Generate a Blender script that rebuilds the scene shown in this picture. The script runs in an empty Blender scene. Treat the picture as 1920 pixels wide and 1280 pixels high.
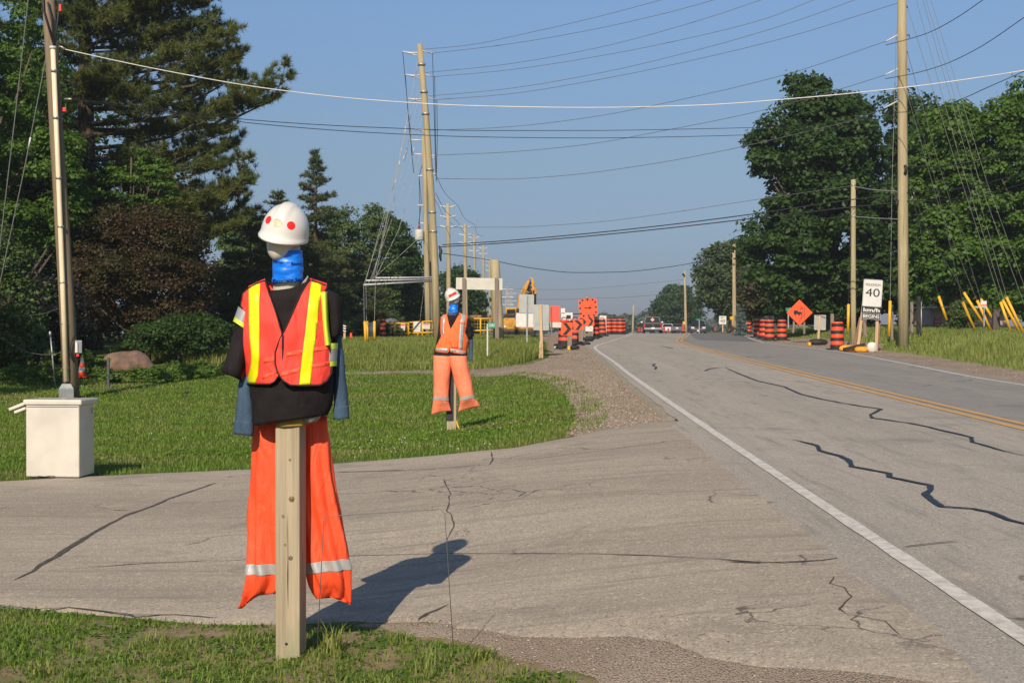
import bpy, bmesh, math, random
import numpy as np
from mathutils import Vector, Matrix, noise
from mathutils.geometry import delaunay_2d_cdt

S = bpy.context.scene
COL = S.collection
R = math.radians
FOC, CX, CY, HZ, EYE = 2667.0, 960.0, 640.0, 618.0, 1.55
PITCH = math.atan((CY - HZ) / FOC)

# ------------------------------------------------------------------ camera
cam = bpy.data.cameras.new('camera'); camo = bpy.data.objects.new('camera', cam); COL.objects.link(camo)
cam.sensor_width = 36.0; cam.lens = 36.0 * FOC / 1920.0
cam.clip_start = 0.1; cam.clip_end = 6000
camo.location = (0, 0, EYE); camo.rotation_euler = (math.pi / 2 - PITCH, 0, 0)
S.camera = camo
# ------------------------------------------------------------------ sky, sun, exposure
SUN_EL, SUN_AZ = 34.0, 193.5            # azimuth measured clockwise from +Y: the sun stands behind the camera, a little left
w = bpy.data.worlds.new('World'); S.world = w; w.use_nodes = True
nt = w.node_tree; bg = nt.nodes['Background']
sky = nt.nodes.new('ShaderNodeTexSky'); sky.sky_type = 'NISHITA'; sky.sun_disc = False
sky.sun_elevation = R(SUN_EL); sky.sun_rotation = R(SUN_AZ)
sky.air_density = 1.0; sky.dust_density = 0.5; sky.ozone_density = 3.5; sky.altitude = 200
_tc = nt.nodes.new('ShaderNodeTexCoord'); _sx = nt.nodes.new('ShaderNodeSeparateXYZ'); nt.links.new(_tc.outputs['Generated'], _sx.inputs[0])
_cr = nt.nodes.new('ShaderNodeValToRGB'); nt.links.new(_sx.outputs['Z'], _cr.inputs[0])          # hazy summer air: the sky pales less towards the horizon
for i_, (p_, c_) in enumerate(((0.0, (.385, .40, .56)), (.037, (.40, .435, .60)), (.119, (.635, .615, .645)), (.22, (.86, .875, .92)), (.5, (1, 1, 1)))):
    e_ = _cr.color_ramp.elements[i_] if i_ < 2 else _cr.color_ramp.elements.new(p_)
    e_.position = p_; e_.color = (*c_, 1)
_ml = nt.nodes.new('ShaderNodeMix'); _ml.data_type = 'RGBA'; _ml.blend_type = 'MULTIPLY'; _ml.inputs[0].default_value = 1.0
nt.links.new(sky.outputs[0], _ml.inputs[6]); nt.links.new(_cr.outputs[0], _ml.inputs[7])
nt.links.new(_ml.outputs[2], bg.inputs[0]); bg.inputs[1].default_value = 0.085
sl = bpy.data.lights.new('sun', 'SUN'); slo = bpy.data.objects.new('sun', sl); COL.objects.link(slo)
sl.energy = 4.2; sl.angle = R(0.5); sl.color = (1.0, 0.86, 0.68)
_d = Vector((math.sin(R(SUN_AZ)) * math.cos(R(SUN_EL)), math.cos(R(SUN_AZ)) * math.cos(R(SUN_EL)), math.sin(R(SUN_EL))))
slo.rotation_euler = _d.to_track_quat('Z', 'Y').to_euler(); slo.location = (-20, -60, 60)
S.view_settings.view_transform = 'Standard'; S.view_settings.look = 'None'
S.view_settings.exposure = 0.3; S.view_settings.gamma = 1.0
S.cycles.use_denoising = True
S.cycles.max_bounces = 6; S.cycles.transparent_max_bounces = 8
S.cycles.sample_clamp_indirect = 4.0

# ------------------------------------------------------------------ terrain height
def herm(xs, ys):
    xs = np.array(xs, float); ys = np.array(ys, float)
    d = np.diff(ys) / np.diff(xs)
    m = np.concatenate([[d[0]], (d[:-1] + d[1:]) / 2, [d[-1]]])
    for i in range(1, len(d)):
        if d[i - 1] * d[i] <= 0: m[i] = 0
        else: m[i] = 2 * d[i - 1] * d[i] / (d[i - 1] + d[i])
    def f(x):
        x = np.clip(np.asarray(x, float), xs[0], xs[-1])
        k = np.clip(np.searchsorted(xs, x, side='right') - 1, 0, len(xs) - 2)
        h = xs[k + 1] - xs[k]; t = (x - xs[k]) / h
        return ((2*t**3 - 3*t**2 + 1) * ys[k] + (t**3 - 2*t**2 + t) * h * m[k]
                + (-2*t**3 + 3*t**2) * ys[k + 1] + (t**3 - t**2) * h * m[k + 1])
    return f
def pairs(l): return herm([a for a, b in l], [b for a, b in l])
z_left = pairs([(-60, 0), (0, 0), (20, 0), (27, .05), (34, .22), (40, .45), (50, .85), (60, 1.08), (80, 1.2), (100, 1.25), (130, 1.2), (160, 1.02), (230, .85), (400, .3), (1500, -3), (5000, -12)])
z_road = pairs([(-60, -.6), (0, .2), (46, .82), (60, .98), (80, 1.14), (100, 1.25), (130, 1.2), (160, 1.02), (230, .85), (400, .3), (1500, -3), (5000, -12)])
WL = pairs([(-60, 1.6), (0, 2.0), (5, 2.06), (16.5, 2.2), (30, 2.44), (36, 2.6), (44, 2.75), (50, 2.92), (64, 4.5), (77, 6.05), (100, 8.6), (130, 11.7), (160, 14.7), (230, 22), (420, 44), (900, 120)])
YL = pairs([(-60, 5.2), (0, 5.6), (16.5, 5.82), (30, 6.05), (40, 6.3), (53, 6.74), (62, 7.3), (68, 8.0), (80, 9.7), (100, 12.3), (130, 15.5), (160, 18.5), (230, 26), (420, 48), (900, 124)])
RL = pairs([(-60, 8.6), (0, 8.9), (16, 9.0), (26, 9.05), (35, 9.7), (41.5, 10.25), (48, 10.55), (58, 10.55), (64, 11.05), (80, 13.2), (100, 15.9), (130, 19.3), (160, 22.3), (230, 30), (420, 52), (900, 128)])
LE = pairs([(-60, 1.2), (0, 1.6), (15, 1.85), (17, 1.98), (25, 2.14), (36, 2.42), (50, 2.72), (60, 2.98), (70, 3.2), (85, 4.6), (100, 7.0), (130, 11.1), (160, 14.1), (230, 21.4), (420, 43.4), (900, 119.4)])
def sst(a, b, x):
    t = np.clip((np.asarray(x, float) - a) / (b - a), 0, 1); return t * t * (3 - 2 * t)
def zg(x, y):
    x = np.asarray(x, float); y = np.asarray(y, float)
    le = LE(y); re = RL(y)
    a = z_left(y); b = z_road(y)
    W_ = 3.2 + 1.5 * sst(8.5, 11, y) * (1 - sst(17, 24, y)); t_ = np.clip((x - (le - W_)) / (W_ - .1), 0, 1); wgt = .45 * t_ + .55 * sst(0, 1, t_)
    z = a + (b - a) * wgt
    z = z + .45 * sst(0, 1, (x - (re + 1.4)) / 5.0) * sst(15, 45, y)
    z = z + .02 * np.sin(x * .9 + 1.3 * np.sin(y * .31)) * np.sin(y * .7) * (1 - wgt) * sst(18, 23, y + .25 * x)
    return z
def zdrop(x, y):                        # the gravel beside the pavement lies a little lower than the asphalt
    le = LE(y); d = le - np.asarray(x, float)
    return .075 * sst(16.5, 19, y) * (1 - sst(40, 62, y)) * (1 - sst(.2, 2.4, d))
def ray(px, py):
    c, s = math.cos(PITCH), math.sin(PITCH)
    u, v = (px - CX) / FOC, (CY - py) / FOC
    return u, c + v * s, -s + v * c
def P(px, py, Y):
    u, a, b = ray(px, py); t = Y / a
    return Vector((u * t, Y, EYE + b * t))
def G(px, py):                          # a point of the ground seen at a pixel of the photograph
    u, a, b = ray(px, py); t = 3.0
    while t < 400:
        if EYE + b * t <= float(zg(u * t, a * t)): break
        t += .05
    lo, hi = t - .05, t
    for _ in range(12):
        m = (lo + hi) / 2
        if EYE + b * m <= float(zg(u * m, a * m)): hi = m
        else: lo = m
    return Vector((u * hi, a * hi, float(zg(u * hi, a * hi))))
def ground(x, y): return Vector((x, y, float(zg(x, y))))
def gx(px, Y):                          # ground under an image column at a depth
    return ground((px - CX) / FOC * Y, Y)

# ------------------------------------------------------------------ mesh helpers
class MB:
    def __init__(s): s.V = []; s.F = []; s.M = []
    def add(s, v, f, mi=0):
        o = len(s.V); s.V += [tuple(p) for p in v]; s.F += [tuple(i + o for i in q) for q in f]; s.M += [mi] * len(f); return s
    def box(s, c, d, rot=None, mi=0, taper=1.0):
        v = []
        for sz in (-1, 1):
            k = taper if sz > 0 else 1
            for sx, sy in ((-1, -1), (1, -1), (1, 1), (-1, 1)):
                p = Vector((sx * d[0] / 2 * k, sy * d[1] / 2 * k, sz * d[2] / 2))
                if rot is not None: p = rot @ p
                v.append(p + Vector(c))
        return s.add(v, [(3, 2, 1, 0), (4, 5, 6, 7), (0, 1, 5, 4), (1, 2, 6, 5), (2, 3, 7, 6), (3, 0, 4, 7)], mi)
    def bar(s, a, b, wd, th, mi=0):      # a rectangular bar between two points
        a, b = Vector(a), Vector(b); z = (b - a); L = z.length; z.normalize()
        x = Vector((0, 1, 0)).cross(z)
        if x.length < 1e-4: x = Vector((1, 0, 0))
        x.normalize(); y = z.cross(x)
        m = Matrix((x, y, z)).transposed()
        return s.box((a + b) / 2, (wd, th, L), m, mi)
    def tube(s, pts, r, n=8, mi=0, caps=True):
        pts = [Vector(p) for p in pts]; k = len(pts)
        rr = [r] * k if not hasattr(r, '__len__') else r
        v = []; up = None
        for i, p in enumerate(pts):
            d = (pts[min(i + 1, k - 1)] - pts[max(i - 1, 0)]).normalized()
            if up is None:
                up = Vector((0, 0, 1)) if abs(d.z) < .9 else Vector((0, 1, 0))
            a = d.cross(up)
            if a.length < 1e-5: a = d.cross(Vector((1, 0.2, 0)))
            a.normalize(); b = d.cross(a); up = -b if b.dot(up) < 0 else b
            b = up
            for j in range(n):
                t = 2 * math.pi * j / n
                v.append(p + (a * math.cos(t) + b * math.sin(t)) * rr[i])
        f = []
        for i in range(k - 1):
            for j in range(n):
                q = (j + 1) % n
                f.append((i * n + j, i * n + q, (i + 1) * n + q, (i + 1) * n + j))
        if caps:
            f.append(tuple(range(n))[::-1]); f.append(tuple((k - 1) * n + j for j in range(n)))
        return s.add(v, f, mi)
    def lathe(s, prof, n=20, c=(0, 0, 0), mi=0, axis='z', mis=None):
        v = []
        for r, z in prof:
            for j in range(n):
                t = 2 * math.pi * j / n; p = (r * math.cos(t), r * math.sin(t), z)
                if axis == 'y': p = (p[0], p[2], p[1])
                if axis == 'x': p = (p[2], p[0], p[1])
                v.append((p[0] + c[0], p[1] + c[1], p[2] + c[2]))
        k = len(prof)
        for i in range(k - 1):
            s.add([], [], 0)
        o = len(s.V); s.V += v
        for i in range(k - 1):
            for j in range(n):
                q = (j + 1) % n
                s.F.append((o + i * n + j, o + i * n + q, o + (i + 1) * n + q, o + (i + 1) * n + j)); s.M.append(mis[i] if mis else mi)
        s.F.append(tuple(o + j for j in range(n))[::-1]); s.M.append(mis[0] if mis else mi)
        s.F.append(tuple(o + (k - 1) * n + j for j in range(n))); s.M.append(mis[-1] if mis else mi)
        return s
    def prism(s, poly, y0, y1, mi=0):    # polygon in x/z, extruded along y
        n = len(poly)
        v = [(x, y0, z) for x, z in poly] + [(x, y1, z) for x, z in poly]
        f = [tuple(range(n)), tuple(range(2 * n - 1, n - 1, -1))]
        f += [((i + 1) % n, i, n + i, n + (i + 1) % n) for i in range(n)]
        return s.add(v, f, mi)
    def loft(s, rings, mi=0, cap=True, closed=True):
        n = len(rings[0]); v = [p for r in rings for p in r]; f = []
        for i in range(len(rings) - 1):
            for j in range(n if closed else n - 1):
                q = (j + 1) % n
                f.append((i * n + j, i * n + q, (i + 1) * n + q, (i + 1) * n + j))
        if cap and closed:
            f.append(tuple(range(n))[::-1]); f.append(tuple((len(rings) - 1) * n + j for j in range(n)))
        return s.add(v, f, mi)
    def xf(s, m):
        s.V = [tuple(m @ Vector(p)) for p in s.V]; return s
    def build(s, name, mats, parent=None, smooth=False, bevel=0, sub=0, fix=True):
        me = bpy.data.meshes.new(name); me.from_pydata(s.V, [], s.F)
        if not isinstance(mats, (list, tuple)): mats = [mats]
        for m in mats: me.materials.append(m)
        if len(mats) > 1: me.polygons.foreach_set('material_index', s.M)
        if fix:
            b = bmesh.new(); b.from_mesh(me); bmesh.ops.recalc_face_normals(b, faces=b.faces); b.to_mesh(me); b.free()
        if smooth: me.polygons.foreach_set('use_smooth', [True] * len(me.polygons))
        me.update()
        o = bpy.data.objects.new(name, me); COL.objects.link(o)
        if parent is not None: o.parent = parent
        if bevel:
            m = o.modifiers.new('bevel', 'BEVEL'); m.width = bevel; m.segments = 2; m.limit_method = 'ANGLE'; m.angle_limit = R(40)
        if sub:
            m = o.modifiers.new('sub', 'SUBSURF'); m.levels = sub; m.render_levels = sub
        return o
def np_obj(name, V, F, mat, parent=None, smooth=False):
    V = np.asarray(V, np.float32); F = np.asarray(F, np.int32)
    me = bpy.data.meshes.new(name); k = F.shape[1]
    me.vertices.add(len(V)); me.vertices.foreach_set('co', V.ravel())
    me.loops.add(F.size); me.loops.foreach_set('vertex_index', F.ravel())
    me.polygons.add(len(F)); me.polygons.foreach_set('loop_start', np.arange(len(F), dtype=np.int32) * k)
    try: me.polygons.foreach_set('loop_total', np.full(len(F), k, np.int32))
    except Exception: pass
    if smooth: me.polygons.foreach_set('use_smooth', np.ones(len(F), bool))
    me.materials.append(mat); me.update(calc_edges=True); me.validate()
    o = bpy.data.objects.new(name, me); COL.objects.link(o)
    if parent is not None: o.parent = parent
    return o
def tag(o, label=None, cat=None, group=None, kind=None):
    if label: o['label'] = label
    if cat: o['category'] = cat
    if group: o['group'] = group
    if kind: o['kind'] = kind
    return o
def thing(name, label, cat, loc=(0, 0, 0), rz=0, group=None, rot=None):
    o = bpy.data.objects.new(name, None); COL.objects.link(o)
    o.location = loc; o.rotation_euler = rot if rot else (0, 0, rz); o.empty_display_size = .1
    return tag(o, label, cat, group)
KIDS = {}
def dup(root, loc, rz=None, label=None, scale=None, rot=None):
    c = root.copy(); COL.objects.link(c); c.location = loc
    if rz is not None: c.rotation_euler = (0, 0, rz)
    if rot is not None: c.rotation_euler = rot
    if label: c['label'] = label
    if scale: c.scale = scale if hasattr(scale, '__len__') else (scale,) * 3
    for ch in [o for o in COL.objects if o.parent == root]:
        d = ch.copy(); COL.objects.link(d); d.parent = c
        for g in [o for o in COL.objects if o.parent == ch]:
            e = g.copy(); COL.objects.link(e); e.parent = d
    return c
def text(name, s, mat, parent, x, z, w_, h_, y, ex=.002, off=0.0, italic=0):
    cu = bpy.data.curves.new(name, 'FONT'); cu.body = s; cu.extrude = .01; cu.offset = off; cu.shear = italic
    o = bpy.data.objects.new(name, cu); COL.objects.link(o)
    dg = bpy.context.evaluated_depsgraph_get(); me = bpy.data.meshes.new_from_object(o.evaluated_get(dg))
    COL.objects.unlink(o); bpy.data.objects.remove(o)
    co = np.zeros(len(me.vertices) * 3, np.float32); me.vertices.foreach_get('co', co); co = co.reshape(-1, 3)
    a, b = co.min(0), co.max(0)
    n = np.empty_like(co)
    n[:, 0] = x + ((co[:, 0] - a[0]) / max(b[0] - a[0], 1e-6) - .5) * w_
    n[:, 2] = z + ((co[:, 1] - a[1]) / max(b[1] - a[1], 1e-6) - .5) * h_
    n[:, 1] = y - (co[:, 2] / .01) * ex
    me.vertices.foreach_set('co', n.ravel()); me.materials.clear(); me.materials.append(mat); me.name = name; me.update()
    t = bpy.data.objects.new(name, me); COL.objects.link(t); t.parent = parent
    return t

# ------------------------------------------------------------------ materials
def lin(r, g, b):
    f = lambda c: c / 12.92 if c <= .04045 else ((c + .055) / 1.055) ** 2.4
    return (f(r / 255), f(g / 255), f(b / 255))
def _mx(n, l, a, b, fac, blend='MIX'):
    m = n.new('ShaderNodeMix'); m.data_type = 'RGBA'; m.blend_type = blend
    for s_, v in ((m.inputs[6], a), (m.inputs[7], b), (m.inputs[0], fac)):
        if hasattr(v, 'is_linked') or isinstance(v, bpy.types.NodeSocket): l.new(v, s_)
        elif isinstance(v, (tuple, list)): s_.default_value = (*v[:3], 1)
        else: s_.default_value = v
    return m.outputs[2]
def _noise(n, l, scale, detail=4, rough=.55, vec=None, stretch=None):
    t = n.new('ShaderNodeTexNoise'); t.inputs['Scale'].default_value = scale; t.inputs['Detail'].default_value = detail; t.inputs['Roughness'].default_value = rough
    if stretch:
        mp = n.new('ShaderNodeMapping'); mp.inputs['Scale'].default_value = stretch; l.new(vec, mp.inputs[0]); vec = mp.outputs[0]
    if vec is not None: l.new(vec, t.inputs['Vector'])
    return t.outputs['Fac']
def _ramp(n, l, fac, a, b):
    m = n.new('ShaderNodeMapRange'); m.inputs[1].default_value = a; m.inputs[2].default_value = b; l.new(fac, m.inputs[0]); return m.outputs[0]
def newmat(name):
    m = bpy.data.materials.new(name); m.use_nodes = True
    n, l = m.node_tree.nodes, m.node_tree.links
    b = n['Principled BSDF']; tc = n.new('ShaderNodeTexCoord')
    return m, n, l, b, tc.outputs['Object']
def pm(name, base, rough=.6, var=.18, scale=6, bump=.0, bscale=40, metal=0, dark=None, spec=.5, stretch=None, coat=0, crease=0):
    m, n, l, b, oc = newmat(name)
    dk = dark if dark else tuple(c * (1 - var * 1.6) for c in base)
    f = _noise(n, l, scale, 5, .6, oc, stretch)
    c = _mx(n, l, dk, tuple(min(1, c * (1 + var * .35)) for c in base), _ramp(n, l, f, .3, .62))
    l.new(c, b.inputs['Base Color']); b.inputs['Roughness'].default_value = rough; b.inputs['Metallic'].default_value = metal
    b.inputs['Specular IOR Level'].default_value = spec; b.inputs['Coat Weight'].default_value = coat
    if bump:
        f2 = _noise(n, l, bscale, 4, .6, oc, stretch)
        bp = n.new('ShaderNodeBump'); bp.inputs['Strength'].default_value = bump; bp.inputs['Distance'].default_value = .01
        l.new(f2, bp.inputs['Height']); l.new(bp.outputs[0], b.inputs['Normal'])
        if crease:                       # soft creases of hanging cloth
            wv = n.new('ShaderNodeTexNoise'); wv.inputs['Scale'].default_value = 5; wv.inputs['Detail'].default_value = 3; wv.inputs['Distortion'].default_value = 1.6
            mp = n.new('ShaderNodeMapping'); mp.inputs['Scale'].default_value = (2.4, 1.5, .8); mp.inputs['Rotation'].default_value = (0, R(18), 0); l.new(oc, mp.inputs[0]); l.new(mp.outputs[0], wv.inputs['Vector'])
            b2 = n.new('ShaderNodeBump'); b2.inputs['Strength'].default_value = crease; b2.inputs['Distance'].default_value = .03
            l.new(wv.outputs['Fac'], b2.inputs['Height']); l.new(bp.outputs[0], b2.inputs['Normal']); l.new(b2.outputs[0], b.inputs['Normal'])
    return m
def leafmat(name, c1, c2, c3=None, trans=.35, rough=.55, scale=.7):
    m, n, l, b, oc = newmat(name)
    gi = n.new('ShaderNodeNewGeometry')
    c = _mx(n, l, c1, c2, gi.outputs['Random Per Island'])
    if c3:
        f = _noise(n, l, scale, 3, .5, oc)
        c = _mx(n, l, c, c3, _ramp(n, l, f, .45, .7))
    l.new(c, b.inputs['Base Color']); b.inputs['Roughness'].default_value = rough; b.inputs['Specular IOR Level'].default_value = .3
    t = n.new('ShaderNodeBsdfTranslucent')
    tcx = _mx(n, l, c, (.35, .5, .05), .25); l.new(tcx, t.inputs[0])
    mx = n.new('ShaderNodeMixShader'); mx.inputs[0].default_value = trans
    l.new(b.outputs[0], mx.inputs[1]); l.new(t.outputs[0], mx.inputs[2])
    l.new(mx.outputs[0], n['Material Output'].inputs[0])
    return m
def asphaltmat(name, c1, c2, patch, grain=170, streak=None, craze=0, cm=(.56, .64)):
    m, n, l, b, oc = newmat(name)
    big = _noise(n, l, .35, 5, .6, oc, streak)
    c = _mx(n, l, c1, c2, _ramp(n, l, big, .35, .65))
    mid = _noise(n, l, 2.2, 5, .65, oc)
    c = _mx(n, l, c, patch, _ramp(n, l, mid, .55, .8))
    vo = n.new('ShaderNodeTexVoronoi'); vo.inputs['Scale'].default_value = grain; l.new(oc, vo.inputs['Vector'])
    bw = n.new('ShaderNodeRGBToBW'); l.new(vo.outputs['Color'], bw.inputs[0])
    c = _mx(n, l, c, _mx(n, l, (.22, .22, .22), (.80, .78, .74), bw.outputs[0]), .6, 'OVERLAY')
    v2 = n.new('ShaderNodeTexVoronoi'); v2.inputs['Scale'].default_value = grain * .62; l.new(oc, v2.inputs['Vector'])
    b2 = n.new('ShaderNodeRGBToBW'); l.new(v2.outputs['Color'], b2.inputs[0])
    c = _mx(n, l, c, tuple(x * .62 for x in c1), _ramp(n, l, b2.outputs[0], .84, .88))
    c = _mx(n, l, c, tuple(min(1, x * 1.3) for x in c1), _ramp(n, l, b2.outputs[0], .15, .11))
    strk = _noise(n, l, 1.0, 5, .7, oc, (9, .7, 1) if streak and streak[0] > 1 else (.7, 9, 1))
    c = _mx(n, l, c, tuple(x * .78 for x in c2), _ramp(n, l, strk, .52, .72))
    fine = _noise(n, l, 60, 3, .7, oc)
    c = _mx(n, l, c, tuple(x * .45 for x in c1), _ramp(n, l, fine, .6, .9))
    if craze:                            # hairline crazing in patches of worn asphalt
        dn = n.new('ShaderNodeTexNoise'); dn.inputs['Scale'].default_value = 2.2; dn.inputs['Detail'].default_value = 5; l.new(oc, dn.inputs['Vector'])
        ad = n.new('ShaderNodeMix'); ad.data_type = 'VECTOR'; ad.inputs[0].default_value = .35; l.new(oc, ad.inputs[4]); l.new(dn.outputs['Color'], ad.inputs[5])
        vc = n.new('ShaderNodeTexVoronoi'); vc.feature = 'DISTANCE_TO_EDGE'; vc.inputs['Scale'].default_value = craze; l.new(ad.outputs[1], vc.inputs['Vector'])
        cr = _ramp(n, l, vc.outputs['Distance'], .022, .004)
        mk = _ramp(n, l, _noise(n, l, .55, 3, .6, oc), *cm)
        mu = n.new('ShaderNodeMath'); mu.operation = 'MULTIPLY'; l.new(cr, mu.inputs[0]); l.new(mk, mu.inputs[1])
        c = _mx(n, l, c, tuple(x * .35 for x in c2), mu.outputs[0])
        st = _ramp(n, l, _noise(n, l, .9, 6, .7, oc), .57, .72)
        c = _mx(n, l, c, tuple(x * .72 for x in c2), st)
    l.new(c, b.inputs['Base Color']); b.inputs['Roughness'].default_value = .85; b.inputs['Specular IOR Level'].default_value = .25
    bp = n.new('ShaderNodeBump'); bp.inputs['Strength'].default_value = .5; bp.inputs['Distance'].default_value = .006
    l.new(vo.outputs['Distance'], bp.inputs['Height']); l.new(bp.outputs[0], b.inputs['Normal'])
    return m
def gravelmat(name, c1, c2, c3, sc=42):
    m, n, l, b, oc = newmat(name)
    vo = n.new('ShaderNodeTexVoronoi'); vo.inputs['Scale'].default_value = sc; l.new(oc, vo.inputs['Vector'])
    bw = n.new('ShaderNodeRGBToBW'); l.new(vo.outputs['Color'], bw.inputs[0])
    c = _mx(n, l, c1, c2, bw.outputs[0])
    c = _mx(n, l, c, c3, _ramp(n, l, _noise(n, l, .8, 5, .6, oc), .4, .7))
    c = _mx(n, l, c, tuple(x * .55 for x in c1), _ramp(n, l, vo.outputs['Distance'], .45, .85))
    l.new(c, b.inputs['Base Color']); b.inputs['Roughness'].default_value = .95; b.inputs['Specular IOR Level'].default_value = .15
    bp = n.new('ShaderNodeBump'); bp.inputs['Strength'].default_value = .9; bp.inputs['Distance'].default_value = .02; bp.invert = True
    l.new(vo.outputs['Distance'], bp.inputs['Height']); l.new(bp.outputs[0], b.inputs['Normal'])
    return m
def woodmat(name, c1, c2, c3, grain=(30, 30, 1.5), rough=.85):
    m, n, l, b, oc = newmat(name)
    g = _noise(n, l, 1.0, 6, .65, oc, grain)
    c = _mx(n, l, c1, c2, _ramp(n, l, g, .35, .65))
    st = _noise(n, l, 1.3, 4, .6, oc, (3, 3, 1))
    c = _mx(n, l, c, c3, _ramp(n, l, st, .5, .72))
    cr = _noise(n, l, 1.0, 3, .5, oc, (55, 55, 1.1))
    c = _mx(n, l, c, tuple(x * .3 for x in c1), _ramp(n, l, cr, .66, .74))
    l.new(c, b.inputs['Base Color']); b.inputs['Roughness'].default_value = rough; b.inputs['Specular IOR Level'].default_value = .2
    bp = n.new('ShaderNodeBump'); bp.inputs['Strength'].default_value = .35; bp.inputs['Distance'].default_value = .004
    l.new(g, bp.inputs['Height']); l.new(bp.outputs[0], b.inputs['Normal'])
    return m
M = {}
M['asphalt'] = asphaltmat('road_asphalt', (.385, .35, .302), (.31, .285, .25), (.43, .38, .31), 120, (2.2, .12, 1), 1.1)
M['asphalt_dark'] = asphaltmat('worn_grey_lane_asphalt', (.285, .27, .25), (.235, .225, .212), (.33, .305, .27), 120, (2.2, .12, 1), 1.0)
M['asphalt_new'] = asphaltmat('fresh_asphalt', (.185, .18, .178), (.155, .152, .152), (.21, .20, .19), 120)
M['drive'] = asphaltmat('driveway_asphalt', (.41, .357, .287), (.315, .274, .222), (.47, .40, .30), 110, (.4, 1.6, 1), 1.9)
M['drive_crazed'] = asphaltmat('crazed_driveway_asphalt', (.41, .357, .287), (.315, .274, .222), (.47, .40, .30), 110, (.4, 1.6, 1), 3.2, (.42, .52))
M['asphalt_edge'] = pm('broken_asphalt_edge', (.36, .31, .24), .95, .28, 12, .8, 30)
M['crack'] = pm('open_crack', (.085, .072, .058), .95, .4, 20)
M['seal'] = pm('tar_crack_seal', (.018, .021, .030), .45, .3, 9)
M['gravel'] = gravelmat('gravel', (.42, .335, .25), (.58, .48, .37), (.36, .275, .20), 95)
M['gravel_far'] = gravelmat('roadside_gravel', (.38, .30, .225), (.52, .43, .34), (.31, .235, .165), 60)
M['paint_w'] = pm('road_paint_white', (.60, .57, .51), .7, .3, 14, dark=(.40, .37, .32))
M['paint_y'] = pm('road_paint_yellow', (.56, .31, .085), .7, .3, 12, dark=(.42, .27, .12))
M['wood'] = woodmat('weathered_post_wood', (.29, .235, .16), (.45, .375, .26), (.23, .255, .14), (40, 40, 1.2))
M['pole'] = woodmat('pole_wood', (.30, .245, .145), (.45, .375, .235), (.33, .30, .165), (11, 11, .5))
M['pole_old'] = woodmat('old_pole_wood', (.17, .125, .085), (.26, .2, .135), (.2, .16, .10), (14, 14, .6))
M['stake'] = woodmat('new_lumber', (.50, .34, .2), (.6, .43, .27), (.45, .31, .19), (20, 20, 1))
M['stake_brown'] = woodmat('brown_lumber', (.25, .13, .08), (.33, .18, .11), (.22, .12, .08), (20, 20, 1))
M['stake_grey'] = woodmat('grey_lumber', (.19, .15, .125), (.27, .22, .18), (.2, .17, .14), (20, 20, 1))
M['galv'] = pm('galvanised_steel', (.42, .43, .43), .45, .12, 8, metal=.6)
M['wire'] = pm('dull_aluminium_wire', (.16, .16, .155), .6, .1, 3, metal=.3)
M['wire_dark'] = pm('black_cable', (.02, .02, .022), .6, .1, 3)
M['wire_white'] = pm('bare_white_cable', (.62, .61, .58), .5, .1, 3)
M['guy'] = pm('bright_guy_strand', (.36, .36, .35), .55, .1, 3, metal=.2)
M['guard'] = pm('yellow_guard_plastic', (.78, .42, .015), .45, .12, 5)
M['ceramic'] = pm('pale_insulator', (.55, .56, .58), .35, .1, 6)
M['can'] = pm('transformer_grey', (.56, .56, .52), .45, .1, 6)
M['orange'] = pm('hi_vis_orange_sheeting', (.90, .10, .022), .5, .08, 5)
M['drum_o'] = pm('drum_orange', (.86, .085, .02), .45, .12, 6)
M['black'] = pm('black_rubber', (.018, .018, .018), .7, .3, 12)
M['sign_black'] = pm('sign_black', (.012, .012, .013), .5, .1, 6)
M['sign_white'] = pm('sign_white', (.66, .65, .62), .45, .06, 5)
M['sign_grey'] = pm('sign_back_aluminium', (.40, .42, .40), .5, .1, 4, metal=.25)
M['sign_pale'] = pm('pale_board', (.58, .56, .49), .6, .08, 4)
M['sign_red'] = pm('faded_red_board', (.80, .10, .065), .55, .08, 4)
M['green_sign'] = pm('green_sign', (.01, .26, .15), .45, .1, 6)
M['yellow'] = pm('machine_yellow', (.56, .27, .025), .55, .35, 4)
M['yellow_rail'] = pm('yellow_rail_paint', (.72, .42, .02), .5, .15, 6)
M['hydraulic'] = pm('dark_machine_steel', (.035, .03, .028), .5, .3, 8, metal=.3)
M['glass'] = pm('dark_glass', (.015, .018, .022), .08, .1, 4)
# ================================================================== the setting
rng = np.random.default_rng(7)
def pip(poly, x, y):
    poly = np.asarray([(p[0], p[1]) for p in poly]); c = np.zeros(np.shape(x), bool)
    n = len(poly); j = n - 1
    for i in range(n):
        xi, yi = poly[i]; xj, yj = poly[j]
        with np.errstate(divide='ignore', invalid='ignore'):
            c ^= ((yi > y) != (yj > y)) & (x < (xj - xi) * (y - yi) / (yj - yi) + xi)
        j = i
    return c
def dense(poly, step, jit, closed=True):
    out = []; n = len(poly)
    for i in range(n if closed else n - 1):
        a = Vector(poly[i][:2]); b = Vector(poly[(i + 1) % n][:2]); L = (b - a).length
        k = max(1, int(L / step)); nr = Vector((-(b - a).y, (b - a).x)) / max(L, 1e-6)
        for q in range(k):
            p = a.lerp(b, q / k)
            d = jit * (noise.noise((p.x * 1.7, p.y * 1.7, 3)) + .6 * noise.noise((p.x * 6, p.y * 6, 9)))
            out.append(p + nr * d)
    return out
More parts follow.
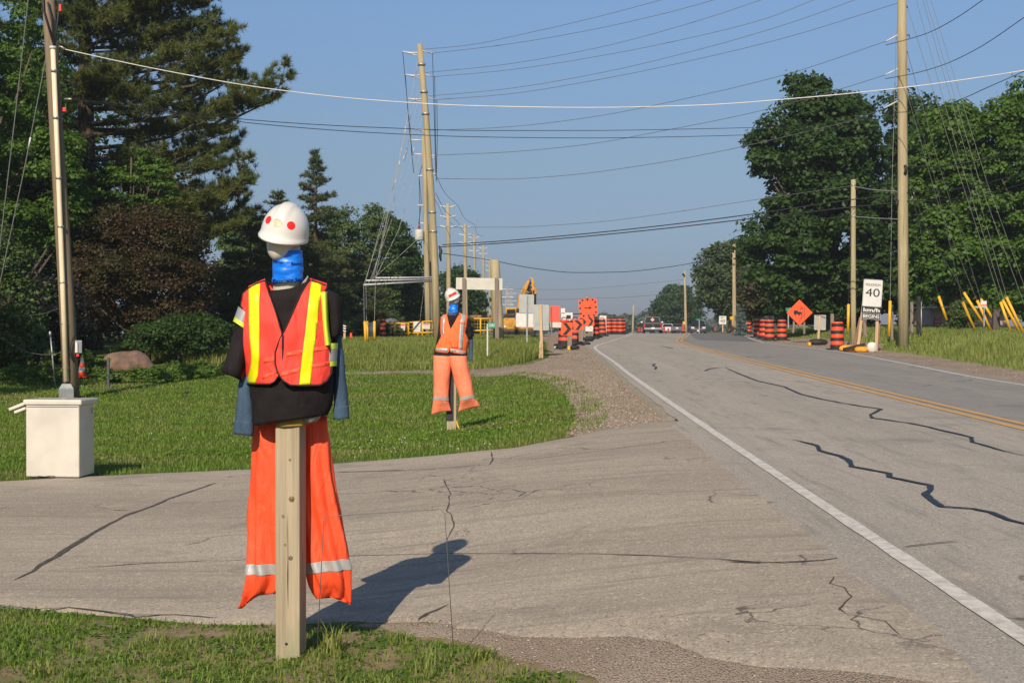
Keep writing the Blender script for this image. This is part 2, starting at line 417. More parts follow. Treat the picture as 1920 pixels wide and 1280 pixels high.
def sheet(name, poly, mat, off, step=.3, jit=.06, grid=.6, hf=None, sink=.012):
    b = dense(poly, step, jit); n = len(b); ar = sum(b[i].x * b[(i + 1) % n].y - b[(i + 1) % n].x * b[i].y for i in range(n))
    ring = []
    for i in range(n):                   # an inner ring, so the rim itself can dip below the ground and leave no step
        d = b[(i + 1) % n] - b[i - 1]; q = b[i] + Vector((-d.y, d.x)).normalized() * (.09 if ar > 0 else -.09); ring.append(q)
    ok = pip(b, np.array([q.x for q in ring]), np.array([q.y for q in ring])); ring = [q for q, k_ in zip(ring, ok) if k_]
    xs = [p.x for p in b]; ys = [p.y for p in b]
    gx_, gy_ = np.meshgrid(np.arange(min(xs), max(xs), grid), np.arange(min(ys), max(ys), grid))
    gx_ = gx_.ravel() + rng.uniform(-.1, .1, gx_.size) * grid; gy_ = gy_.ravel() + rng.uniform(-.1, .1, gy_.size) * grid
    ok = pip(b, gx_, gy_)
    cell = set((round(q.x / .12), round(q.y / .12)) for q in ring + list(b)); ok &= np.array([(round(p_ / .12), round(q_ / .12)) not in cell for p_, q_ in zip(gx_, gy_)])
    pts = list(b) + ring + [Vector((a, c)) for a, c in zip(gx_[ok], gy_[ok])]
    r = delaunay_2d_cdt(pts, [(i, (i + 1) % n) for i in range(n)], [], 1, 1e-4)
    v2 = np.array([(p.x, p.y) for p in r[0]])
    z = (hf or zg)(v2[:, 0], v2[:, 1]) + off
    z[:n] -= off + sink
    o = np_obj(name, np.column_stack([v2, z]), np.array([f for f in r[2] if len(f) == 3]), mat)
    me = o.data
    b_ = bmesh.new(); b_.from_mesh(me)
    for f in b_.faces:
        if f.normal.z < 0: f.normal_flip()
    b_.to_mesh(me); b_.free()
    me.polygons.foreach_set('use_smooth', [True] * len(me.polygons))
    return tag(o, kind='structure')
zlow = lambda x, y: zg(x, y) - zdrop(x, y)
# terrain: one sheet to the horizon
def axis(fine0, fine1, step, end0, end1, g=1.25):
    a = list(np.arange(fine0, fine1 + step, step)); s = step
    while a[-1] < end1: s *= g; a.append(a[-1] + s)
    s = step; pre = [a[0]]
    while pre[-1] > end0: s *= g; pre.append(pre[-1] - s)
    return np.array(pre[:0:-1] + a)
xs = axis(-16, 22, .4, -1500, 1500); ys = axis(2, 72, .4, -60, 4500, 1.12)
X, Y = np.meshgrid(xs, ys)
inroad = sst(-.25, .1, X - LE(Y)) * (1 - sst(.1, .4, X - RL(Y)))
Z = zg(X, Y) - zdrop(X, Y) - .05 * inroad
nx, ny = len(xs), len(ys)
ii = (np.arange(ny - 1)[:, None] * nx + np.arange(nx - 1)[None, :]).ravel()
m, n, l, b, oc = newmat('grassy_soil')
f1 = _noise(n, l, .5, 6, .6, oc); f2 = _noise(n, l, 7, 6, .7, oc); f3 = _noise(n, l, 90, 3, .7, oc)
c = _mx(n, l, (.10, .16, .026), (.17, .20, .045), _ramp(n, l, f1, .35, .65))
c = _mx(n, l, c, (.27, .21, .12), _ramp(n, l, f2, .55, .85))
c = _mx(n, l, c, (.03, .05, .012), _ramp(n, l, f3, .45, .8))
l.new(c, b.inputs['Base Color']); b.inputs['Roughness'].default_value = .95; b.inputs['Specular IOR Level'].default_value = .1
bp = n.new('ShaderNodeBump'); bp.inputs['Strength'].default_value = .8; bp.inputs['Distance'].default_value = .03
l.new(f3, bp.inputs['Height']); l.new(bp.outputs[0], b.inputs['Normal'])
M['soil'] = m
tag(np_obj('terrain', np.column_stack([X.ravel(), Y.ravel(), Z.ravel()]), np.column_stack([ii, ii + 1, ii + nx + 1, ii + nx]), M['soil'], smooth=True), kind='structure')
# bare soil of the near verge
gp = lambda l_: [G(*p)[:2] for p in l_]
M['verge'] = pm('verge_soil', (.20, .15, .09), .95, .5, 5, .8, 60, dark=(.075, .075, .03))
DRIVE = gp([(1262, 789), (1200, 795), (1120, 808), (1060, 822), (960, 841), (800, 856), (640, 869), (460, 881), (160, 894), (0, 903), (-330, 915)]) + \
        gp([(-330, 1110), (-100, 1132), (0, 1142), (120, 1150), (250, 1163), (400, 1174), (520, 1176), (620, 1172), (790, 1172), (880, 1188), (960, 1203), (1060, 1208), (1160, 1205), (1250, 1215), (1300, 1240), (1400, 1262), (1560, 1268)]) + \
        [(2.35, 4.3), (2.5, 9), (2.5, 16.5)]
NEARGRAVEL = gp([(640, 1172), (800, 1160), (960, 1172), (1160, 1180), (1250, 1185), (1330, 1210), (1450, 1225), (1600, 1240)]) + [(2.1, 4.9), (2.1, -3), (.2, -3), (.25, 4.2)] + gp([(1080, 1278), (1010, 1262), (900, 1225), (780, 1200)])
GRAVEL = gp([(1262, 789)]) + [(float(LE(y)) + .25, y) for y in (18, 22, 27, 33, 40, 48, 56, 66, 76, 90, 110)] + [(4, 110), (2.0, 90), (1.4, 70), (1.3, 58), (1.2, 50)] + \
         gp([(1034, 658), (1020, 671), (990, 683), (890, 692), (780, 694), (640, 697)]) + gp([(640, 702), (780, 701), (960, 703), (1010, 710), (1040, 719), (1062, 738), (1078, 765), (1076, 795), (1052, 826), (1062, 828), (1150, 812)])
sheet('gravel_path', GRAVEL, M['gravel'], .010, .2, .17, .5, zlow)
m, n, l, b, oc = newmat('verge_soil_and_moss')
c = _mx(n, l, (.33, .25, .155), (.22, .165, .10), _ramp(n, l, _noise(n, l, 9, 6, .7, oc), .35, .65))
c = _mx(n, l, c, (.10, .15, .03), _ramp(n, l, _noise(n, l, 3.2, 6, .7, oc), .46, .60))
c = _mx(n, l, c, (.07, .055, .04), _ramp(n, l, _noise(n, l, 70, 4, .7, oc), .58, .8))
l.new(c, b.inputs['Base Color']); b.inputs['Roughness'].default_value = .95; b.inputs['Specular IOR Level'].default_value = .1
bp = n.new('ShaderNodeBump'); bp.inputs['Strength'].default_value = .7; bp.inputs['Distance'].default_value = .015; l.new(_noise(n, l, 45, 5, .7, oc), bp.inputs['Height']); l.new(bp.outputs[0], b.inputs['Normal'])
sheet('verge', [(-4, 3), (-4, 8), (-2, 7.6), (0, 7.4), (1.2, 6.6), (1.2, 3)], m, .005, .2, .03, .3)
sheet('gravel_verge', NEARGRAVEL, M['gravel'], .009, .12, .05, .3)
sheet('driveway', DRIVE, M['drive'], .016, .15, .035, .5)
RS = [(float(RL(y)) + .15, y) for y in np.arange(-8, 130, 4)]
RS2 = [(float(RL(y)) + 1.9 + (1.2 if 50 < y < 70 else 0), y) for y in np.arange(128, -9, -4)]
sheet('gravel_shoulder', RS + RS2, M['gravel_far'], .015, .5, .12, .8)
# road
yy = axis(-10, 70, .5, -12, 700, 1.06); NC = 17
lft = np.where(yy < 17, WL(yy) - .42, LE(yy)); lft = lft + .05 * np.array([noise.noise((0, y * .9, 0)) + .5 * noise.noise((4, y * 4, 0)) for y in yy]) * np.where(yy > 16, 1, 1.6)
rgt = RL(yy) + .32
u9 = np.concatenate([[0, .03], np.linspace(.15, 1, 7)])
X = np.concatenate([lft[:, None] + (YL(yy) - lft)[:, None] * u9, (YL(yy)[:, None] + (rgt - YL(yy))[:, None] * u9)[:, 1:]], 1); Y = np.repeat(yy[:, None], NC, 1)
Zr = zg(np.maximum(X, LE(Y)), Y) + .026
nx = NC; ii = (np.arange(len(yy) - 1)[:, None] * nx + np.arange(nx - 1)[None, :]).ravel()
Zr[:, 0] = np.where(yy < 17, zg(X[:, 0], yy) - .005, Zr[:, 0])
rd_ = tag(np_obj('road', np.column_stack([X.ravel(), Y.ravel(), Zr.ravel()]), np.column_stack([ii, ii + 1, ii + nx + 1, ii + nx]), M['asphalt'], smooth=True), kind='structure')
rd_.data.materials.append(M['asphalt_dark']); rd_.data.polygons.foreach_set('material_index', np.tile((np.arange(NC - 1) >= 8).astype(np.int32), len(yy) - 1)); rd_.data.update()
k = [i for i, y in enumerate(yy) if 17 < y < 62]
V = []; F = []
for i in k:
    x, y = lft[i], yy[i]; j1 = .03 * noise.noise((1, y * 5, 2)); j2 = .05 * noise.noise((7, y * 3, 2))
    V += [(x + .01, y, Zr[i, 0] - .002), (x - .03 + j1, y, Zr[i, 0] - .035), (x - .06 + j2 * .6, y, float(zlow(x - .07, y)) + .002)]
for i in range(len(k) - 1):
    F += [(3 * i, 3 * i + 3, 3 * i + 4, 3 * i + 1), (3 * i + 1, 3 * i + 4, 3 * i + 5, 3 * i + 2)]
tag(np_obj('road_broken_edge', V, F, M['asphalt_edge']), kind='structure')
zr = lambda x, y: np.maximum(zg(np.maximum(x, LE(y)), y), zg(x, y))
def line(name, fx, w_, y0, y1, mat, off, step=.4):
    ys_ = np.arange(y0, y1, step); V = []; F = []
    for i, y in enumerate(ys_):
        x = float(fx(y)); a = w_ / 2 * (1 + .12 * noise.noise((x, y * 2.3, 5)) + .15 * noise.noise((x, y * 9, 5)))
        for q in (-a, a): V.append((x + q, y, float(zr(x + q, y)) + .026 + off))
        if i: F.append((2 * i - 2, 2 * i - 1, 2 * i + 1, 2 * i))
    return tag(np_obj(name, V, F, mat), kind='structure')
line('road_marking', WL, .10, -8, 300, M['paint_w'], .006)
line('road_marking', lambda y: RL(y), .10, -8, 300, M['paint_w'], .006)
line('road_marking', lambda y: YL(y) - .12, .11, -8, 300, M['paint_y'], .006)
line('road_marking', lambda y: YL(y) + .12, .11, -8, 300, M['paint_y'], .006)
sheet('road_patch', [(8.6, 66), (10.9, 60), (11.0, 63), (12.0, 72), (14.0, 86), (16.2, 104), (13.1, 104), (11, 88), (9.6, 76)], M['asphalt_new'], .031, .5, .05, 1.2, lambda x, y: zr(x, y))
def crack(name, pts, w0, mat, off, wob=.02, wv=.5):
    g = [G(*p) for p in pts]; q = [Vector(v) for v in dense([(p.x, p.y) for p in g], .06, wob, False)] + [Vector((g[-1].x, g[-1].y))]
    V = []; F = []; N = len(q)
    for i, p in enumerate(q):
        d = (q[min(i + 1, N - 1)] - q[max(i - 1, 0)]); nr = Vector((-d.y, d.x)).normalized()
        t = i / (N - 1); a = w0 / 2 * (1 + wv * noise.noise((p.x * 3, p.y * 3, 1)) + .4 * wv * noise.noise((p.x * 15, p.y * 15, 1))) * min(1, 12 * t, 12 * (1 - t) + .1)
        for s_ in (-1, 1):
            e = p + nr * a * s_; V.append((e.x, e.y, (float(zr(e.x, e.y)) if e.x > float(LE(e.y)) - .3 else float(zg(e.x, e.y))) + off))
        if i: F.append((2 * i - 2, 2 * i - 1, 2 * i + 1, 2 * i))
    return tag(np_obj(name, V, F, mat), kind='structure')
SE = .0345
crack('road_crack_seal', [(1481, 828), (1532, 840.5), (1536, 850), (1575, 861), (1590, 868), (1598, 881), (1665, 894), (1667, 901), (1743, 917), (1745, 924), (1733, 934), (1755, 950), (1766, 958), (1825, 962), (1860, 969), (1891, 983), (1960, 1000)], .050, M['seal'], SE, .012)
crack('road_crack_seal', [(1357, 690), (1385, 703), (1420, 717), (1470, 728), (1500, 742), (1540, 752), (1600, 763), (1652, 771), (1632, 782), (1637, 788), (1704, 797.6), (1739, 805), (1821, 825), (1823, 834), (1841, 839), (1884, 852), (1960, 868)], .043, M['seal'], SE, .012)
crack('road_crack_seal', [(1321, 698), (1330, 694), (1343, 692), (1355, 691)], .05, M['seal'], SE, .01)
crack('road_crack_seal', [(1219, 683), (1228, 684), (1224, 688), (1231, 690), (1228, 695)], .05, M['seal'], SE, .01)
crack('road_crack_seal', [(1236, 650), (1250, 652), (1262, 655)], .05, M['seal'], SE, .01)
SD = .0195
crack('driveway_crack_seal', [(20, 1094), (62, 1076), (78, 1062), (105, 1048), (150, 1019), (200, 988), (235, 970), (290, 951), (318, 938), (345, 929), (380, 917), (420, 903), (450, 897)], .042, M['crack'], SD, .012)
for pts, w_ in (([(70, 1078), (130, 1072), (200, 1066), (290, 1060), (380, 1056), (470, 1053), (640, 1047), (830, 1042), (1000, 1042), (1140, 1044), (1260, 1049), (1360, 1056)], .018),
                ([(1330, 1053), (1400, 1058), (1470, 1062), (1540, 1056), (1640, 1041), (1690, 1036)], .03), ([(1355, 1058), (1440, 1062)], .03),
                ([(630, 889), (760, 885), (900, 876), (1000, 864), (1100, 851), (1200, 838), (1314, 826)], .018), ([(420, 898), (470, 893)], .06), ([(632, 888), (700, 886), (760, 884)], .05),
                ([(-60, 1132), (20, 1142), (70, 1147), (130, 1144), (190, 1150), (250, 1160), (330, 1158), (412, 1164)], .028), ([(780, 1168), (800, 1156), (822, 1148), (842, 1138)], .035),
                ([(1335, 846), (1342, 856), (1375, 862), (1395, 874), (1405, 888), (1440, 900), (1470, 930), (1500, 960)], .012), ([(1560, 1085), (1555, 1100), (1585, 1108), (1600, 1125), (1570, 1150), (1590, 1160)], .011),
                ([(1580, 1160), (1660, 1172), (1690, 1200)], .010),
                ([(830, 900), (845, 930), (838, 960), (850, 985), (840, 1020)], .02), ([(920, 850), (925, 862), (915, 875)], .02), ([(960, 920), (985, 927), (970, 935)], .015), ([(1360, 783), (1420, 780), (1490, 777)], .02), ([(1390, 790), (1400, 786), (1440, 784)], .012)):
    crack('pavement_crack', pts, w_ * .6, M['crack'], SE if pts[0][1] < 800 else SD, .02, .8)
crack('pavement_crack', [(1690, 1036), (1740, 1030), (1800, 1024)], .015, M['crack'], SE, .01)

def pebbles(name, polys, n, s0, s1, mat, seed, zf=zg, off=.012, thr=-9):
    rg_ = np.random.default_rng(seed); xy = []
    for poly in polys:
        p = np.array([(q[0], q[1]) for q in poly]); a, b_ = p.min(0), p.max(0)
        x = rg_.uniform(a[0], b_[0], n); y = rg_.uniform(a[1], b_[1], n); ok = pip(poly, x, y); xy.append(np.column_stack([x[ok], y[ok]]))
    xy = np.concatenate(xy)
    if thr > -9: xy = xy[[noise.noise((x * 2.1, y * 2.1, seed)) + .6 * noise.noise((x * 7, y * 7, seed)) + .25 * rg_.normal() > thr for x, y in xy]]
    N = len(xy); c = np.column_stack([xy, zf(xy[:, 0], xy[:, 1]) + off]); r = (s0 + (s1 - s0) * rg_.random(N) ** 3)[:, None, None]
    base = np.array([(1, 0, 0), (0, 1, 0), (-1, 0, 0), (0, -1, 0), (0, 0, .7), (0, 0, -.7)], float)[None]
    a = rg_.uniform(0, 6.28, N); rot = np.stack([np.stack([np.cos(a), -np.sin(a), 0 * a], 1), np.stack([np.sin(a), np.cos(a), 0 * a], 1), np.stack([0 * a, 0 * a, 1 + 0 * a], 1)], 1)
    v = base * rg_.uniform(.55, 1.2, (N, 6, 1)) * np.array([1, .75, .6]) + rg_.normal(0, .12, (N, 6, 3)); v = np.einsum('nij,nkj->nki', rot, v) * r + c[:, None]
    f = np.array([(0, 1, 4), (1, 2, 4), (2, 3, 4), (3, 0, 4), (1, 0, 5), (2, 1, 5), (3, 2, 5), (0, 3, 5)])
    return tag(np_obj(name, v.reshape(-1, 3), (np.arange(N)[:, None, None] * 6 + f).reshape(-1, 3), mat), kind='stuff')
m, n, l, b, oc = newmat('loose_stone'); gi = n.new('ShaderNodeNewGeometry')
c = _mx(n, l, (.15, .115, .085), (.47, .385, .30), gi.outputs['Random Per Island']); l.new(c, b.inputs['Base Color']); b.inputs['Roughness'].default_value = .9
M['stone'] = m
pebbles('loose_stones', [NEARGRAVEL], 26000, .0025, .012, m, 3, off=.010)
pebbles('loose_stones', [gp([(700, 1165), (900, 1140), (1200, 1150), (1500, 1180), (1700, 1270), (1300, 1240), (1000, 1208)]), gp([(1290, 800), (1340, 830), (1560, 960), (1920, 1230), (1800, 1270), (1500, 980), (1250, 830)])], 9000, .002, .009, m, 4, off=.018, thr=.12)
pebbles('loose_stones', [gp([(1262, 789), (1060, 822), (1076, 795), (1078, 765), (1062, 738), (1000, 706), (1050, 690), (1150, 690), (1200, 740)])], 30000, .006, .026, m, 5, zlow, .012)
pebbles('loose_stones', [RS[6:22] + RS2[-22:-6]], 14000, .008, .03, m, 6, off=.02)

sheet('driveway_cracked', gp([(1400, 1050), (1560, 1040), (1690, 1060), (1900, 1245), (1860, 1268), (1500, 1258), (1380, 1235), (1330, 1130)]), M['drive_crazed'], .0185, .15, .1, .3)
sheet('driveway_cracked', gp([(760, 885), (900, 872), (960, 900), (930, 960), (880, 1040), (780, 1040), (790, 950)]), M['drive_crazed'], .0185, .15, .1, .3)
pebbles('loose_stones', [gp([(1325, 835), (1350, 835), (1500, 930), (1700, 1080), (1910, 1262), (1860, 1275), (1660, 1090), (1480, 945)])], 22000, .0018, .007, m, 8, off=.018, thr=-.15)
pebbles('loose_stones', [[(1.2, 24), (2.2, 24), (2.5, 36), (2.75, 50), (1.5, 50), (1.3, 44), (.2, 41), (-2, 40.2), (-2, 38), (0, 37.6), (1.0, 34), (1.0, 28)]], 14000, .01, .032, m, 9, zlow, .012)
# ================================================================== vegetation
M['bark'] = pm('bark', (.10, .075, .055), .95, .5, 6, .8, 20, stretch=(3, 3, .6))
M['bark_pale'] = pm('pale_bark', (.26, .17, .125), .9, .4, 5, .6, 20, stretch=(3, 3, .6))
M['lf_maple'] = leafmat('maple_leaves', (.022, .055, .012), (.052, .105, .02), (.034, .072, .014), .28)
M['lf_bright'] = leafmat('bright_leaves', (.055, .125, .018), (.12, .22, .032), (.075, .145, .024), .38)
M['lf_mid'] = leafmat('mid_leaves', (.06, .105, .03), (.12, .185, .05), (.09, .135, .042), .3)
M['lf_grey'] = leafmat('greyish_leaves', (.05, .08, .035), (.09, .13, .055), (.06, .09, .035), .3)
M['lf_copper'] = leafmat('copper_leaves', (.036, .024, .011), (.075, .046, .019), (.05, .055, .016), .25)
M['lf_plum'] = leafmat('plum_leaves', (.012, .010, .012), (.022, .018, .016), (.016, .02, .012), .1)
M['lf_pine'] = leafmat('pine_needles', (.065, .092, .02), (.175, .185, .04), (.075, .105, .026), .2, .6, .9)
M['lf_spruce'] = leafmat('spruce_needles', (.042, .072, .024), (.09, .122, .042), (.09, .09, .03), .15, .6, .8)
M['lf_blue'] = leafmat('blue_spruce_needles', (.11, .16, .16), (.20, .26, .25), None, .15, .6)
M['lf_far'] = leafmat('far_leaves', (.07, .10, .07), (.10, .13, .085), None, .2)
M['lf_brown'] = leafmat('brownish_green_leaves', (.045, .055, .018), (.085, .075, .03), (.05, .05, .02), .2)
M['weed'] = leafmat('weed_leaves', (.07, .14, .02), (.14, .24, .04), None, .4)
M['weed2'] = leafmat('yellow_green_leaves', (.14, .20, .03), (.24, .30, .05), None, .4)
M['grass'] = leafmat('lawn_grass', (.10, .195, .018), (.22, .335, .042), (.26, .275, .08), .4, .6, .8)
M['grass_long'] = leafmat('long_grass', (.20, .26, .05), (.42, .44, .14), (.26, .32, .065), .45, .6, .25)
M['clover'] = pm('clover_heads', (.62, .60, .52), .8, .1, 3)

def unit(v): return v / np.maximum(np.linalg.norm(v, axis=-1, keepdims=True), 1e-9)
def leaf_quads(pos, nrm, size, rg, asp=.62):
    N = len(pos)
    t = unit(np.cross(nrm, unit(rg.normal(size=(N, 3))))); b_ = np.cross(nrm, t)
    s_ = (size * rg.uniform(.6, 1.25, N))[:, None]
    fold = nrm * s_ * .12
    V = np.stack([pos - t * s_ * .5, pos + b_ * s_ * asp * .5 - fold, pos + t * s_ * .5, pos - b_ * s_ * asp * .5 - fold], 1).reshape(-1, 3)
    F = np.arange(4 * N).reshape(N, 4)
    return V, F
def clump_leaves(C, Rr, n, size, rg, up=.55, shell=.55, flat=.75, low=-.35):
    C = np.repeat(np.asarray(C), n, 0); Rr = np.repeat(np.asarray(Rr), n)[:, None]; N = len(C)
    d = unit(rg.normal(size=(N, 3))); d[:, 2] = np.where(d[:, 2] < low, -d[:, 2] * .6, d[:, 2]); d = unit(d)
    r = shell + (1 - shell) * rg.random((N, 1)) ** .6
    p = C + d * r * Rr * np.array([1, 1, flat]) * (1 + .25 * rg.normal(size=(N, 1)) * .6)
    nr = unit(d * .8 + np.array([0, 0, up]) + .55 * rg.normal(size=(N, 3)))
    return leaf_quads(p, nr, np.full(N, size), rg)
def poly_tree(name, label, sil, Yd, mat, leaf, clump, n_clump, n_leaf, group=None, base=None, trunk=.28, bark='bark', dep=1.0, seed=1, flat=.75, up=.55, extra=None, limbs=16, cat='tree', shell=.55, tilt=0):
    rg = np.random.default_rng(seed)
    pts = [P(px, py, Yd) for px, py in sil]
    poly = np.array([(p.x, p.z) for p in pts])
    bx = base if base is not None else (poly[:, 0].min() + poly[:, 0].max()) / 2
    o = ground(bx, Yd); t = thing(name, label, cat, o, 0, group)
    x0, z0 = poly.min(0); x1, z1 = poly.max(0)
    def dist(x, z):
        d = np.full(x.shape, 1e9); n = len(poly)
        for i in range(n):
            a, c = poly[i], poly[(i + 1) % n]; ab = c - a
            tt = np.clip(((x - a[0]) * ab[0] + (z - a[1]) * ab[1]) / max(ab @ ab, 1e-9), 0, 1)
            d = np.minimum(d, np.hypot(x - a[0] - tt * ab[0], z - a[1] - tt * ab[1]))
        return d
    C = []; Rr = []; tries = 0
    while len(C) < n_clump and tries < 400:
        tries += 1
        x = rg.uniform(x0, x1, 200); z = rg.uniform(z0, z1, 200)
        ok = pip(poly, x, z); x, z = x[ok], z[ok]
        d = dist(x, z)
        for xx, zz, dd in zip(x, z, d):
            r = clump * rg.uniform(.6, 1.3)
            if dd < r * .55: continue
            D = dep * 1.25 * min(dd, .42 * (x1 - x0)) + .15 * clump
            y = rg.uniform(-1, 1); y = math.copysign(abs(y) ** .55, y) * D
            c = np.array([xx, Yd + y, zz])
            if C:
                q = np.linalg.norm((np.array(C) - c) * np.array([1, 1, 1.15]), axis=1)
                if q.min() < .62 * r: continue
            C.append(c); Rr.append(r)
            if len(C) >= n_clump: break
    C = np.array(C); Rr = np.array(Rr)
    L = C - np.array(o)
    V, F = clump_leaves(L, Rr, n_leaf, leaf, rg, up, shell, flat)
    np_obj('crown', V, F, M[mat], t)
    mb = MB(); top = (z0 + .8 * (z1 - z0)) - o.z; cxm = float(np.mean(C[:, 0])) - o.x
    tp = [Vector((0, 0, -.1)), Vector((.05, 0, top * .18)), Vector((cxm * .35, .1, top * .45)), Vector((cxm * .8, 0, top * .75)), Vector((cxm, 0, top))]
    mb.tube(tp, [trunk * 1.25, trunk, trunk * .75, trunk * .4, .03], 10)
    idx = rg.permutation(len(L))[:limbs]
    for i in idx:
        e = Vector(L[i]); f_ = min(.95, max(.12, (e.z / max(top, .1)) * .62)); k_ = f_ * 4; j = min(3, int(k_)); s_ = tp[j].lerp(tp[j + 1], k_ - j)
        m_ = s_.lerp(e, .5) + Vector((0, 0, -.12 * (e - s_).length))
        mb.tube([s_, m_, e], [trunk * .38, trunk * .22, .02], 6)
    mb.build('trunk', M[bark], t, smooth=True, fix=False)
    return t
def needles(T, D, n, length, width, rg, spread=.9):     # tufts: K needle blades from each tuft centre
    T = np.repeat(T, n, 0); D = np.repeat(D, n, 0); N = len(T)
    d = unit(D + spread * rg.normal(size=(N, 3)))
    L = (length * rg.uniform(.6, 1.2, N))[:, None]
    s_ = unit(np.cross(d, rg.normal(size=(N, 3)))) * width
    a = T + .02 * rg.normal(size=(N, 3))
    V = np.stack([a - s_ * .5, a + s_ * .5, a + d * L], 1).reshape(-1, 3)
    return V, np.arange(3 * N).reshape(N, 3)
def conifer(name, label, loc, branches, mat, tuft_n, nl, nw, trunk_pts, trunk_r, seed=1, group=None, cat='tree', spread=.9, dens=6.0, lat=.3, lift=.35):
    rg = np.random.default_rng(seed); t = thing(name, label, cat, loc, 0, group)
    T = []; D = []; mb = MB()
    mb.tube(trunk_pts, trunk_r, 10)
    for bb in branches:
        a, m_, e, wd = bb[:4]; q0 = bb[4] if len(bb) > 4 else .12
        a, m_, e = Vector(a), Vector(m_), Vector(e); Ln = (m_ - a).length + (e - m_).length
        mb.tube([a, a.lerp(m_, .5) + (m_ - a.lerp(e, .5)) * .25, m_, e], [max(.015, .016 * Ln), .012 * Ln + .006, .008 * Ln + .004, .004], 5, caps=False)
        k = max(4, int(Ln * dens * (1 + wd)))
        tt = q0 + (1 - q0) * rg.random(k) ** .8
        for q in tt:
            p = a.lerp(m_, q).lerp(m_.lerp(e, q), q); dr = (m_.lerp(e, q) - a.lerp(m_, q)).normalized()
            wq = wd * (math.sin(math.pi * min(1, q * .93 + .05)) ** .8)
            sd = dr.cross(Vector((0, 0, 1)))
            sd = sd.normalized() if sd.length > 1e-3 else Vector((1, 0, 0))
            off = sd * rg.normal() * wq * .55 + Vector((0, 0, abs(rg.normal()) * wq * lift))
            T.append(p + off); D.append((dr + off * .8 + Vector((0, 0, .35))).normalized())
    V, F = needles(np.array(T), np.array(D), tuft_n, nl, nw, rg, spread)
    np_obj('crown', V, F, M[mat], t)
    mb.build('trunk', M['bark'], t, smooth=True, fix=False)
    return t
def spruce(label, px, top, Yd, rad, seed, mat='lf_spruce', name='spruce_tree', group=None, base_clear=.06, tuft=9, dens=5.5, nl=.2, n_lv=None, nw=.028):
    rg = np.random.default_rng(seed); o = gx(px, Yd); H = P(px, top, Yd).z - o.z
    br = []; lv = n_lv or int(H * 3.6)
    for i in range(lv):
        h0 = H * (base_clear + (1 - base_clear) * (i / lv) ** .9)
        rr = rad * (1 - h0 / H) ** .85 + .08
        for k in range(6 if h0 < .75 * H else 5):
            h = min(H * .995, h0 + rg.uniform(-.5, .5) * H / lv * 2.2)
            a = rg.uniform(0, 2 * math.pi); L_ = rr * rg.uniform(.65, 1.15)
            d = Vector((math.cos(a), math.sin(a), 0)); s_ = Vector((0, 0, h))
            up_ = .25 if h > .7 * H else -.12
            br.append((s_, s_ + d * L_ * .55 + Vector((0, 0, L_ * (up_ - .05))), s_ + d * L_ + Vector((0, 0, L_ * (up_ + .03))), .32 * L_ + .06))
    return conifer(name, label, o, br, mat, tuft + 3, nl, nw * 1.35, [(0, 0, -.1), (0, 0, H * .5), (0, 0, H)], [.02 * H, .012 * H, .01], seed, group, dens=dens * 2.3, lift=.16, spread=.8)

# ---- right side
poly_tree('maple_tree', 'tall dark green maple with layered crown standing clear against the sky', [(1468, 148), (1500, 138), (1548, 150), (1583, 170), (1622, 198), (1652, 215), (1668, 300), (1690, 400), (1700, 520), (1690, 600), (1640, 612), (1450, 606), (1405, 575), (1395, 520), (1388, 455), (1412, 418), (1432, 385), (1412, 335), (1403, 290), (1412, 232), (1448, 215), (1468, 190)],
          72, 'lf_maple', .30, .95, 210, 330, base=(1565 - CX) / FOC * 72, trunk=.42, dep=.9, seed=3, bark='bark', limbs=34)
poly_tree('maple_tree', 'dark maple half hidden behind the tallest roadside pole', [(1640, 260), (1655, 190), (1680, 158), (1712, 172), (1745, 200), (1790, 260), (1800, 420), (1790, 600), (1640, 600)], 84, 'lf_maple', .32, 1.1, 120, 300, trunk=.35, seed=4, bark='bark_pale', limbs=22)
poly_tree('maple_tree', 'bright green maple just right of the tallest pole, behind the guy wires', [(1700, 300), (1715, 225), (1750, 195), (1790, 178), (1822, 195), (1850, 240), (1870, 330), (1880, 470), (1870, 575), (1830, 560), (1785, 560), (1750, 575), (1715, 600), (1700, 460)], 66, 'lf_bright', .24, .8, 190, 300, trunk=.3, seed=5, limbs=24)
poly_tree('maple_tree', 'bright green maple filling the right edge of the view', [(1828, 330), (1832, 225), (1872, 172), (1905, 155), (1940, 145), (2000, 160), (2060, 260), (2080, 600), (1860, 600), (1845, 460)], 64, 'lf_bright', .24, .8, 190, 300, trunk=.3, seed=6, limbs=20)
poly_tree('maple_tree', 'dark trees low behind the pinkish house', [(1690, 615), (1690, 540), (1720, 500), (1800, 480), (1900, 490), (1980, 520), (1980, 615)], 96, 'lf_maple', .34, 1.2, 110, 220, trunk=.3, seed=12, limbs=4)
poly_tree('shrub', 'dark rounded shrub in the long grass between the yellow guy guards', [(1778, 620), (1774, 585), (1786, 562), (1808, 558), (1826, 572), (1832, 622)], 60, 'lf_mid', .09, .3, 46, 160, trunk=.05, seed=7, limbs=6, cat='shrub')
poly_tree('elm_tree', 'loose grey-green tree leaning over the road, left of the dark maple', [(1330, 456), (1370, 452), (1398, 440), (1425, 455), (1440, 540), (1440, 615), (1330, 618), (1315, 580), (1304, 520), (1312, 480)], 112, 'lf_grey', .34, 1.25, 75, 220, trunk=.3, seed=8, bark='bark_pale', limbs=14)
poly_tree('maple_tree', 'small round dark maple by the road crest', [(1224, 600), (1222, 578), (1238, 552), (1252, 534), (1268, 530), (1290, 538), (1308, 560), (1316, 600), (1300, 616), (1232, 616)], 240, 'lf_maple', .5, 2.0, 70, 260, trunk=.35, seed=9, limbs=8)
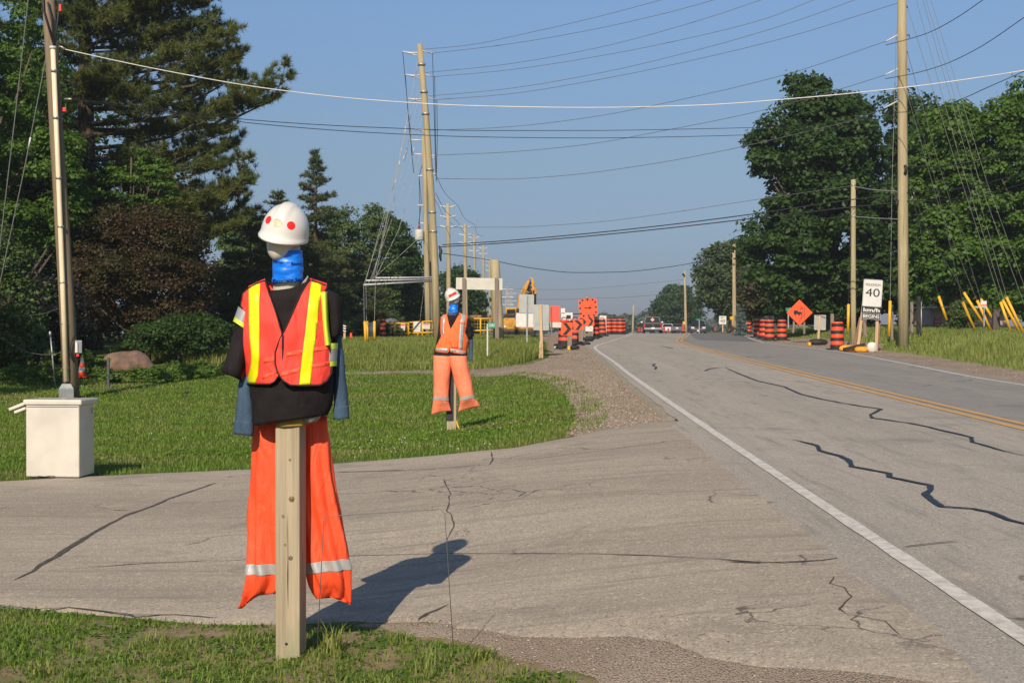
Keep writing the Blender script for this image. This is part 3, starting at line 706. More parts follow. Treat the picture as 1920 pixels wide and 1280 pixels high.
poly_tree('ash_tree', 'brownish green low tree behind the drums on the right verge', [(1378, 612), (1375, 540), (1395, 505), (1430, 490), (1470, 500), (1495, 545), (1500, 618)], 92, 'lf_brown', .24, .9, 90, 230, trunk=.18, seed=10, limbs=10)
poly_tree('ash_tree', 'mid green leafy tree low behind the orange diamond sign', [(1460, 615), (1465, 570), (1490, 545), (1530, 540), (1600, 545), (1640, 560), (1640, 622)], 78, 'lf_mid', .2, .75, 90, 220, trunk=.15, seed=11, limbs=10)
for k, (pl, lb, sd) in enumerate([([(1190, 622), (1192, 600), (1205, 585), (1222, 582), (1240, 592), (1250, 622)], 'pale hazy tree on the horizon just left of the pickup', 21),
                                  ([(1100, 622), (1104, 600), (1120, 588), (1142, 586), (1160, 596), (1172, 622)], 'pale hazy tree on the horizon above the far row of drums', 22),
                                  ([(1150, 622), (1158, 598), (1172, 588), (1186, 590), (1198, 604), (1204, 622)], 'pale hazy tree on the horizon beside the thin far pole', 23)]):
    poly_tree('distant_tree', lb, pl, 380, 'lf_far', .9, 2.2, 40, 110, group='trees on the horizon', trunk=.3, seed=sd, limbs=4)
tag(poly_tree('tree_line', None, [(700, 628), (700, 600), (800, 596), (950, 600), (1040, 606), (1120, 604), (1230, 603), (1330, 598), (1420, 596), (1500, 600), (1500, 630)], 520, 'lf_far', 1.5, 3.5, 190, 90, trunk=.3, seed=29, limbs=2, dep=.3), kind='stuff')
spruce('small blue spruce beside the brown pole on the right verge', 1388, 574, 84, .36, 31, 'lf_blue', 'blue_spruce', tuft=14, nl=.14, dens=20)
# ---- left side
def pxb(Yd, o, *pts): return [P(a, c, Yd) - o for a, c in pts]
o = gx(172, 50)
br = []
rg = np.random.default_rng(44)
def limb(st, mid, tip, wd, dy=0, subs=6):
    a, m_, e = pxb(50, o, st, mid, tip); e.y += dy; m_.y += dy * .6
    br.append((a, m_, e, wd, .42 if subs else .1))
    L_ = (e - a).length
    for k in range(subs):
        q = rg.uniform(.34, .95); p_ = a.lerp(m_, q).lerp(m_.lerp(e, q), q); d = (e - m_).normalized()
        sd = Vector((rg.normal() * .55, rg.normal() * .9, abs(rg.normal()) * .45)); d2 = (d * .75 + sd).normalized(); l2 = rg.uniform(.7, 1.5) * min(1, L_ / 4)
        br.append((p_, p_ + d2 * l2 * .5, p_ + d2 * l2 + Vector((0, 0, .22 * l2)), .42, .1))
for st, mid, tip, wd, dy in [((160, 40), (240, -20), (318, -60), .7, 0), ((160, 90), (300, 40), (395, 16), .7, -.6), ((160, 130), (330, 95), (408, 44), .65, .4), ((160, 130), (350, 110), (440, 62), .55, -.3), ((160, 165), (340, 145), (440, 105), .6, .8),
                             ((160, 180), (370, 165), (458, 108), .6, -.8), ((160, 205), (360, 190), (455, 135), .65, .2), ((162, 235), (380, 215), (480, 190), .55, -.4), ((162, 245), (400, 232), (508, 155), .5, .3), ((162, 250), (410, 236), (524, 182), .5, 0),
                             ((162, 300), (350, 285), (448, 246), .6, -.7), ((162, 330), (350, 315), (438, 268), .7, .5), ((162, 350), (340, 340), (430, 318), .7, -1), ((165, 400), (360, 380), (464, 340), .65, .3), ((165, 420), (360, 405), (468, 362), .7, -.8), ((165, 450), (350, 440), (462, 400), .8, .6), ((165, 500), (350, 480), (448, 428), .8, -.9),
                             ((165, 430), (330, 420), (435, 385), .9, -1.5), ((158, 20), (260, 0), (365, -30), .6, .5), ((158, 0), (200, -40), (250, -80), .7, 0), ((158, 70), (250, 40), (345, 4), .7, -.9), ((162, 280), (330, 262), (432, 215), .5, -1.2)]:
    limb(st, mid, tip, wd, dy, 7)
for i in range(64):                       # limbs towards the camera and to the other side
    py = rg.uniform(-60, 440); a = rg.uniform(-2.7, -.12); L_ = rg.uniform(2.2, 5.2) * (1 if py > 60 else .8)
    s_ = pxb(50, o, (160, py + 30))[0]; d = Vector((math.cos(a), math.sin(a) * .75, 0))
    e = s_ + d * L_ + Vector((0, 0, .16 * L_)); m_ = s_ + d * L_ * .6 + Vector((0, 0, .02 * L_)); br.append((s_, m_, e, .7, .35))
    for k in range(4):
        q = rg.uniform(.4, .95); p_ = s_.lerp(m_, q).lerp(m_.lerp(e, q), q); d2 = (d + Vector((rg.normal() * .6, rg.normal() * .6, abs(rg.normal()) * .5))).normalized(); l2 = rg.uniform(.7, 1.4)
        br.append((p_, p_ + d2 * l2 * .5, p_ + d2 * l2 + Vector((0, 0, .2 * l2)), .42, .1))
tr = pxb(50, o, (156, -60), (160, 150), (164, 400), (172, 640))
conifer('pine_tree', 'huge white pine with ragged upswept branches reaching over the lawn', o, br, 'lf_pine', 30, .24, .022, [tr[3] + Vector((0, 0, -.6)), tr[2], tr[1], tr[0]], [.42, .36, .26, .12], 45, dens=10.5, spread=.8, lift=.35)
poly_tree('lime_tree', 'dark green broadleaf tree filling the upper left corner behind the pole', [(-260, -80), (60, -60), (110, 40), (120, 150), (150, 260), (190, 330), (175, 420), (100, 500), (-260, 520)], 43, 'lf_bright', .15, .62, 230, 260, trunk=.25, seed=51, limbs=20, base=-15.6)
poly_tree('lime_tree', 'leafy tree standing just outside the left edge, shading the lawn corner', [(-760, 560), (-800, 300), (-700, 60), (-520, -60), (-320, 40), (-215, 250), (-230, 480), (-330, 580)], 27, 'lf_bright', .16, .7, 110, 170, trunk=.22, seed=59, limbs=8)
poly_tree('plum_tree', 'nearly black purple-leaved tree behind the leaning pole', [(30, 330), (80, 270), (140, 240), (190, 290), (215, 380), (200, 520), (150, 600), (20, 620)], 46, 'lf_plum', .13, .6, 110, 240, trunk=.15, seed=52, limbs=10)
poly_tree('beech_tree', 'young green beech with airy leaf sprays in front of the pine', [(130, 330), (170, 320), (230, 290), (270, 262), (310, 300), (330, 340), (340, 400), (290, 430), (200, 420), (130, 400)], 45.5, 'lf_bright', .13, .4, 60, 120, trunk=.08, seed=53, limbs=24, shell=.2, flat=.4)
poly_tree('copper_maple', 'broad rusty brown-leaved maple behind the boulder', [(125, 640), (120, 480), (140, 420), (190, 392), (260, 380), (330, 388), (385, 420), (405, 500), (400, 600), (380, 650), (300, 660), (250, 630)], 43.5, 'lf_copper', .10, .5, 210, 330, trunk=.14, seed=54, limbs=30, dep=.8, base=-11.2)
poly_tree('shrub', 'dark green shrub under the copper maple, right of the boulder', [(225, 670), (240, 620), (290, 590), (350, 585), (400, 590), (440, 610), (440, 655), (380, 672)], 41.8, 'lf_maple', .10, .42, 70, 220, trunk=.05, seed=55, limbs=6, cat='shrub')
poly_tree('shrub', 'shaded green shrub at the far left edge below the guy wires', [(-160, 720), (-160, 440), (-60, 400), (20, 400), (55, 470), (80, 560), (90, 660), (60, 715)], 36, 'lf_mid', .11, .5, 130, 220, trunk=.08, seed=56, limbs=8, cat='shrub')
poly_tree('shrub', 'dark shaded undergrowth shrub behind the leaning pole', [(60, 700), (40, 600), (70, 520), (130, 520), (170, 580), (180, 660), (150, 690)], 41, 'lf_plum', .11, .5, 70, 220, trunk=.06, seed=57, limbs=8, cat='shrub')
poly_tree('cedar_tree', 'dark mass of shaded cedar behind the pine on the left', [(-200, 700), (-200, 120), (60, 60), (200, 200), (330, 330), (430, 420), (460, 520), (440, 660)], 57, 'lf_maple', .26, 1.0, 170, 240, trunk=.2, seed=58, limbs=8, dep=.4)
spruce('dark spruce with drooping boughs right behind the first mannequin', 470, 395, 56, 2.6, 61, tuft=9, nl=.19, dens=6.5)
spruce('dark spruce whose low tip shows left of the white hard hat', 521, 352, 62, 2.3, 62, tuft=8, nl=.19)
spruce('tall narrow spruce spire rising above the hard hat', 592, 278, 66, 2.3, 63, tuft=9, nl=.2)
spruce('dense lower spruce behind the yellow guy guards', 672, 470, 70, 2.9, 64, tuft=8, nl=.2)
spruce('lower spruce between the spire and the first mannequin shoulder', 560, 440, 60, 2.3, 65, tuft=8, nl=.2)
poly_tree('spruce_mass', 'dark evergreen crowd closing the gap behind the white hard hat', [(400, 640), (410, 430), (440, 400), (480, 395), (520, 388), (550, 420), (590, 410), (620, 430), (650, 470), (660, 520), (660, 640)], 84, 'lf_mid', .26, .8, 170, 220, trunk=.12, seed=76, limbs=6, dep=.5)
poly_tree('birch_tree', 'loose birch with pale stem right of the spruce spire', [(600, 640), (606, 430), (625, 385), (650, 372), (672, 395), (690, 440), (690, 640)], 76, 'lf_mid', .17, .62, 110, 150, trunk=.11, seed=71, bark='bark_pale', shell=.3)
poly_tree('birch_tree', 'loose birch whose crown the slanting guy wires cross', [(660, 640), (668, 430), (684, 385), (706, 374), (730, 392), (748, 430), (752, 640)], 79, 'lf_mid', .17, .62, 110, 150, trunk=.11, seed=72, bark='bark_pale', shell=.3)
poly_tree('maple_tree', 'dark rounded maple left of the transformer pole', [(716, 640), (722, 450), (735, 412), (758, 410), (778, 430), (790, 480), (798, 560), (800, 640)], 86, 'lf_maple', .24, .85, 90, 220, trunk=.2, seed=73)
poly_tree('maple_tree', 'dark maple seen low behind the row of far poles', [(826, 640), (826, 520), (845, 502), (870, 498), (890, 510), (905, 545), (912, 610), (905, 640)], 130, 'lf_maple', .36, 1.3, 80, 200, trunk=.25, seed=74)
poly_tree('hedge', 'dark hedge along the back of the long grass on the left', [(420, 655), (420, 600), (480, 585), (560, 590), (640, 598), (720, 604), (760, 612), (760, 640), (640, 645)], 63.5, 'lf_spruce', .16, .5, 170, 170, trunk=.04, seed=75, limbs=4, cat='hedge', dep=1.6)

# ---- grass
def blades(pts, h, wd, bend, rg, mat, name, segs=2):
    N = len(pts); pts = np.asarray(pts)
    a = rg.uniform(0, 2 * math.pi, N); d = np.column_stack([np.cos(a), np.sin(a), np.zeros(N)]); s_ = np.column_stack([-np.sin(a), np.cos(a), np.zeros(N)])
    b_ = (bend * rg.uniform(.2, 1.3, N) * h)[:, None]; hh = h[:, None]; ww = (wd if hasattr(wd, '__len__') else np.full(N, wd))[:, None]
    z = np.array([0, 0, 1.0])
    v0, v1 = pts - s_ * ww * .5, pts + s_ * ww * .5
    mdl = pts + z * hh * .6 + d * b_ * .3
    v2, v3 = mdl - s_ * ww * .42, mdl + s_ * ww * .42
    tip = pts + z * hh * (1 - .25 * np.minimum(b_ / hh, 1)) + d * b_
    V = np.stack([v0, v1, v3, v2, tip], 1).reshape(-1, 3)
    i = np.arange(N)[:, None] * 5
    F = np.concatenate([i + [0, 1, 2], i + [0, 2, 3], i + [3, 2, 4]], 0)
    return tag(np_obj(name, V, F, M[mat]), kind='stuff')
def scatter(poly, n, rg, excl=()):
    p = np.array([(q[0], q[1]) for q in poly]); a, b_ = p.min(0), p.max(0)
    x = rg.uniform(a[0], b_[0], n); y = rg.uniform(a[1], b_[1], n); ok = pip(poly, x, y)
    for e in excl: ok &= ~pip(e, x, y)
    x, y = x[ok], y[ok]
    return np.column_stack([x, y, zg(x, y) - zdrop(x, y)])
rg = np.random.default_rng(5)
def keep(p, rg, sc, thr, seed=0):        # patchy growth
    v = np.array([noise.noise((x * sc, y * sc, seed)) + .5 * noise.noise((x * sc * 3, y * sc * 3, seed + 4)) for x, y in p[:, :2]])
    return p[v + rg.normal(0, .12, len(p)) > thr]
NEAR = [(-3.2, 3.2), (-3.2, 8.5), (.8, 8.5), (1.0, 5.6), (.35, 5.2), (.3, 3.2)]
EX = (DRIVE, NEARGRAVEL)
p = keep(scatter(NEAR, 90000, rg, EX), rg, 2.3, -.22, 2)
blades(p, rg.uniform(.012, .05, len(p)), rg.uniform(.003, .007, len(p)), .9, rg, 'grass', 'verge_grass')
p = keep(scatter(NEAR, 16000, rg, EX), rg, 2.6, -.02, 9)
V, F = clump_leaves(p + [0, 0, .012], np.full(len(p), .02), 4, .024, rg, 1.2, .4, .4)
tag(np_obj('verge_weeds', V, F, M['weed']), kind='stuff')
def tuft(px, py, n, h, name_label, seed, wd=.006, rad=.06):
    g = G(px, py); rg_ = np.random.default_rng(seed); a = rg_.uniform(0, 6.28, n); r = rad * rg_.random(n) ** .6
    pts = np.column_stack([g.x + r * np.cos(a), g.y + r * np.sin(a), np.full(n, g.z)])
    o_ = blades(pts, rg_.uniform(.4, 1, n) * h, wd, .7, rg_, 'grass_long', 'grass_tuft')
    del o_['kind']; return tag(o_, name_label, 'grass tuft', 'grass tufts at the verge edge')
tuft(625, 1225, 60, .17, 'tall grass tuft beside the post, left leg of the wire frame', 1)
tuft(745, 1205, 40, .11, 'low bushy tuft on the driveway edge, in the shadow foot', 2)
tuft(800, 1262, 26, .14, 'thin upright tuft left of the wire frame right leg', 3)
tuft(905, 1240, 50, .09, 'spreading tuft at the right tip of the near verge', 4, .01)
tuft(75, 1268, 46, .10, 'broad-bladed tuft in the near left corner', 5, .012)
tuft(290, 1205, 36, .08, 'small tuft by the crumbled driveway edge at left', 6)
LAWN = [(-16, 10), (-16, 41), (-9, 41.2), (-5, 39.6), (-1, 39.4), (2.2, 39), (2.2, 10)]
EX2 = (DRIVE, GRAVEL)
p = scatter(LAWN, 330000, rg, EX2)
p = p[rg.random(len(p)) < np.clip(19 / p[:, 1], .3, 1)]
h = .035 + .03 * rg.random(len(p)); 
q = scatter([(-6, 12), (-6, 39.5), (3, 39.5), (3, 12)], 60000, rg)
q = q[pip(GRAVEL, q[:, 0], q[:, 1]) & ~pip(DRIVE, q[:, 0], q[:, 1])]
ed = np.zeros(len(q), bool)
for dx, dy in ((-.45, 0), (-.3, -.4), (-.3, .4), (0, .6), (0, -.6)): ed |= ~pip(GRAVEL, q[:, 0] + dx, q[:, 1] + dy) & ~pip(DRIVE, q[:, 0] + dx, q[:, 1] + dy)
q = keep(q[ed], rg, 1.6, .02, 7); p = np.concatenate([p, q]); h = np.concatenate([h, .04 + .05 * rg.random(len(q))])
blades(p, h * (1 + .5 * np.clip(np.array([noise.noise((x * .5, y * .5, 3)) for x, y in p[:, :2]]), 0, 1)), rg.uniform(.006, .011, len(p)) * np.clip(p[:, 1] / 18, .8, 1.7), .8, rg, 'grass', 'lawn')
EDGE = [(-12, 12), (-12, 15.6), (-3, 17), (0, 18), (1.4, 20), (2, 24), (.8, 23), (-.6, 20), (-3, 18.3), (-7, 17)]
p = keep(scatter(EDGE, 26000, rg, EX2), rg, 1.2, -.05, 3)
V, F = clump_leaves(p + [0, 0, .03], np.full(len(p), .035), 3, .05, rg, 1.3, .4, .4)
tag(np_obj('lawn_weeds', V, F, M['grass']), kind='stuff')
p = keep(scatter(LAWN, 7000, rg, EX2), rg, .35, .16, 6)
V, F = clump_leaves(p + [0, 0, .058], np.full(len(p), .010), 4, .016, rg, 1.0, .5, .8)
tag(np_obj('clover_flowers', V, F, M['clover']), kind='stuff')
LONG = [(-9.5, 41.5), (-5, 39.8), (-1, 39.8), (.3, 41.5), (1.0, 45), (1.25, 52), (.8, 62), (.8, 66), (-13, 66), (-13, 46)]
p = scatter(LONG, 150000, rg, (GRAVEL,))
hh = (.26 + .32 * rg.random(len(p))) * (.55 + .45 * sst(0, 2.5, p[:, 1] - 40.5)) * (1 - .55 * sst(43, 53, p[:, 1])) * (1 + .35 * np.array([noise.noise((x * .5, y * .5, 0)) for x, y in p[:, :2]]))
blades(p, hh, .017, .6, rg, 'grass_long', 'long_grass')
VERGE = [(float(RL(y)) + 1.75 + (1.3 if 50 < y < 70 else 0), y) for y in np.arange(22, 110, 3)] + [(34, 110), (30, 60), (20, 22)]
p = scatter(VERGE, 330000, rg); p = p[p[:, 0] < RL(p[:, 1]) + 13]
p = p[rg.random(len(p)) < np.clip(44 / p[:, 1], .25, 1)]
dd = p[:, 0] - RL(p[:, 1]) - 1.75
hh = (.16 + .4 * rg.random(len(p))) * (.3 + .7 * sst(0, 2.2, dd)) * (1 - .5 * sst(38, 50, p[:, 1])) * (1 + .4 * np.array([noise.noise((x * .45, y * .45, 8)) for x, y in p[:, :2]]))
blades(p, hh, .017 * np.clip(p[:, 1] / 45, .8, 1.6), .6, rg, 'grass_long', 'verge_long_grass')
def weeds(label, px, py, Yd, w_, h_, n, leaf, mat, seed, group):
    rg_ = np.random.default_rng(seed); o_ = gx(px, Yd)
    k = max(8, int(w_ * 22)); C = np.column_stack([rg_.uniform(-w_ / 2, w_ / 2, k), rg_.uniform(-.3, .3, k), h_ * rg_.random(k) ** .7 * (.6 + .4 * rg_.random(k))])
    V, F = clump_leaves(C, np.full(k, .13), n, leaf, rg_, .8, .3, .8); t = np_obj('weed_clump', V, F, M[mat]); t.location = o_; return tag(t, label, 'plant', group)
wg = 'leafy weeds along the lawn back edge'
weeds('bright leafy weeds between the small cone and the boulder', 172, 690, 36.3, 1.0, .75, 60, .09, 'weed', 81, wg)
weeds('weeds growing at the foot of the boulder', 250, 700, 34.6, 1.7, .35, 70, .08, 'weed', 82, wg)
weeds('weeds spreading right of the boulder under the shrub', 330, 700, 36, 2.2, .4, 60, .08, 'weed', 83, wg)
weeds('yellow-green bushy plant left of the leaning pole base', 105, 700, 33.5, .7, .85, 70, .09, 'weed2', 84, wg)
weeds('pale green low plants at the shaded left lawn edge', 62, 705, 34, 1.3, .5, 60, .08, 'weed', 85, wg)
weeds('weeds under the right side of the copper maple', 410, 690, 38, 2.4, .35, 50, .08, 'weed', 86, wg)
# ================================================================== the two dressed mannequins
M['skin'] = pm('mannequin_shell', (.60, .565, .48), .35, .06, 4)
M['hat'] = pm('hard_hat_shell', (.68, .665, .63), .28, .05, 5, coat=.3)
M['badge'] = pm('worn_glue_mark', (.72, .64, .45), .7, .3, 40)
M['red'] = pm('red_sticker', (.85, .02, .015), .45, .06, 5)
M['gaiter'] = pm('blue_tube_scarf', (.003, .185, .86), .38, .12, 10, .3, 30)
M['ink'] = pm('navy_print', (.004, .012, .09), .5, .1, 5)
M['tee'] = pm('black_cotton', (.020, .016, .017), .9, .3, 8, .5, 160, spec=.2, crease=.6)
M['vest'] = pm('coral_vest_cloth', (.92, .058, .036), .65, .08, 4, .35, 260, crease=.5)
M['vest2'] = pm('orange_vest_cloth', (.92, .165, .035), .65, .08, 6, .35, 260, crease=.5)
M['vest_band'] = pm('orange_tape', (.95, .10, .042), .6, .08, 6)
M['tape_y'] = pm('lime_yellow_tape', (.80, .80, .008), .28, .05, 5, coat=.25)
M['tape_l'] = pm('lime_tape', (.62, .78, .05), .5, .06, 5)
M['tape_s'] = pm('silver_tape', (.46, .47, .46), .35, .12, 6, metal=.25)
M['trim'] = pm('black_binding', (.012, .010, .011), .8, .2, 8)
M['denim'] = pm('denim', (.055, .105, .17), .9, .45, 14, .6, 200, stretch=(1, 1, .25), dark=(.03, .055, .10))
M['trous'] = pm('orange_trousers', (.93, .088, .022), .6, .06, 3, .25, 220, crease=.55)
M['trous2'] = pm('faded_coral_trousers', (.92, .235, .115), .65, .08, 3, .25, 220, crease=.55)
M['wrap'] = pm('black_plastic_wrap', (.02, .018, .02), .5, .2, 6)
M['grey_cloth'] = pm('grey_lining', (.28, .29, .27), .8, .2, 6)  # plain grey cloth of the collar and shirt tail

class Fig:
    def __init__(s, ox, oy, Yd): s.ox, s.oy, s.k = ox, oy, FOC / Yd
    def L(s, px, py, y=0.0):
        f = 1 + y * s.k / FOC                                # keep the outline when a part sits a little nearer or farther
        return Vector(((px - CX) / s.k * f - (s.ox - CX) / s.k, y, (s.oy - HZ) / s.k - (py - HZ) / s.k * f))
    def surf(s, rows, expo=.9, wr=.004, ws=(9, 5), seed=0, fold=0.0, nf=5):
        A = np.array([(r + (0, 0, 0))[:7] if len(r) < 7 else r for r in rows], float)      # xl,yl,xr,yr,hd,yc,arch(px)
        tv = np.arange(len(A)); fs = [herm(tv, A[:, c]) if len(A) > 2 else (lambda x, c=c: np.interp(x, tv, A[:, c])) for c in range(7)]
        def f(u, v, out=0.0):
            xl, yl, xr, yr, hd, yc, ar = [float(g(v)) for g in fs]
            c, sn = math.cos(u), math.sin(u)
            cc = math.copysign(abs(c) ** expo, c); ss = math.copysign(abs(sn) ** expo, sn)
            px = (xl + xr) / 2 + (xr - xl) / 2 * cc; py = (yl + yr) / 2 + (yr - yl) / 2 * cc - ar * (1 - c * c)
            y = yc + hd * ss
            p = s.L(px, py, y)
            d = wr * noise.noise((p.x * ws[0] + seed * 7.3, p.y * ws[0], p.z * ws[1])) + wr * .5 * noise.noise((p.x * ws[0] * 3, p.y * ws[0] * 3 + seed, p.z * ws[1] * 2))
            if fold: d += fold * math.sin(nf * u + 1.7 * math.sin(v * .8) + seed) * min(1, max(0, v / (len(A) - 1) * 3))
            n_ = Vector((cc * .8, ss * 1.0, 0))
            return p + n_ * (d + out)
        return f, len(A) - 1
    def loft(s, rows, n=36, sub=4, mb=None, cap=True, v0=None, v1=None, out=0, mi=0, **kw):
        f, m = s.surf(rows, **kw); v0 = 0 if v0 is None else v0; v1 = m if v1 is None else v1
        k = max(2, int((v1 - v0) * sub) + 1); mb = mb or MB()
        mb.loft([[f(2 * math.pi * j / n, v0 + (v1 - v0) * i / (k - 1), out) for j in range(n)] for i in range(k)], mi, cap)
        return mb
def front_fn(fig, rows):                  # how far the chest stands towards the camera: y at an image position
    A = np.array(rows, float); o = np.argsort(A[:, 0]); A = A[o]
    L_, R_, H_ = [herm(A[:, 0], A[:, c]) for c in (1, 2, 3)]
    def f(px, py):
        l_, r_, h = float(L_(py)), float(R_(py)), float(H_(py)); c = (l_ + r_) / 2; w_ = (r_ - l_) / 2
        q = min(1, abs((px - c) / w_)); return -h * (1 - q ** 2.4) ** .5
    return f
def panel(fig, name, poly, ff, gap, mat, parent, grid=.012, wr=.004, seed=0, thick=.0015, trim=None, sgn=1):
    b = [Vector((q.x, q.z)) for q in (fig.L(*p) for p in poly)]
    pts = [];
    for i, a in enumerate(b):
        e = b[(i + 1) % len(b)]; k = max(1, int((e - a).length / grid))
        pts += [a.lerp(e, q / k) for q in range(k)]
    n = len(pts); X_, Z_ = np.meshgrid(np.arange(min(p.x for p in pts), max(p.x for p in pts), grid), np.arange(min(p.y for p in pts), max(p.y for p in pts), grid))
    X_, Z_ = X_.ravel(), Z_.ravel(); ok = pip(pts, X_, Z_)
    r = delaunay_2d_cdt(pts + [Vector((x, z)) for x, z in zip(X_[ok], Z_[ok])], [(i, (i + 1) % n) for i in range(n)], [], 1, 1e-5)
    def to3(x, z):
        px = CX + (x + (fig.ox - CX) / fig.k) * fig.k; py = HZ + ((fig.oy - HZ) / fig.k - z) * fig.k
        y = sgn * (ff(px, py) - gap) + wr * noise.noise((x * 11 + seed, z * 6, seed)) + wr * .6 * noise.noise((x * 26 + seed, z * 13, seed))
        q = fig.L(px, py, y); return q
    mb = MB(); mb.add([to3(p.x, p.y) for p in r[0]], [tuple(f) for f in r[2]])
    o = mb.build(name, mat, parent, smooth=True)
    if sum(p.normal.y for p in o.data.polygons) * sgn > 0: o.data.flip_normals()
    sm = o.modifiers.new('thick', 'SOLIDIFY'); sm.thickness = thick; sm.offset = -1
    if trim:
        t = MB(); loop = [to3(p.x, p.y) + Vector((0, -.002 * sgn, 0)) for p in pts]
        t.tube(loop + [loop[0]], trim, 6); t.build('trim', M['trim'], o, smooth=True, fix=False)
    return o, to3
def hard_hat(root, loc, rx, ry, rz, rot, stickers, name='hard_hat', ridge=.007):
    mb = MB(); N = 48
    def dome(az, el, out=0):
        x, y, z = math.sin(az) * math.cos(el) * rx, -math.cos(az) * math.cos(el) * ry, math.sin(el) ** .92 * rz
        g = ridge * (1 - float(sst(.022, .034, abs(x)))) * float(sst(.25, .6, math.sin(el))) if el > .2 else 0
        nv = Vector((x / rx ** 2, y / ry ** 2, z / rz ** 2)).normalized()
        return Vector((x, y, z)) + nv * (out + g)
    rings = []
    for e in np.linspace(math.pi / 2 - .03, .0, 16): rings.append([dome(2 * math.pi * j / N, e) for j in range(N)])
    def rim(ex, dz, vis):
        r = []
        for j in range(N):
            az = 2 * math.pi * j / N; v = max(0, math.cos(az)) ** 1.2
            k = 1 + ex + vis * v; r.append(Vector((math.sin(az) * rx * (1 + ex + vis * .28 * v), -math.cos(az) * ry * k, dz - .016 * v * (vis > 0))))
        return r
    rings += [rim(.02, -.006, .03), rim(.035, -.014, .26), rim(.03, -.024, .25), rim(-.04, -.012, 0), rim(-.10, .01, 0)]
    mb.loft(rings, 0, True)
    o = mb.build(name, M['hat'], root, smooth=True); o.location = loc; o.rotation_euler = rot
    for kind, az, el, a, b_, mt, nm in stickers:
        s = MB(); vs = []; k = 24
        if kind == 'disc':
            for rr in (0.02, .5, 1):
                for j in range(k):
                    t = 2 * math.pi * j / k; vs.append(dome(az + a * rr * math.cos(t) / max(.2, math.cos(el)), el + b_ * rr * math.sin(t), .0012))
            s.loft([vs[:k], vs[k:2 * k], vs[2 * k:]], 0, False)
        else:
            n1, n2 = 14, 5
            vs = [dome(az - a + 2 * a * i / n1, el - b_ + 2 * b_ * j / n2, .0015) for j in range(n2 + 1) for i in range(n1 + 1)]
            s.add(vs, [(j * (n1 + 1) + i, j * (n1 + 1) + i + 1, (j + 1) * (n1 + 1) + i + 1, (j + 1) * (n1 + 1) + i) for j in range(n2) for i in range(n1)])
        q = s.build(nm, M[mt], o, smooth=True)
    return o
def head(root, loc, rot, k=1.0):
    mb = MB(); N = 28
    prof = [(.05, .060, .075, .012), (.0, .073, .092, .004), (-.022, .072, .094, .0), (-.042, .068, .092, -.004), (-.06, .064, .088, -.006), (-.075, .056, .080, -.010), (-.088, .044, .064, -.016), (-.098, .028, .042, -.022), (-.103, .006, .010, -.026)]
    rings = []
    for z, a, b_, yo in prof:
        r = []
        for j in range(N):
            t = 2 * math.pi * j / N; x, y = a * math.sin(t), -b_ * math.cos(t) + yo
            fr = max(0, math.cos(t)) ** 14
            y -= fr * (.020 * math.exp(-((z + .022) / .016) ** 2) + .007 * math.exp(-((z + .057) / .007) ** 2) + .006 * math.exp(-((z + .070) / .006) ** 2) + .008 * math.exp(-((z + .09) / .01) ** 2))
            r.append(Vector((x, y, z)) * k)
        rings.append(r)
    mb.loft(rings)
    for s_ in (-1, 1): mb.lathe([(.004, -.006), (.014, -.004), (.018, 0), (.013, .005), (.003, .006)], 12, (s_ * .073 * k, .012, -.012 * k), axis='x')
    o = mb.build('head', M['skin'], root, smooth=True, sub=1); o.location = loc; o.rotation_euler = rot
    return o

# ---------------- the near mannequin
Y1 = 6.57
b1 = G(545, 1243); F1 = Fig(545, 1245, Y1); o1 = Vector(((545 - CX) / F1.k, Y1, EYE - (1245 - HZ) / F1.k))
post = thing('wooden_post', 'square weathered timber post carrying the near mannequin in coral vest', 'post', o1 + Vector((0, 0, 0)))
mb = MB(); mb.box((0, 0, .50), (.114, .118, 1.21)); ps = mb.build('shaft', M['wood'], post, bevel=.006); ps.rotation_euler = (0, 0, R(-7))
M['knot'] = pm('wood_knot', (.24, .16, .085), .9, .6, 60)
for x, z, r in ((.015, .50, .014), (-.012, .56, .008), (.02, .77, .018), (-.02, .69, .01), (.012, .95, .008)): mb = MB(); mb.lathe([(r * .8, .001), (r * .75, -.0006), (r * .2, -.0008)], 9, (x, -.0605, z), axis='y'); mb.build('knot', M['knot'], ps)
mb = MB(); mb.lathe([(.007, .001), (.006, -.0008)], 12, (-.005, -.0605, .105), axis='y'); mb.build('bolt_hole', M['hydraulic'], ps)

m1 = thing('mannequin', 'near mannequin in coral vest with yellow stripes and bright orange trousers, straddling its post', 'mannequin', o1, 0, 'dressed roadside mannequins')
TB = [(800, 470, 628, .115), (760, 468, 630, .125), (700, 462, 630, .135), (640, 446, 628, .135), (590, 444, 622, .125), (560, 446, 620, .11), (545, 448, 620, .085), (534, 452, 616, .05), (524, 452, 614, .015), (500, 452, 614, .005)]
ff1 = front_fn(F1, TB)
# shirt
sh = F1.loft([(476, 798, 614, 778, .105, 0), (472, 760, 622, 752, .115, 0), (466, 710, 627, 700, .125, 0), (454, 650, 626, 645, .125, 0), (452, 590, 622, 590, .118, 0), (455, 560, 622, 556, .10, 0), (468, 546, 612, 541, .075, .005), (492, 550, 597, 530, .062, .01), (503, 558, 588, 523, .058, .012)], 44, 5, cap=False, wr=.010, ws=(10, 6), seed=2)
F1.loft([(476, 552, 452, 600, .05, 0), (455, 565, 448, 612, .075, 0), (444, 600, 468, 624, .085, 0), (430, 650, 464, 668, .09, 0), (415, 697, 452, 713, .09, 0)], 28, 4, sh, cap=False, wr=.008, seed=4)
F1.loft([(600, 545, 612, 541, .05, 0), (608, 560, 637, 556, .075, 0), (612, 590, 642, 580, .08, 0), (614, 615, 642, 606, .08, 0), (617, 634, 640, 628, .078, 0)], 28, 4, sh, cap=False, wr=.006, seed=5)
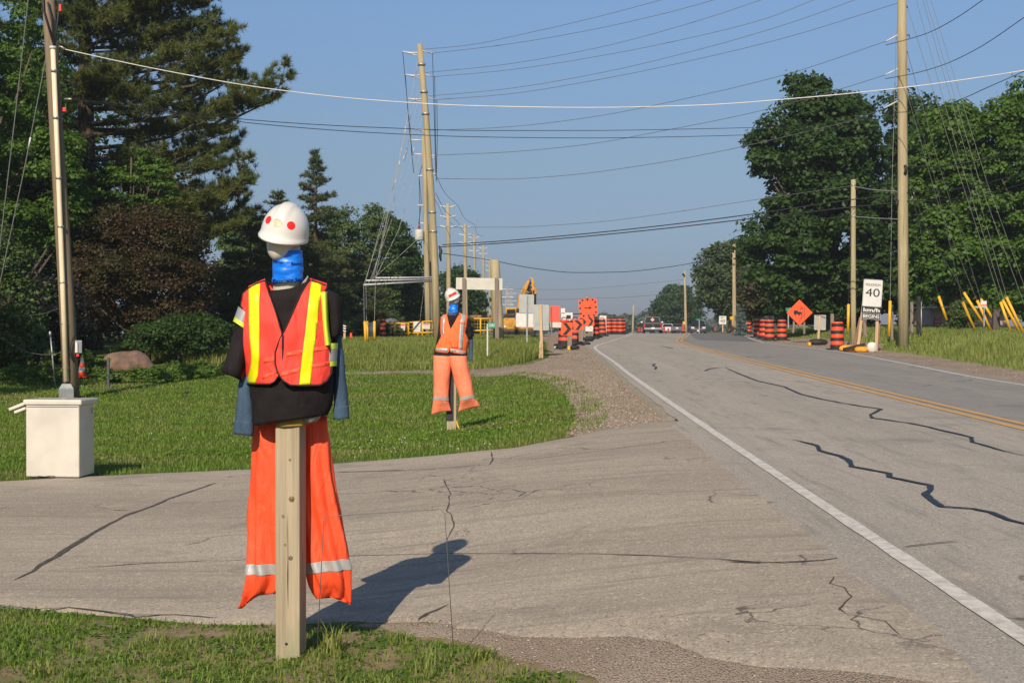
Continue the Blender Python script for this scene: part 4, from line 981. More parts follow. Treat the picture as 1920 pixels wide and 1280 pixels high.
sho = sh.build('shirt', M['tee'], m1, smooth=True); sm = sho.modifiers.new('thick', 'SOLIDIFY'); sm.thickness = .003
bd = MB()
for a, b_, mi in ((644, 655, 0), (655, 677, 1), (677, 687, 0)):
    bd = MB(); F1.loft([(590, a, 634 - (a - 644) * .06, a - 1, .095, .0), (590, b_, 634 - (b_ - 644) * .06, b_ - 1, .097, .0)], 24, 2, bd, cap=False, wr=.001, mi=mi); bd.build('reflective_band', [M['tape_l'], M['tape_s']], sho, smooth=True)
bd = MB()
F1.loft([(598, 548, 616, 546, .10, 0), (602, 600, 617, 598, .125, 0), (606, 648, 622, 646, .125, 0)], 24, 3, bd, cap=False, wr=.001, mi=0); bd.build('reflective_band', M['tape_l'], sho, smooth=True); bd = MB()
F1.loft([(447, 574, 470, 594, .0855, 0), (440, 594, 466, 612, .0885, 0)], 24, 2, bd, cap=False, wr=.001, mi=1)
F1.loft([(440, 594, 466, 612, .0885, 0), (437, 602, 465, 620, .0895, 0)], 24, 2, bd, cap=False, wr=.001, mi=0)
bd.build('reflective_band', [M['tape_l'], M['tape_s']], sho, smooth=True)
# denim sleeves
for rows, sd in (([(452, 690, 474, 690, .03, .02), (446, 730, 474, 730, .036, .02), (442, 770, 475, 772, .038, .02), (440, 789, 474, 792, .038, .02), (439, 790, 475, 793, .042, .02), (438, 814, 475, 818, .042, .02)], 1), ([(622, 630, 640, 630, .03, .03), (625, 680, 645, 680, .032, .03), (626, 730, 650, 728, .034, .03), (625, 764, 653, 761, .036, .03), (624, 765, 654, 762, .039, .03), (625, 787, 655, 784, .039, .03)], 2)):
    q = F1.loft(rows, 24, 5, cap=False, wr=.006, ws=(16, 12), seed=sd).build('denim_sleeve', M['denim'], m1, smooth=True); sm = q.modifiers.new('thick', 'SOLIDIFY'); sm.thickness = .003
q = F1.loft([(558, 535, 578, 527, .06, .02), (566, 528, 579, 519, .05, .03), (572, 524, 577, 516, .03, .04)], 16, 3, wr=.003, seed=8).build('collar', M['grey_cloth'], m1, smooth=True)
q = F1.loft([(560, 776, 604, 772, .085, 0), (563, 790, 600, 783, .08, 0), (577, 794, 592, 790, .07, 0)], 16, 3, wr=.003, seed=8).build('shirt_tail', M['grey_cloth'], m1, smooth=True)
q = F1.loft([(519, 780, 571, 778, .075, 0), (517, 796, 572, 795, .078, 0), (519, 801, 571, 798, .076, 0)], 16, 2, wr=.002, expo=.5, seed=1).build('support_block', pm('yellowed_board', (.42, .26, .045), .8, .2, 12), m1, smooth=True)
# vest
VL = [(496, 526), (482, 531), (466, 540), (455, 550), (452, 569), (449, 620), (448, 663), (451, 698), (452, 714), (457, 719), (482, 720), (506, 720), (515, 715), (524, 702), (530, 690), (530, 655), (530, 628), (527, 618), (516, 581), (504, 548), (498, 528)]
VR = [(581, 525), (593, 528), (604, 532), (614, 536), (609, 550), (607, 577), (609, 612), (617.6, 651), (623.6, 680), (622, 699), (612.5, 715), (600, 722), (570, 723), (544, 722), (530, 713), (520, 698), (515.5, 680), (516, 660), (525, 634), (538, 610), (550.6, 581), (564, 551.5), (574.6, 534)]
vl, _ = panel(F1, 'safety_vest', VL, ff1, .010, M['vest'], m1, wr=.012, seed=1, trim=.0035)
panel(F1, 'stripe', [(488, 530), (486, 569), (486, 672), (483, 703), (478, 718.5), (462, 718.5), (470.5, 682), (470.5, 660), (467, 620), (466.5, 569), (466.5, 541), (476, 535)], ff1, .0135, M['tape_y'], vl, wr=.012, seed=1)
panel(F1, 'tape', [(494, 672), (528, 664), (528, 673), (494, 681)], ff1, .0112, M['vest_band'], vl, wr=.012, seed=1)
panel(F1, 'tape', [(492, 703), (519, 695), (524, 697), (492, 711)], ff1, .0112, M['vest_band'], vl, wr=.012, seed=1)
vr, _ = panel(F1, 'safety_vest', VR, ff1, .018, M['vest'], m1, wr=.012, seed=3, trim=.0035)
panel(F1, 'stripe', [(584, 527), (604, 533), (598.7, 569), (593.5, 620), (587.5, 665), (581.5, 721), (561, 721), (566, 672), (573, 620), (578, 572)], ff1, .0215, M['tape_y'], vr, wr=.012, seed=3)
for pl in ([(537, 661), (567, 655), (566, 664), (537, 669)], [(590, 651), (616, 647), (618, 655), (588.5, 660)], [(525, 698), (564, 688), (563, 696), (529, 706)], [(586, 683), (622, 676), (622, 684), (585, 690)]):
    panel(F1, 'tape', pl, ff1, .0192, M['vest_band'], vr, wr=.012, seed=3)
vb, _ = panel(F1, 'vest_back', [(496, 527), (520, 536), (560, 536), (581, 526), (612, 537), (609, 600), (622, 690), (600, 718), (470, 718), (450, 690), (450, 600), (455, 550)], ff1, .012, M['vest'], m1, wr=.008, seed=6, trim=.0035, sgn=-1)
for xa, ya, xb, yb in ((497, 527, 466, 541), (581, 526, 613, 536)):            # over the shoulders
    r_ = []; sp = MB()
    for i in range(7):
        t = i / 6; r_.append([F1.L(xa + (xb - xa) * q / 5, ya + (yb - ya) * q / 5 - 5 * math.sin(math.pi * t), -.02 + .05 * t) for q in range(6)])
    sp.loft(r_, 0, False, False); sp.build('shoulder_strap', M['vest'], vb, smooth=True)
q = F1.loft([(498, 540, 530, 560, .004, .055), (503, 532, 527, 556, .004, .057)], 12, 2, wr=.001).build('vest_collar', M['vest'], m1, smooth=True)
# neck, gaiter, head, hat
F1.loft([(512, 575, 566, 566, .045, .01), (511, 556, 562, 548, .05, .008), (512, 540, 565, 536, .060, .006), (514, 500, 565, 500, .066, 0), (520, 462, 563, 462, .06, 0)], 32, 4, wr=0, expo=1).build('neck', M['skin'], m1, smooth=True)
GR = [(509.5, 531, 567.5, 527, .076, .0), (511, 515, 568.5, 513, .077, .0), (511, 500, 568.5, 498, .075, -.004), (511, 485, 568, 483, .077, .0), (512, 471, 567, 469, .075, .0)]
ga = F1.loft(GR, 48, 10, cap=False, wr=.005, ws=(14, 40), seed=3, expo=.8).build('neck_gaiter', M['gaiter'], m1, smooth=True)
sm = ga.modifiers.new('thick', 'SOLIDIFY'); sm.thickness = .002
def wrapped(name, s, cx, cy, wpx, hpx, parent, out=.0055, mat='ink', skew=0.0):
    t = text(name, s, M[mat], parent, 0, 0, wpx, hpx, 0, .0, .012); me = t.data
    f, mm = F1.surf(GR, expo=.8, wr=.005, ws=(14, 40), seed=3)
    b_ = bmesh.new(); b_.from_mesh(me); b_.normal_update(); bmesh.ops.delete(b_, geom=[f_ for f_ in b_.faces if abs(f_.normal.y) < .5], context='FACES_ONLY'); b_.to_mesh(me); b_.free()
    hw = 29.0
    for v in me.vertices:
        px = cx + v.co.x; py = cy - v.co.z + skew * v.co.x
        c = max(-.97, min(.97, (px - 539.5) / hw)); u = -math.acos(math.copysign(abs(c) ** (1 / .8), c)); vv = (529 - py) / 14.9
        v.co = f(u, max(0, min(4, vv)), out * .5)
    me.update(); return t
wrapped('lettering', 'Basement Sto', 540, 525.5, 52, 7, ga)
wrapped('lettering', 'Storage', 522.5, 491.5, 20, 5.5, ga, skew=.12)
wrapped('lettering', 'Basem', 556, 495, 20, 5.5, ga, skew=.02)
hrot = (R(7), R(14), R(-9))
head(m1, F1.L(531, 447, -.012), (R(6), R(4), R(-14)), 1.0)
hard_hat(m1, F1.L(534, 437, -.01), .108, .122, .138, hrot, [('disc', R(-34), R(21), .175, .14, 'red', 'sticker'), ('disc', R(33), R(21), .175, .14, 'red', 'sticker'), ('disc', R(-3), R(20), .21, .13, 'badge', 'badge')])
# trousers hang behind the post
yt = .125
LEG1 = [(474, 784, 545, 784, .045, yt), (473, 850, 545, 850, .05, yt), (470, 930, 546, 930, .055, yt), (466, 1000, 545, 1000, .06, yt), (462, 1058, 540, 1058, .065, yt), (461, 1078, 538, 1078, .066, yt), (457, 1105, 530, 1100, .055, yt, 2), (452, 1128, 522, 1112, .03, yt, 6), (449, 1141, 517, 1113, .006, yt, 9)]
LEG2 = [(548, 780, 612, 780, .045, yt), (556, 850, 619, 850, .05, yt), (566, 930, 632, 930, .055, yt), (572, 1000, 645, 1000, .06, yt), (575, 1056, 653, 1047, .065, yt), (577, 1076, 655, 1068, .066, yt), (582, 1096, 656, 1092, .055, yt, 2), (592, 1114, 657, 1118, .03, yt, 6), (598, 1123, 658, 1134, .006, yt, 8)]
kw = dict(wr=.016, ws=(11, 2.6), fold=.015, nf=7)
tr_ = F1.loft(LEG1, 44, 5, seed=3, **kw); F1.loft(LEG2, 44, 5, tr_, seed=5, **kw)
F1.loft([(478, 770, 608, 770, .05, yt), (476, 790, 612, 790, .055, yt), (500, 806, 590, 806, .04, yt)], 32, 3, tr_, wr=.004)
tro = tr_.build('trousers', M['trous'], m1, smooth=True)
for lg, sd in ((LEG1, 3), (LEG2, 5)): F1.loft(lg, 44, 5, cap=False, v0=4.0, v1=4.98, out=.0045, seed=sd, **kw).build('reflective_band', M['tape_s'], tro, smooth=True)

# ---------------- the far mannequin on the lawn
Y2 = 20.1
F2 = Fig(847, 823, Y2); o2 = Vector(((847 - CX) / F2.k, Y2, EYE - (823 - HZ) / F2.k))
p2 = thing('wooden_post', 'grey timber post on the lawn with black plastic wrap, carrying the far mannequin', 'post', o2)
mb = MB(); mb.box((0, 0, .6), (.135, .135, 1.3)); mb.build('shaft', M['wood'], p2, bevel=.006)
mb = MB(); mb.box((-.022, -.004, .68), (.105, .142, .84)); mb.build('wrap', M['wrap'], p2, bevel=.006)
mb = MB(); mb.tube([(.07, -.05, .26), (.09, -.09, .19), (.13, -.10, .10), (.145, -.10, .05)], [.010, .013, .015, .009], 6); mb.build('strap', M['guard'], p2, smooth=True)
m2 = thing('mannequin', 'far mannequin on the lawn in orange vest with silver stripes and faded coral trousers', 'mannequin', o2, 0, 'dressed roadside mannequins')
ff2 = front_fn(F2, [(690, 812, 876, .13), (660, 812, 877, .15), (640, 815, 880, .15), (620, 822, 878, .14), (605, 823, 878, .12), (597, 824, 879, .09), (592, 824, 879, .05), (587, 824, 879, .01), (560, 824, 879, .005)])
sh = F2.loft([(813, 672, 875, 672, .125, -.02), (814, 660, 876, 660, .13, -.02), (818, 640, 876, 640, .13, -.01), (823, 618, 874, 618, .125, 0), (826, 603, 876, 603, .11, 0), (832, 593, 872, 593, .08, 0), (839, 589, 862, 588, .06, 0)], 36, 4, cap=False, wr=.008, seed=2)
F2.loft([(832, 594, 826, 606, .05, 0), (824, 601, 834, 608, .07, 0), (821, 622, 830, 626, .075, 0), (818, 646, 827, 648, .075, .02)], 24, 4, sh, cap=False, wr=.006)
F2.loft([(866, 596, 876, 592, .05, 0), (868, 606, 882, 604, .075, 0), (871, 620, 886, 617, .08, 0), (873, 634, 889, 630, .08, 0)], 24, 4, sh, cap=False, wr=.006)
q = sh.build('shirt', M['tee'], m2, smooth=True); q.modifiers.new('thick', 'SOLIDIFY').thickness = .003
q = F2.loft([(877, 622, 886, 622, .03, 0), (879, 650, 887, 650, .032, 0), (879, 667, 886, 667, .03, 0), (878.5, 667.5, 886.5, 667.5, .034, 0), (879, 677, 886, 676, .034, 0)], 20, 4, cap=False, wr=.005).build('denim_sleeve', M['denim'], m2, smooth=True); q.modifiers.new('thick', 'SOLIDIFY').thickness = .003
F2.loft([(838, 592, 860, 590, .07, 0), (840, 585, 859, 584, .075, 0)], 24, 3, wr=.003, cap=False).build('collar', M['denim'], m2, smooth=True)
V2L = [(838, 588), (832, 590), (827, 594), (825, 600), (824.5, 621), (827, 630), (820, 644), (816, 652), (816, 659), (839, 662), (842, 659), (847, 640), (848, 620), (845, 617), (841, 604)]
V2R = [(861.6, 586), (870, 589), (878, 592), (876, 605), (873, 624), (879, 637), (878, 648), (874, 665), (858, 663), (844, 660), (842, 640), (843, 622), (845, 617), (853, 603)]
a, _ = panel(F2, 'safety_vest', V2L, ff2, .014, M['vest2'], m2, .03, .008, 2)
panel(F2, 'stripe', [(835.5, 590), (830, 594), (829, 606), (827.5, 621), (830, 628), (833.5, 628), (832, 620), (833, 606)], ff2, .0185, M['tape_s'], a, .03, .008, 2)
panel(F2, 'stripe', [(816.5, 653), (828, 652), (840, 653), (839, 659.5), (827, 657.5), (816.5, 657.5)], ff2, .0185, M['tape_s'], a, .03, .008, 2)
a, _ = panel(F2, 'safety_vest', V2R, ff2, .020, M['vest2'], m2, .03, .008, 4)
panel(F2, 'stripe', [(865, 588.5), (873, 590.5), (871, 608), (868.5, 630), (867, 655), (860, 654), (861, 630), (863, 608)], ff2, .0245, M['tape_s'], a, .03, .008, 4)
panel(F2, 'stripe', [(844, 653.5), (858, 655.5), (874, 659.5), (873, 664), (858, 661.5), (844, 658.5)], ff2, .0255, M['tape_s'], a, .03, .008, 4)
panel(F2, 'tape', [(863.2, 604.5), (872.2, 604.5), (872, 607), (863, 607)], ff2, .0265, M['vest_band'], a, .03, .008, 4)
panel(F2, 'pocket', [(845, 640), (859, 640), (859, 653), (845, 652)], ff2, .0225, M['vest2'], a, .03, .008, 4)
panel(F2, 'vest_back', [(838, 589), (850, 593), (861, 587), (878, 593), (876, 620), (879, 645), (873, 664), (816, 659), (827, 630), (825, 600)], ff2, .014, M['vest2'], m2, .03, .006, 5, sgn=-1)
F2.loft([(840, 592, 860, 592, .07, 0), (842, 580, 857, 580, .065, 0), (843, 562, 857, 562, .06, 0)], 24, 3, wr=0).build('neck', M['skin'], m2, smooth=True)
q = F2.loft([(841, 587, 859, 586, .078, 0), (841, 581, 859, 580, .08, 0), (842, 575, 858, 574, .075, 0), (842, 568.5, 858, 568, .077, 0)], 36, 8, cap=False, wr=.010, ws=(8, 26), seed=4).build('neck_gaiter', M['gaiter'], m2, smooth=True)
head(m2, F2.L(850.5, 556, -.01), (R(0), R(-12), R(12)), 1.05)
hard_hat(m2, F2.L(848.5, 556, 0), .105, .12, .125, (R(2), R(-27), R(10)), [('rect', R(0), R(14), .62, .15, 'red', 'sticker')])
LG1 = [(813, 666, 846, 668, .10, -.10), (812.5, 690, 845, 690, .10, -.12), (813, 720, 842, 720, .09, -.13), (812.5, 744, 841, 744, .085, -.14), (812, 750, 841.5, 751, .08, -.14), (811, 764, 844, 762, .04, -.14, 1), (809, 777, 846, 770, .006, -.14, 1.5)]
LG2 = [(842, 667, 875, 667, .10, -.10), (845.5, 690, 879, 690, .10, -.12), (853, 720, 885, 716, .09, -.13), (861, 746, 889, 739, .085, -.14), (861.5, 752, 890, 745, .08, -.14), (861, 762, 895, 753, .04, -.14, 1), (859, 772, 900, 761, .006, -.14, 1.5)]
tr_ = F2.loft(LG1, 36, 5, wr=.012, ws=(7, 3), seed=3); F2.loft(LG2, 36, 5, tr_, wr=.012, ws=(7, 3), seed=6)
tro = tr_.build('trousers', M['trous2'], m2, smooth=True)
for lg, sd in ((LG1, 3), (LG2, 6)): F2.loft(lg, 36, 5, cap=False, v0=3.0, v1=4.0, out=.005, wr=.012, ws=(7, 3), seed=sd).build('reflective_band', M['tape_s'], tro, smooth=True)
# wire sign frame by the near post
mb = MB(); a, b_ = G(593, 1212), G(852, 1232); ya = 6.35
A_ = P(594, 1215, 6.3); B_ = P(852, 1235, 6.15)
TA, TBp = P(607, 968, 6.3), P(834, 955, 6.15)
def wr_(*pts): mb.tube(pts, .0028, 6)
o_ = Vector((A_.x, A_.y, A_.z))
wf = thing('wire_sign_frame', 'thin empty wire frame stuck in the verge right of the near post', 'wire frame', o_)
mb.tube([Vector((0, 0, -.03)), TA - o_ + Vector((0, 0, -.02)), TA - o_ + Vector((.006, 0, -.004)), TA - o_ + Vector((.025, 0, .002)), TBp - o_ + Vector((-.02, 0, .002)), TBp - o_ + Vector((0, 0, -.015)), B_ - o_ + Vector((0, 0, -.03))], .0019, 6)
mb.build('frame', M['wire'], wf, smooth=True)
# ================================================================== poles, wires, guys
def pole(label, base_px, Yd, top, rb, rt, mat='pole', name='utility_pole', group=None, bow=0.0):
    B = Vector((bow, 0, 0))
    g = gx(base_px, Yd); t = thing(name, label, 'utility pole', g, 0, group); T = P(top[0], top[1], Yd) - g
    mb = MB(); mb.tube([(0, 0, -.4), T * .25 + B * .75, T * .5 + B, T * .75 + B * .75, T], [rb, rb + (rt - rb) * .25, (rb + rt) / 2, rb + (rt - rb) * .75, rt], 14)
    mb.build('shaft', M[mat], t, smooth=True)
    return t, g, T
def wire(label, pts, Ya, Yb, r=.011, mat='wire', group='overhead wires', cat='wire', n=28, name='overhead_wire', Ys=None):
    k = len(pts); L_ = [0]
    for i in range(1, k): L_.append(L_[-1] + math.hypot(pts[i][0] - pts[i - 1][0], pts[i][1] - pts[i - 1][1]))
    fx, fy = herm(L_, [p[0] for p in pts]) if k > 2 else (lambda s_: np.interp(s_, L_, [p[0] for p in pts])), herm(L_, [p[1] for p in pts]) if k > 2 else (lambda s_: np.interp(s_, L_, [p[1] for p in pts]))
    q = []
    for i in range(n + 1):
        s_ = L_[-1] * i / n; iv = 1 / Ya + (1 / Yb - 1 / Ya) * i / n
        if Ys is not None: iv = float(np.interp(s_, L_, [1 / y for y in Ys]))
        q.append(P(float(fx(s_)), float(fy(s_)), 1 / iv))
    mb = MB(); o = q[0]; mb.tube([p - o for p in q], r, 5, caps=False)
    ob = mb.build(name, M[mat], None, smooth=True); ob.location = o
    return tag(ob, label, cat, group)
YP1, YP2, YR, YLP = 60.0, 66.0, 49.0, 30.0
# tall pole left of centre
t1, g1, T1 = pole('tallest leaning pole left of centre, three arms and drop cables near its top', 820, YP1, (787, 83), .168, .118, bow=.11)
l1 = lambda px, py, d=0: P(px, py, YP1 + d) - g1
for (ax, ay, bx, by) in ((786, 99, 755, 97), (790, 141, 760, 140), (794, 185, 765, 185), (801, 242, 778, 242)):
    mb = MB(); mb.tube([l1(ax, ay), l1((ax + bx) / 2, (ay + by) / 2 + 2), l1(bx, by)], [.035, .05, .03], 6); mb.tube([l1(ax + 1, ay + 6), l1((ax + bx) / 2 - 2, (ay + by) / 2 + 3)], .025, 5); mb.build('insulator_arm', M['ceramic'], t1, smooth=True)
for (ax, ay, bx, by) in ((789, 93, 811, 100), (793, 137, 815, 144), (796, 180, 819, 188), (802, 290, 816, 292), (805, 325, 817, 326)):
    mb = MB(); mb.tube([l1(ax, ay), l1((ax + bx) / 2, (ay + by) / 2 + 1), l1(bx, by)], [.03, .035, .028], 6); mb.build('insulator_arm', M['ceramic'], t1, smooth=True)
for pl in ([(755, 97), (759, 140), (764, 195), (768, 250), (774, 292)], [(760, 141), (764, 200), (769, 240), (772, 290), (776, 325)], [(811, 100), (813, 180), (815, 250), (817, 330)], [(815, 144), (816, 230), (818, 325)], [(819, 188), (820, 260), (818, 340)]):
    mb = MB(); mb.tube([l1(*p) for p in pl], .014, 5, caps=False); mb.build('drop_cable', M['wire_dark'], t1, smooth=True)
for py in (115, 165, 205, 307, 385, 420): f_ = (620 - py) / 537; mb = MB(); mb.lathe([(.17, -.04), (.172, .04)], 14, tuple(T1 * f_ * .99 + Vector((.44 * f_ * (1 - f_), 0, 0)))); mb.build('bolted_band', M['galv'], t1, smooth=True)
mb = MB(); mb.tube([l1(823, 461, -.2), l1(827, 470, -.25), l1(825, 480, -.25), l1(827, 490, -.25)], [.03, .07, .06, .03], 6); mb.build('cable_splice', M['wire_dark'], t1, smooth=True)
for i, (a, b_, d) in enumerate((((813, 520), (704, 521), -1.0), ((813, 524), (686, 526), -2.0), ((813, 527), (682, 534), -3.0))):
    mb = MB(); mb.tube([l1(*a), l1(b_[0], b_[1], d)], .034, 8); mb.build('guy_strut', M['ceramic'], t1, smooth=True)
# transformer pole just behind it
t2, g2, T2 = pole('slightly shorter pole close behind the tallest one, carrying the pale transformer can', 803, YP2, (795, 255), .135, .11)
l2 = lambda px, py, d=0: P(px, py, YP2 + d) - g2
for a, b_ in (((796, 263), (771, 263)), ((797, 290), (778, 289)), ((797, 328), (784, 331)), ((799, 300), (814, 296)), ((800, 385), (783, 385)), ((801, 420), (786, 418))):
    mb = MB(); mb.tube([l2(*a), l2(*b_)], [.03, .045], 6); mb.build('insulator_arm', M['ceramic'], t2, smooth=True)
mb = MB(); c = l2(786, 441, -.2); mb.lathe([(.12, .27), (.2, .25), (.21, .2), (.21, -.2), (.19, -.24), (.02, -.25)], 18, tuple(c)); tc_ = mb.build('transformer', M['can'], t2, smooth=True)
mb = MB(); mb.lathe([(.05, .25), (.07, .3), (.04, .36), (.06, .4), (.02, .5)], 10, tuple(c)); mb.build('bushing', pm('brown_bushing', (.25, .04, .03), .3), tc_, smooth=True)
mb = MB(); mb.tube([c + Vector((0, 0, .5)), l2(787, 400), l2(786, 330), l2(797, 290)], .014, 5); mb.tube([l2(786, 331), l2(790, 380), l2(785, 420)], .014, 5); mb.build('drop_cable', M['wire_dark'], t2, smooth=True)
# receding poles
FP = [(840, 382, 842, 600, 88, 'tall far pole nearest behind the transformer pole'), (872, 420, 874, 610, 112, 'second far pole right of the far mannequin hat'), (889, 440, 891, 612, 132, 'third far pole behind the pale sign back'),
      (906, 460, 908, 612, 158, 'fourth far pole with dark hanging insulators'), (918, 484, 919, 612, 185, 'fifth far pole just left of the short stub pole')]
for i, (px, py, bx, by, Yd, lb) in enumerate(FP):
    t, g, T = pole(lb, bx, Yd, (px, py), .17, .11, group='poles receding along the road')
    l_ = lambda a, b_: P(a, b_, Yd) - g
    s_ = 60 / Yd * 1.15
    for q in range(3):
        yy_ = py + 5 + q * 24 * s_
        for sg in (-1, 1):
            mb = MB(); mb.tube([l_(px + 1, yy_ + 2), l_(px + sg * 19 * s_, yy_ - 1)], [.035, .05], 6); mb.build('insulator_arm', M['ceramic'], t, smooth=True)
t, g, T = pole('short thick brown stub pole standing by the pale sign back', 936, 58, (927, 487), .23, .20)
t, g, T = pole('thin grey pole squeezed between the two tall poles', 812, 68, (806, 420), .08, .07, 'pole_old')
# right-hand poles
t3, g3, T3 = pole('tallest roadside pole at right, running out of the top of the view', 1694, YR, (1691, -60), .19, .15)
l3 = lambda px, py, d=0: P(px, py, YR + d) - g3
mb = MB()
for py in (12, 97, 165): mb.tube([l3(1692, py), l3(1699, py - 2), l3(1701, py + 3)], .03, 6)
for py in (67, 131): mb.tube([l3(1692, py), l3(1705, py - 1), l3(1705, py + 4)], .02, 6)
mb.build('guy_bracket', M['hydraulic'], t3, smooth=True)
for a, b_, in (((1683, 66), (1661, 78)), ((1683, 129), (1660, 141)), ((1684, 189), (1658, 203))):
    mb = MB(); mb.tube([l3(*a), l3(*b_)], [.022, .03], 6); mb.build('dead_end_insulator', M['ceramic'], t3, smooth=True)
mb = MB(); mb.tube([l3(1697, 310, -.2), l3(1699, 318, -.25), l3(1697, 326, -.2)], .05, 6); mb.tube([l3(1683, 375, -.15), l3(1681, 385, -.2)], .05, 6); mb.build('cable_splice', M['wire_dark'], t3, smooth=True)
t, g, T = pole('plain brown pole between the orange diamond sign and the tallest right pole', 1600, 54, (1600, 337), .105, .09)
l_ = lambda px, py: P(px, py, 54) - g
for py in (347, 405): mb = MB(); mb.lathe([(.10, -.03), (.102, .03)], 12, tuple(l_(1600, py))); mb.build('bolted_band', M['galv'], t, smooth=True)
t, g, T = pole('brown pole beside the small blue spruce', 1377, 86, (1376, 453), .13, .10)
t, g, T = pole('far pole standing at the road crest between the waiting cars', 1286, 150, (1284, 507), .15, .11)
mb = MB(); mb.tube([P(1283, 517, 149.8) - g, P(1280, 513, 149.8) - g], .12, 6); mb.build('lamp_bracket', M['hydraulic'], t)
t, g, T = pole('thin faint pole on the horizon left of the pickup', 1186, 260, (1188, 572), .2, .15)
# leaning service pole at left
t4, g4, T4 = pole('leaning service pole at left with cream conduit strapped to it', 136, YLP, (87, -60), .17, .125, 'pole_old')
l4 = lambda px, py, d=0: P(px, py, YLP + d) - g4
mb = MB(); mb.tube([l4(124, 715, -.24), l4(117, 520, -.23), l4(108, 290, -.21), l4(99, 88, -.2)], [.055, .053, .051, .05], 14); cd = mb.build('conduit', pm('cream_conduit', (.85, .68, .47), .5, .06, 4), t4, smooth=True)
for px, py in ((100, 133), (104, 221), (109, 334), (113, 425), (116, 530), (119, 607), (122, 690)): mb = MB(); mb.lathe([(.066, -.02), (.068, .02)], 14, tuple(l4(px + 1, py, -.22))); mb.build('strap', M['galv'], cd, smooth=True)
mb = MB(); mb.lathe([(.07, -.03), (.075, .03)], 14, tuple(l4(99, 90, -.19))); mb.build('end_cap', M['ceramic'], cd, smooth=True)
mb = MB(); c = l4(125, 735, -.25); mb.box(c + Vector((0, 0, -.12)), (.30, .26, .40), Matrix.Rotation(R(14), 3, 'Z')); mb.box(c + Vector((0, 0, .13)), (.30, .26, .10), Matrix.Rotation(R(14), 3, 'Z'), 0, .6); mb.build('base_box', pm('grey_steel_box', (.27, .29, .30), .5, .15, 5, metal=.3), t4, bevel=.008)
mb = MB(); c = l4(147, 650, -.05); mb.box(c, (.14, .16, .27), Matrix.Rotation(R(20), 3, 'Z')); mt_ = mb.build('meter_box', M['galv'], t4, bevel=.01)
mb = MB(); mb.box(c + Vector((-.01, -.10, -.01)), (.05, .03, .22)); mb.build('face_plate', M['sign_white'], mt_)
mb = MB(); mb.tube([l4(141, 628, -.1), l4(134, 640, -.2), l4(131, 655, -.22), l4(134, 672, -.2), l4(143, 682, -.12), l4(146, 676, -.1)], .016, 6); mb.tube([l4(133, 640, -.2), l4(132, 660, -.2), l4(138, 678, -.2)], .014, 6); mb.build('cable_loop', M['wire_dark'], t4, smooth=True)
mb = MB(); mb.box(l4(146, 666, -.1), (.06, .05, .06)); mb.box(l4(121, 206, -.1), (.075, .06, .09)); mb.build('red_tag', M['red'], t4, bevel=.01)
mb = MB()
for pl in ([(79, -40), (82, 20), (101, 85)], [(113, -10), (108, 40), (103, 85)], [(90, 5), (97, 40), (102, 86)]): mb.tube([l4(p[0], p[1], -.16) for p in pl], .022, 6)
mb.build('riser_cable', M['wire_dark'], t4, smooth=True)
mb = MB(); mb.box(l4(113, 15, -.16), (.04, .04, .14)); mb.build('cable_marker', M['red'], t4)
mb = MB(); mb.tube([l4(104, 87), l4(115, 88, -.1), l4(122, 92, -.1)], .02, 6); mb.tube([l4(121, 186), l4(134, 186, -.1)], .022, 6)
mb.build('wire_hook', M['galv'], t4, smooth=True)

# overhead wires: (points in the photograph, depth at start, depth at end)
wire('thick white bare cable sagging right across the whole view from the leaning pole', [(118, 92), (140, 97), (300, 131), (500, 166), (700, 188), (900, 199), (1100, 202), (1300, 198), (1500, 184), (1700, 164), (1860, 142), (1960, 126)], YLP, 27, .0105, 'wire_white', None, 'cable', 60)
ow = 'conductors from the tallest leaning pole to the right'
wire('topmost thin conductor leaving the tallest leaning pole to the upper right', [(789, 93), (870, 86), (1000, 60), (1120, 32), (1244, -1), (1300, -17)], YP1, YR + 4, group=ow)
wire('second conductor from the top off the tallest leaning pole', [(811, 100), (940, 85), (1100, 58), (1240, 27), (1343, -1), (1400, -18)], YP1, YR + 3, group=ow)
wire('third conductor from the top off the tallest leaning pole', [(793, 137), (940, 122), (1120, 90), (1300, 42), (1431, -1), (1480, -18)], YP1, YR + 3, group=ow)
wire('fourth conductor from the top off the tallest leaning pole', [(815, 144), (940, 133), (1120, 106), (1300, 70), (1440, 34), (1529, -1), (1570, -16)], YP1, YR + 3, group=ow)
wire('fifth conductor from the top, ending above the tallest right pole', [(796, 181), (940, 168), (1120, 138), (1300, 96), (1480, 44), (1606, -1), (1690, -32)], YP1, YR + 1, group=ow)
wire('sixth conductor from the top, reaching the right pole at the picture top', [(819, 187), (940, 178), (1120, 150), (1300, 113), (1480, 69), (1684, 6)], YP1, YR, group=ow)
wire('long conductor rising behind the white cable to the upper arm of the right pole', [(802, 245), (940, 239), (1100, 221), (1300, 182), (1480, 138), (1661, 78)], YP2, YR, group=ow)
wire('long conductor rising to the middle arm of the right pole', [(816, 291), (940, 286), (1100, 271), (1240, 246), (1400, 214), (1540, 178), (1660, 141)], YP2, YR, group=ow)
wire('lowest long conductor passing before the dark maple to the lower arm', [(817, 335), (940, 336), (1060, 329), (1200, 311), (1350, 284), (1500, 250), (1600, 225), (1658, 203)], YP2, YR, group=ow)
wire('upper of two thin dark lines at left that cross behind the white cable', [(134, 186), (300, 204), (480, 226), (700, 239), (900, 245), (1100, 245), (1300, 242), (1450, 238), (1690, 214)], YLP, YR + 3, .009, 'wire_dark')
wire('lower of two thin dark lines at left that cross behind the white cable', [(134, 188), (300, 208), (480, 232), (700, 249), (900, 257), (1100, 259), (1300, 256), (1450, 251), (1690, 222)], YLP, YR + 3, .009, 'wire_dark')
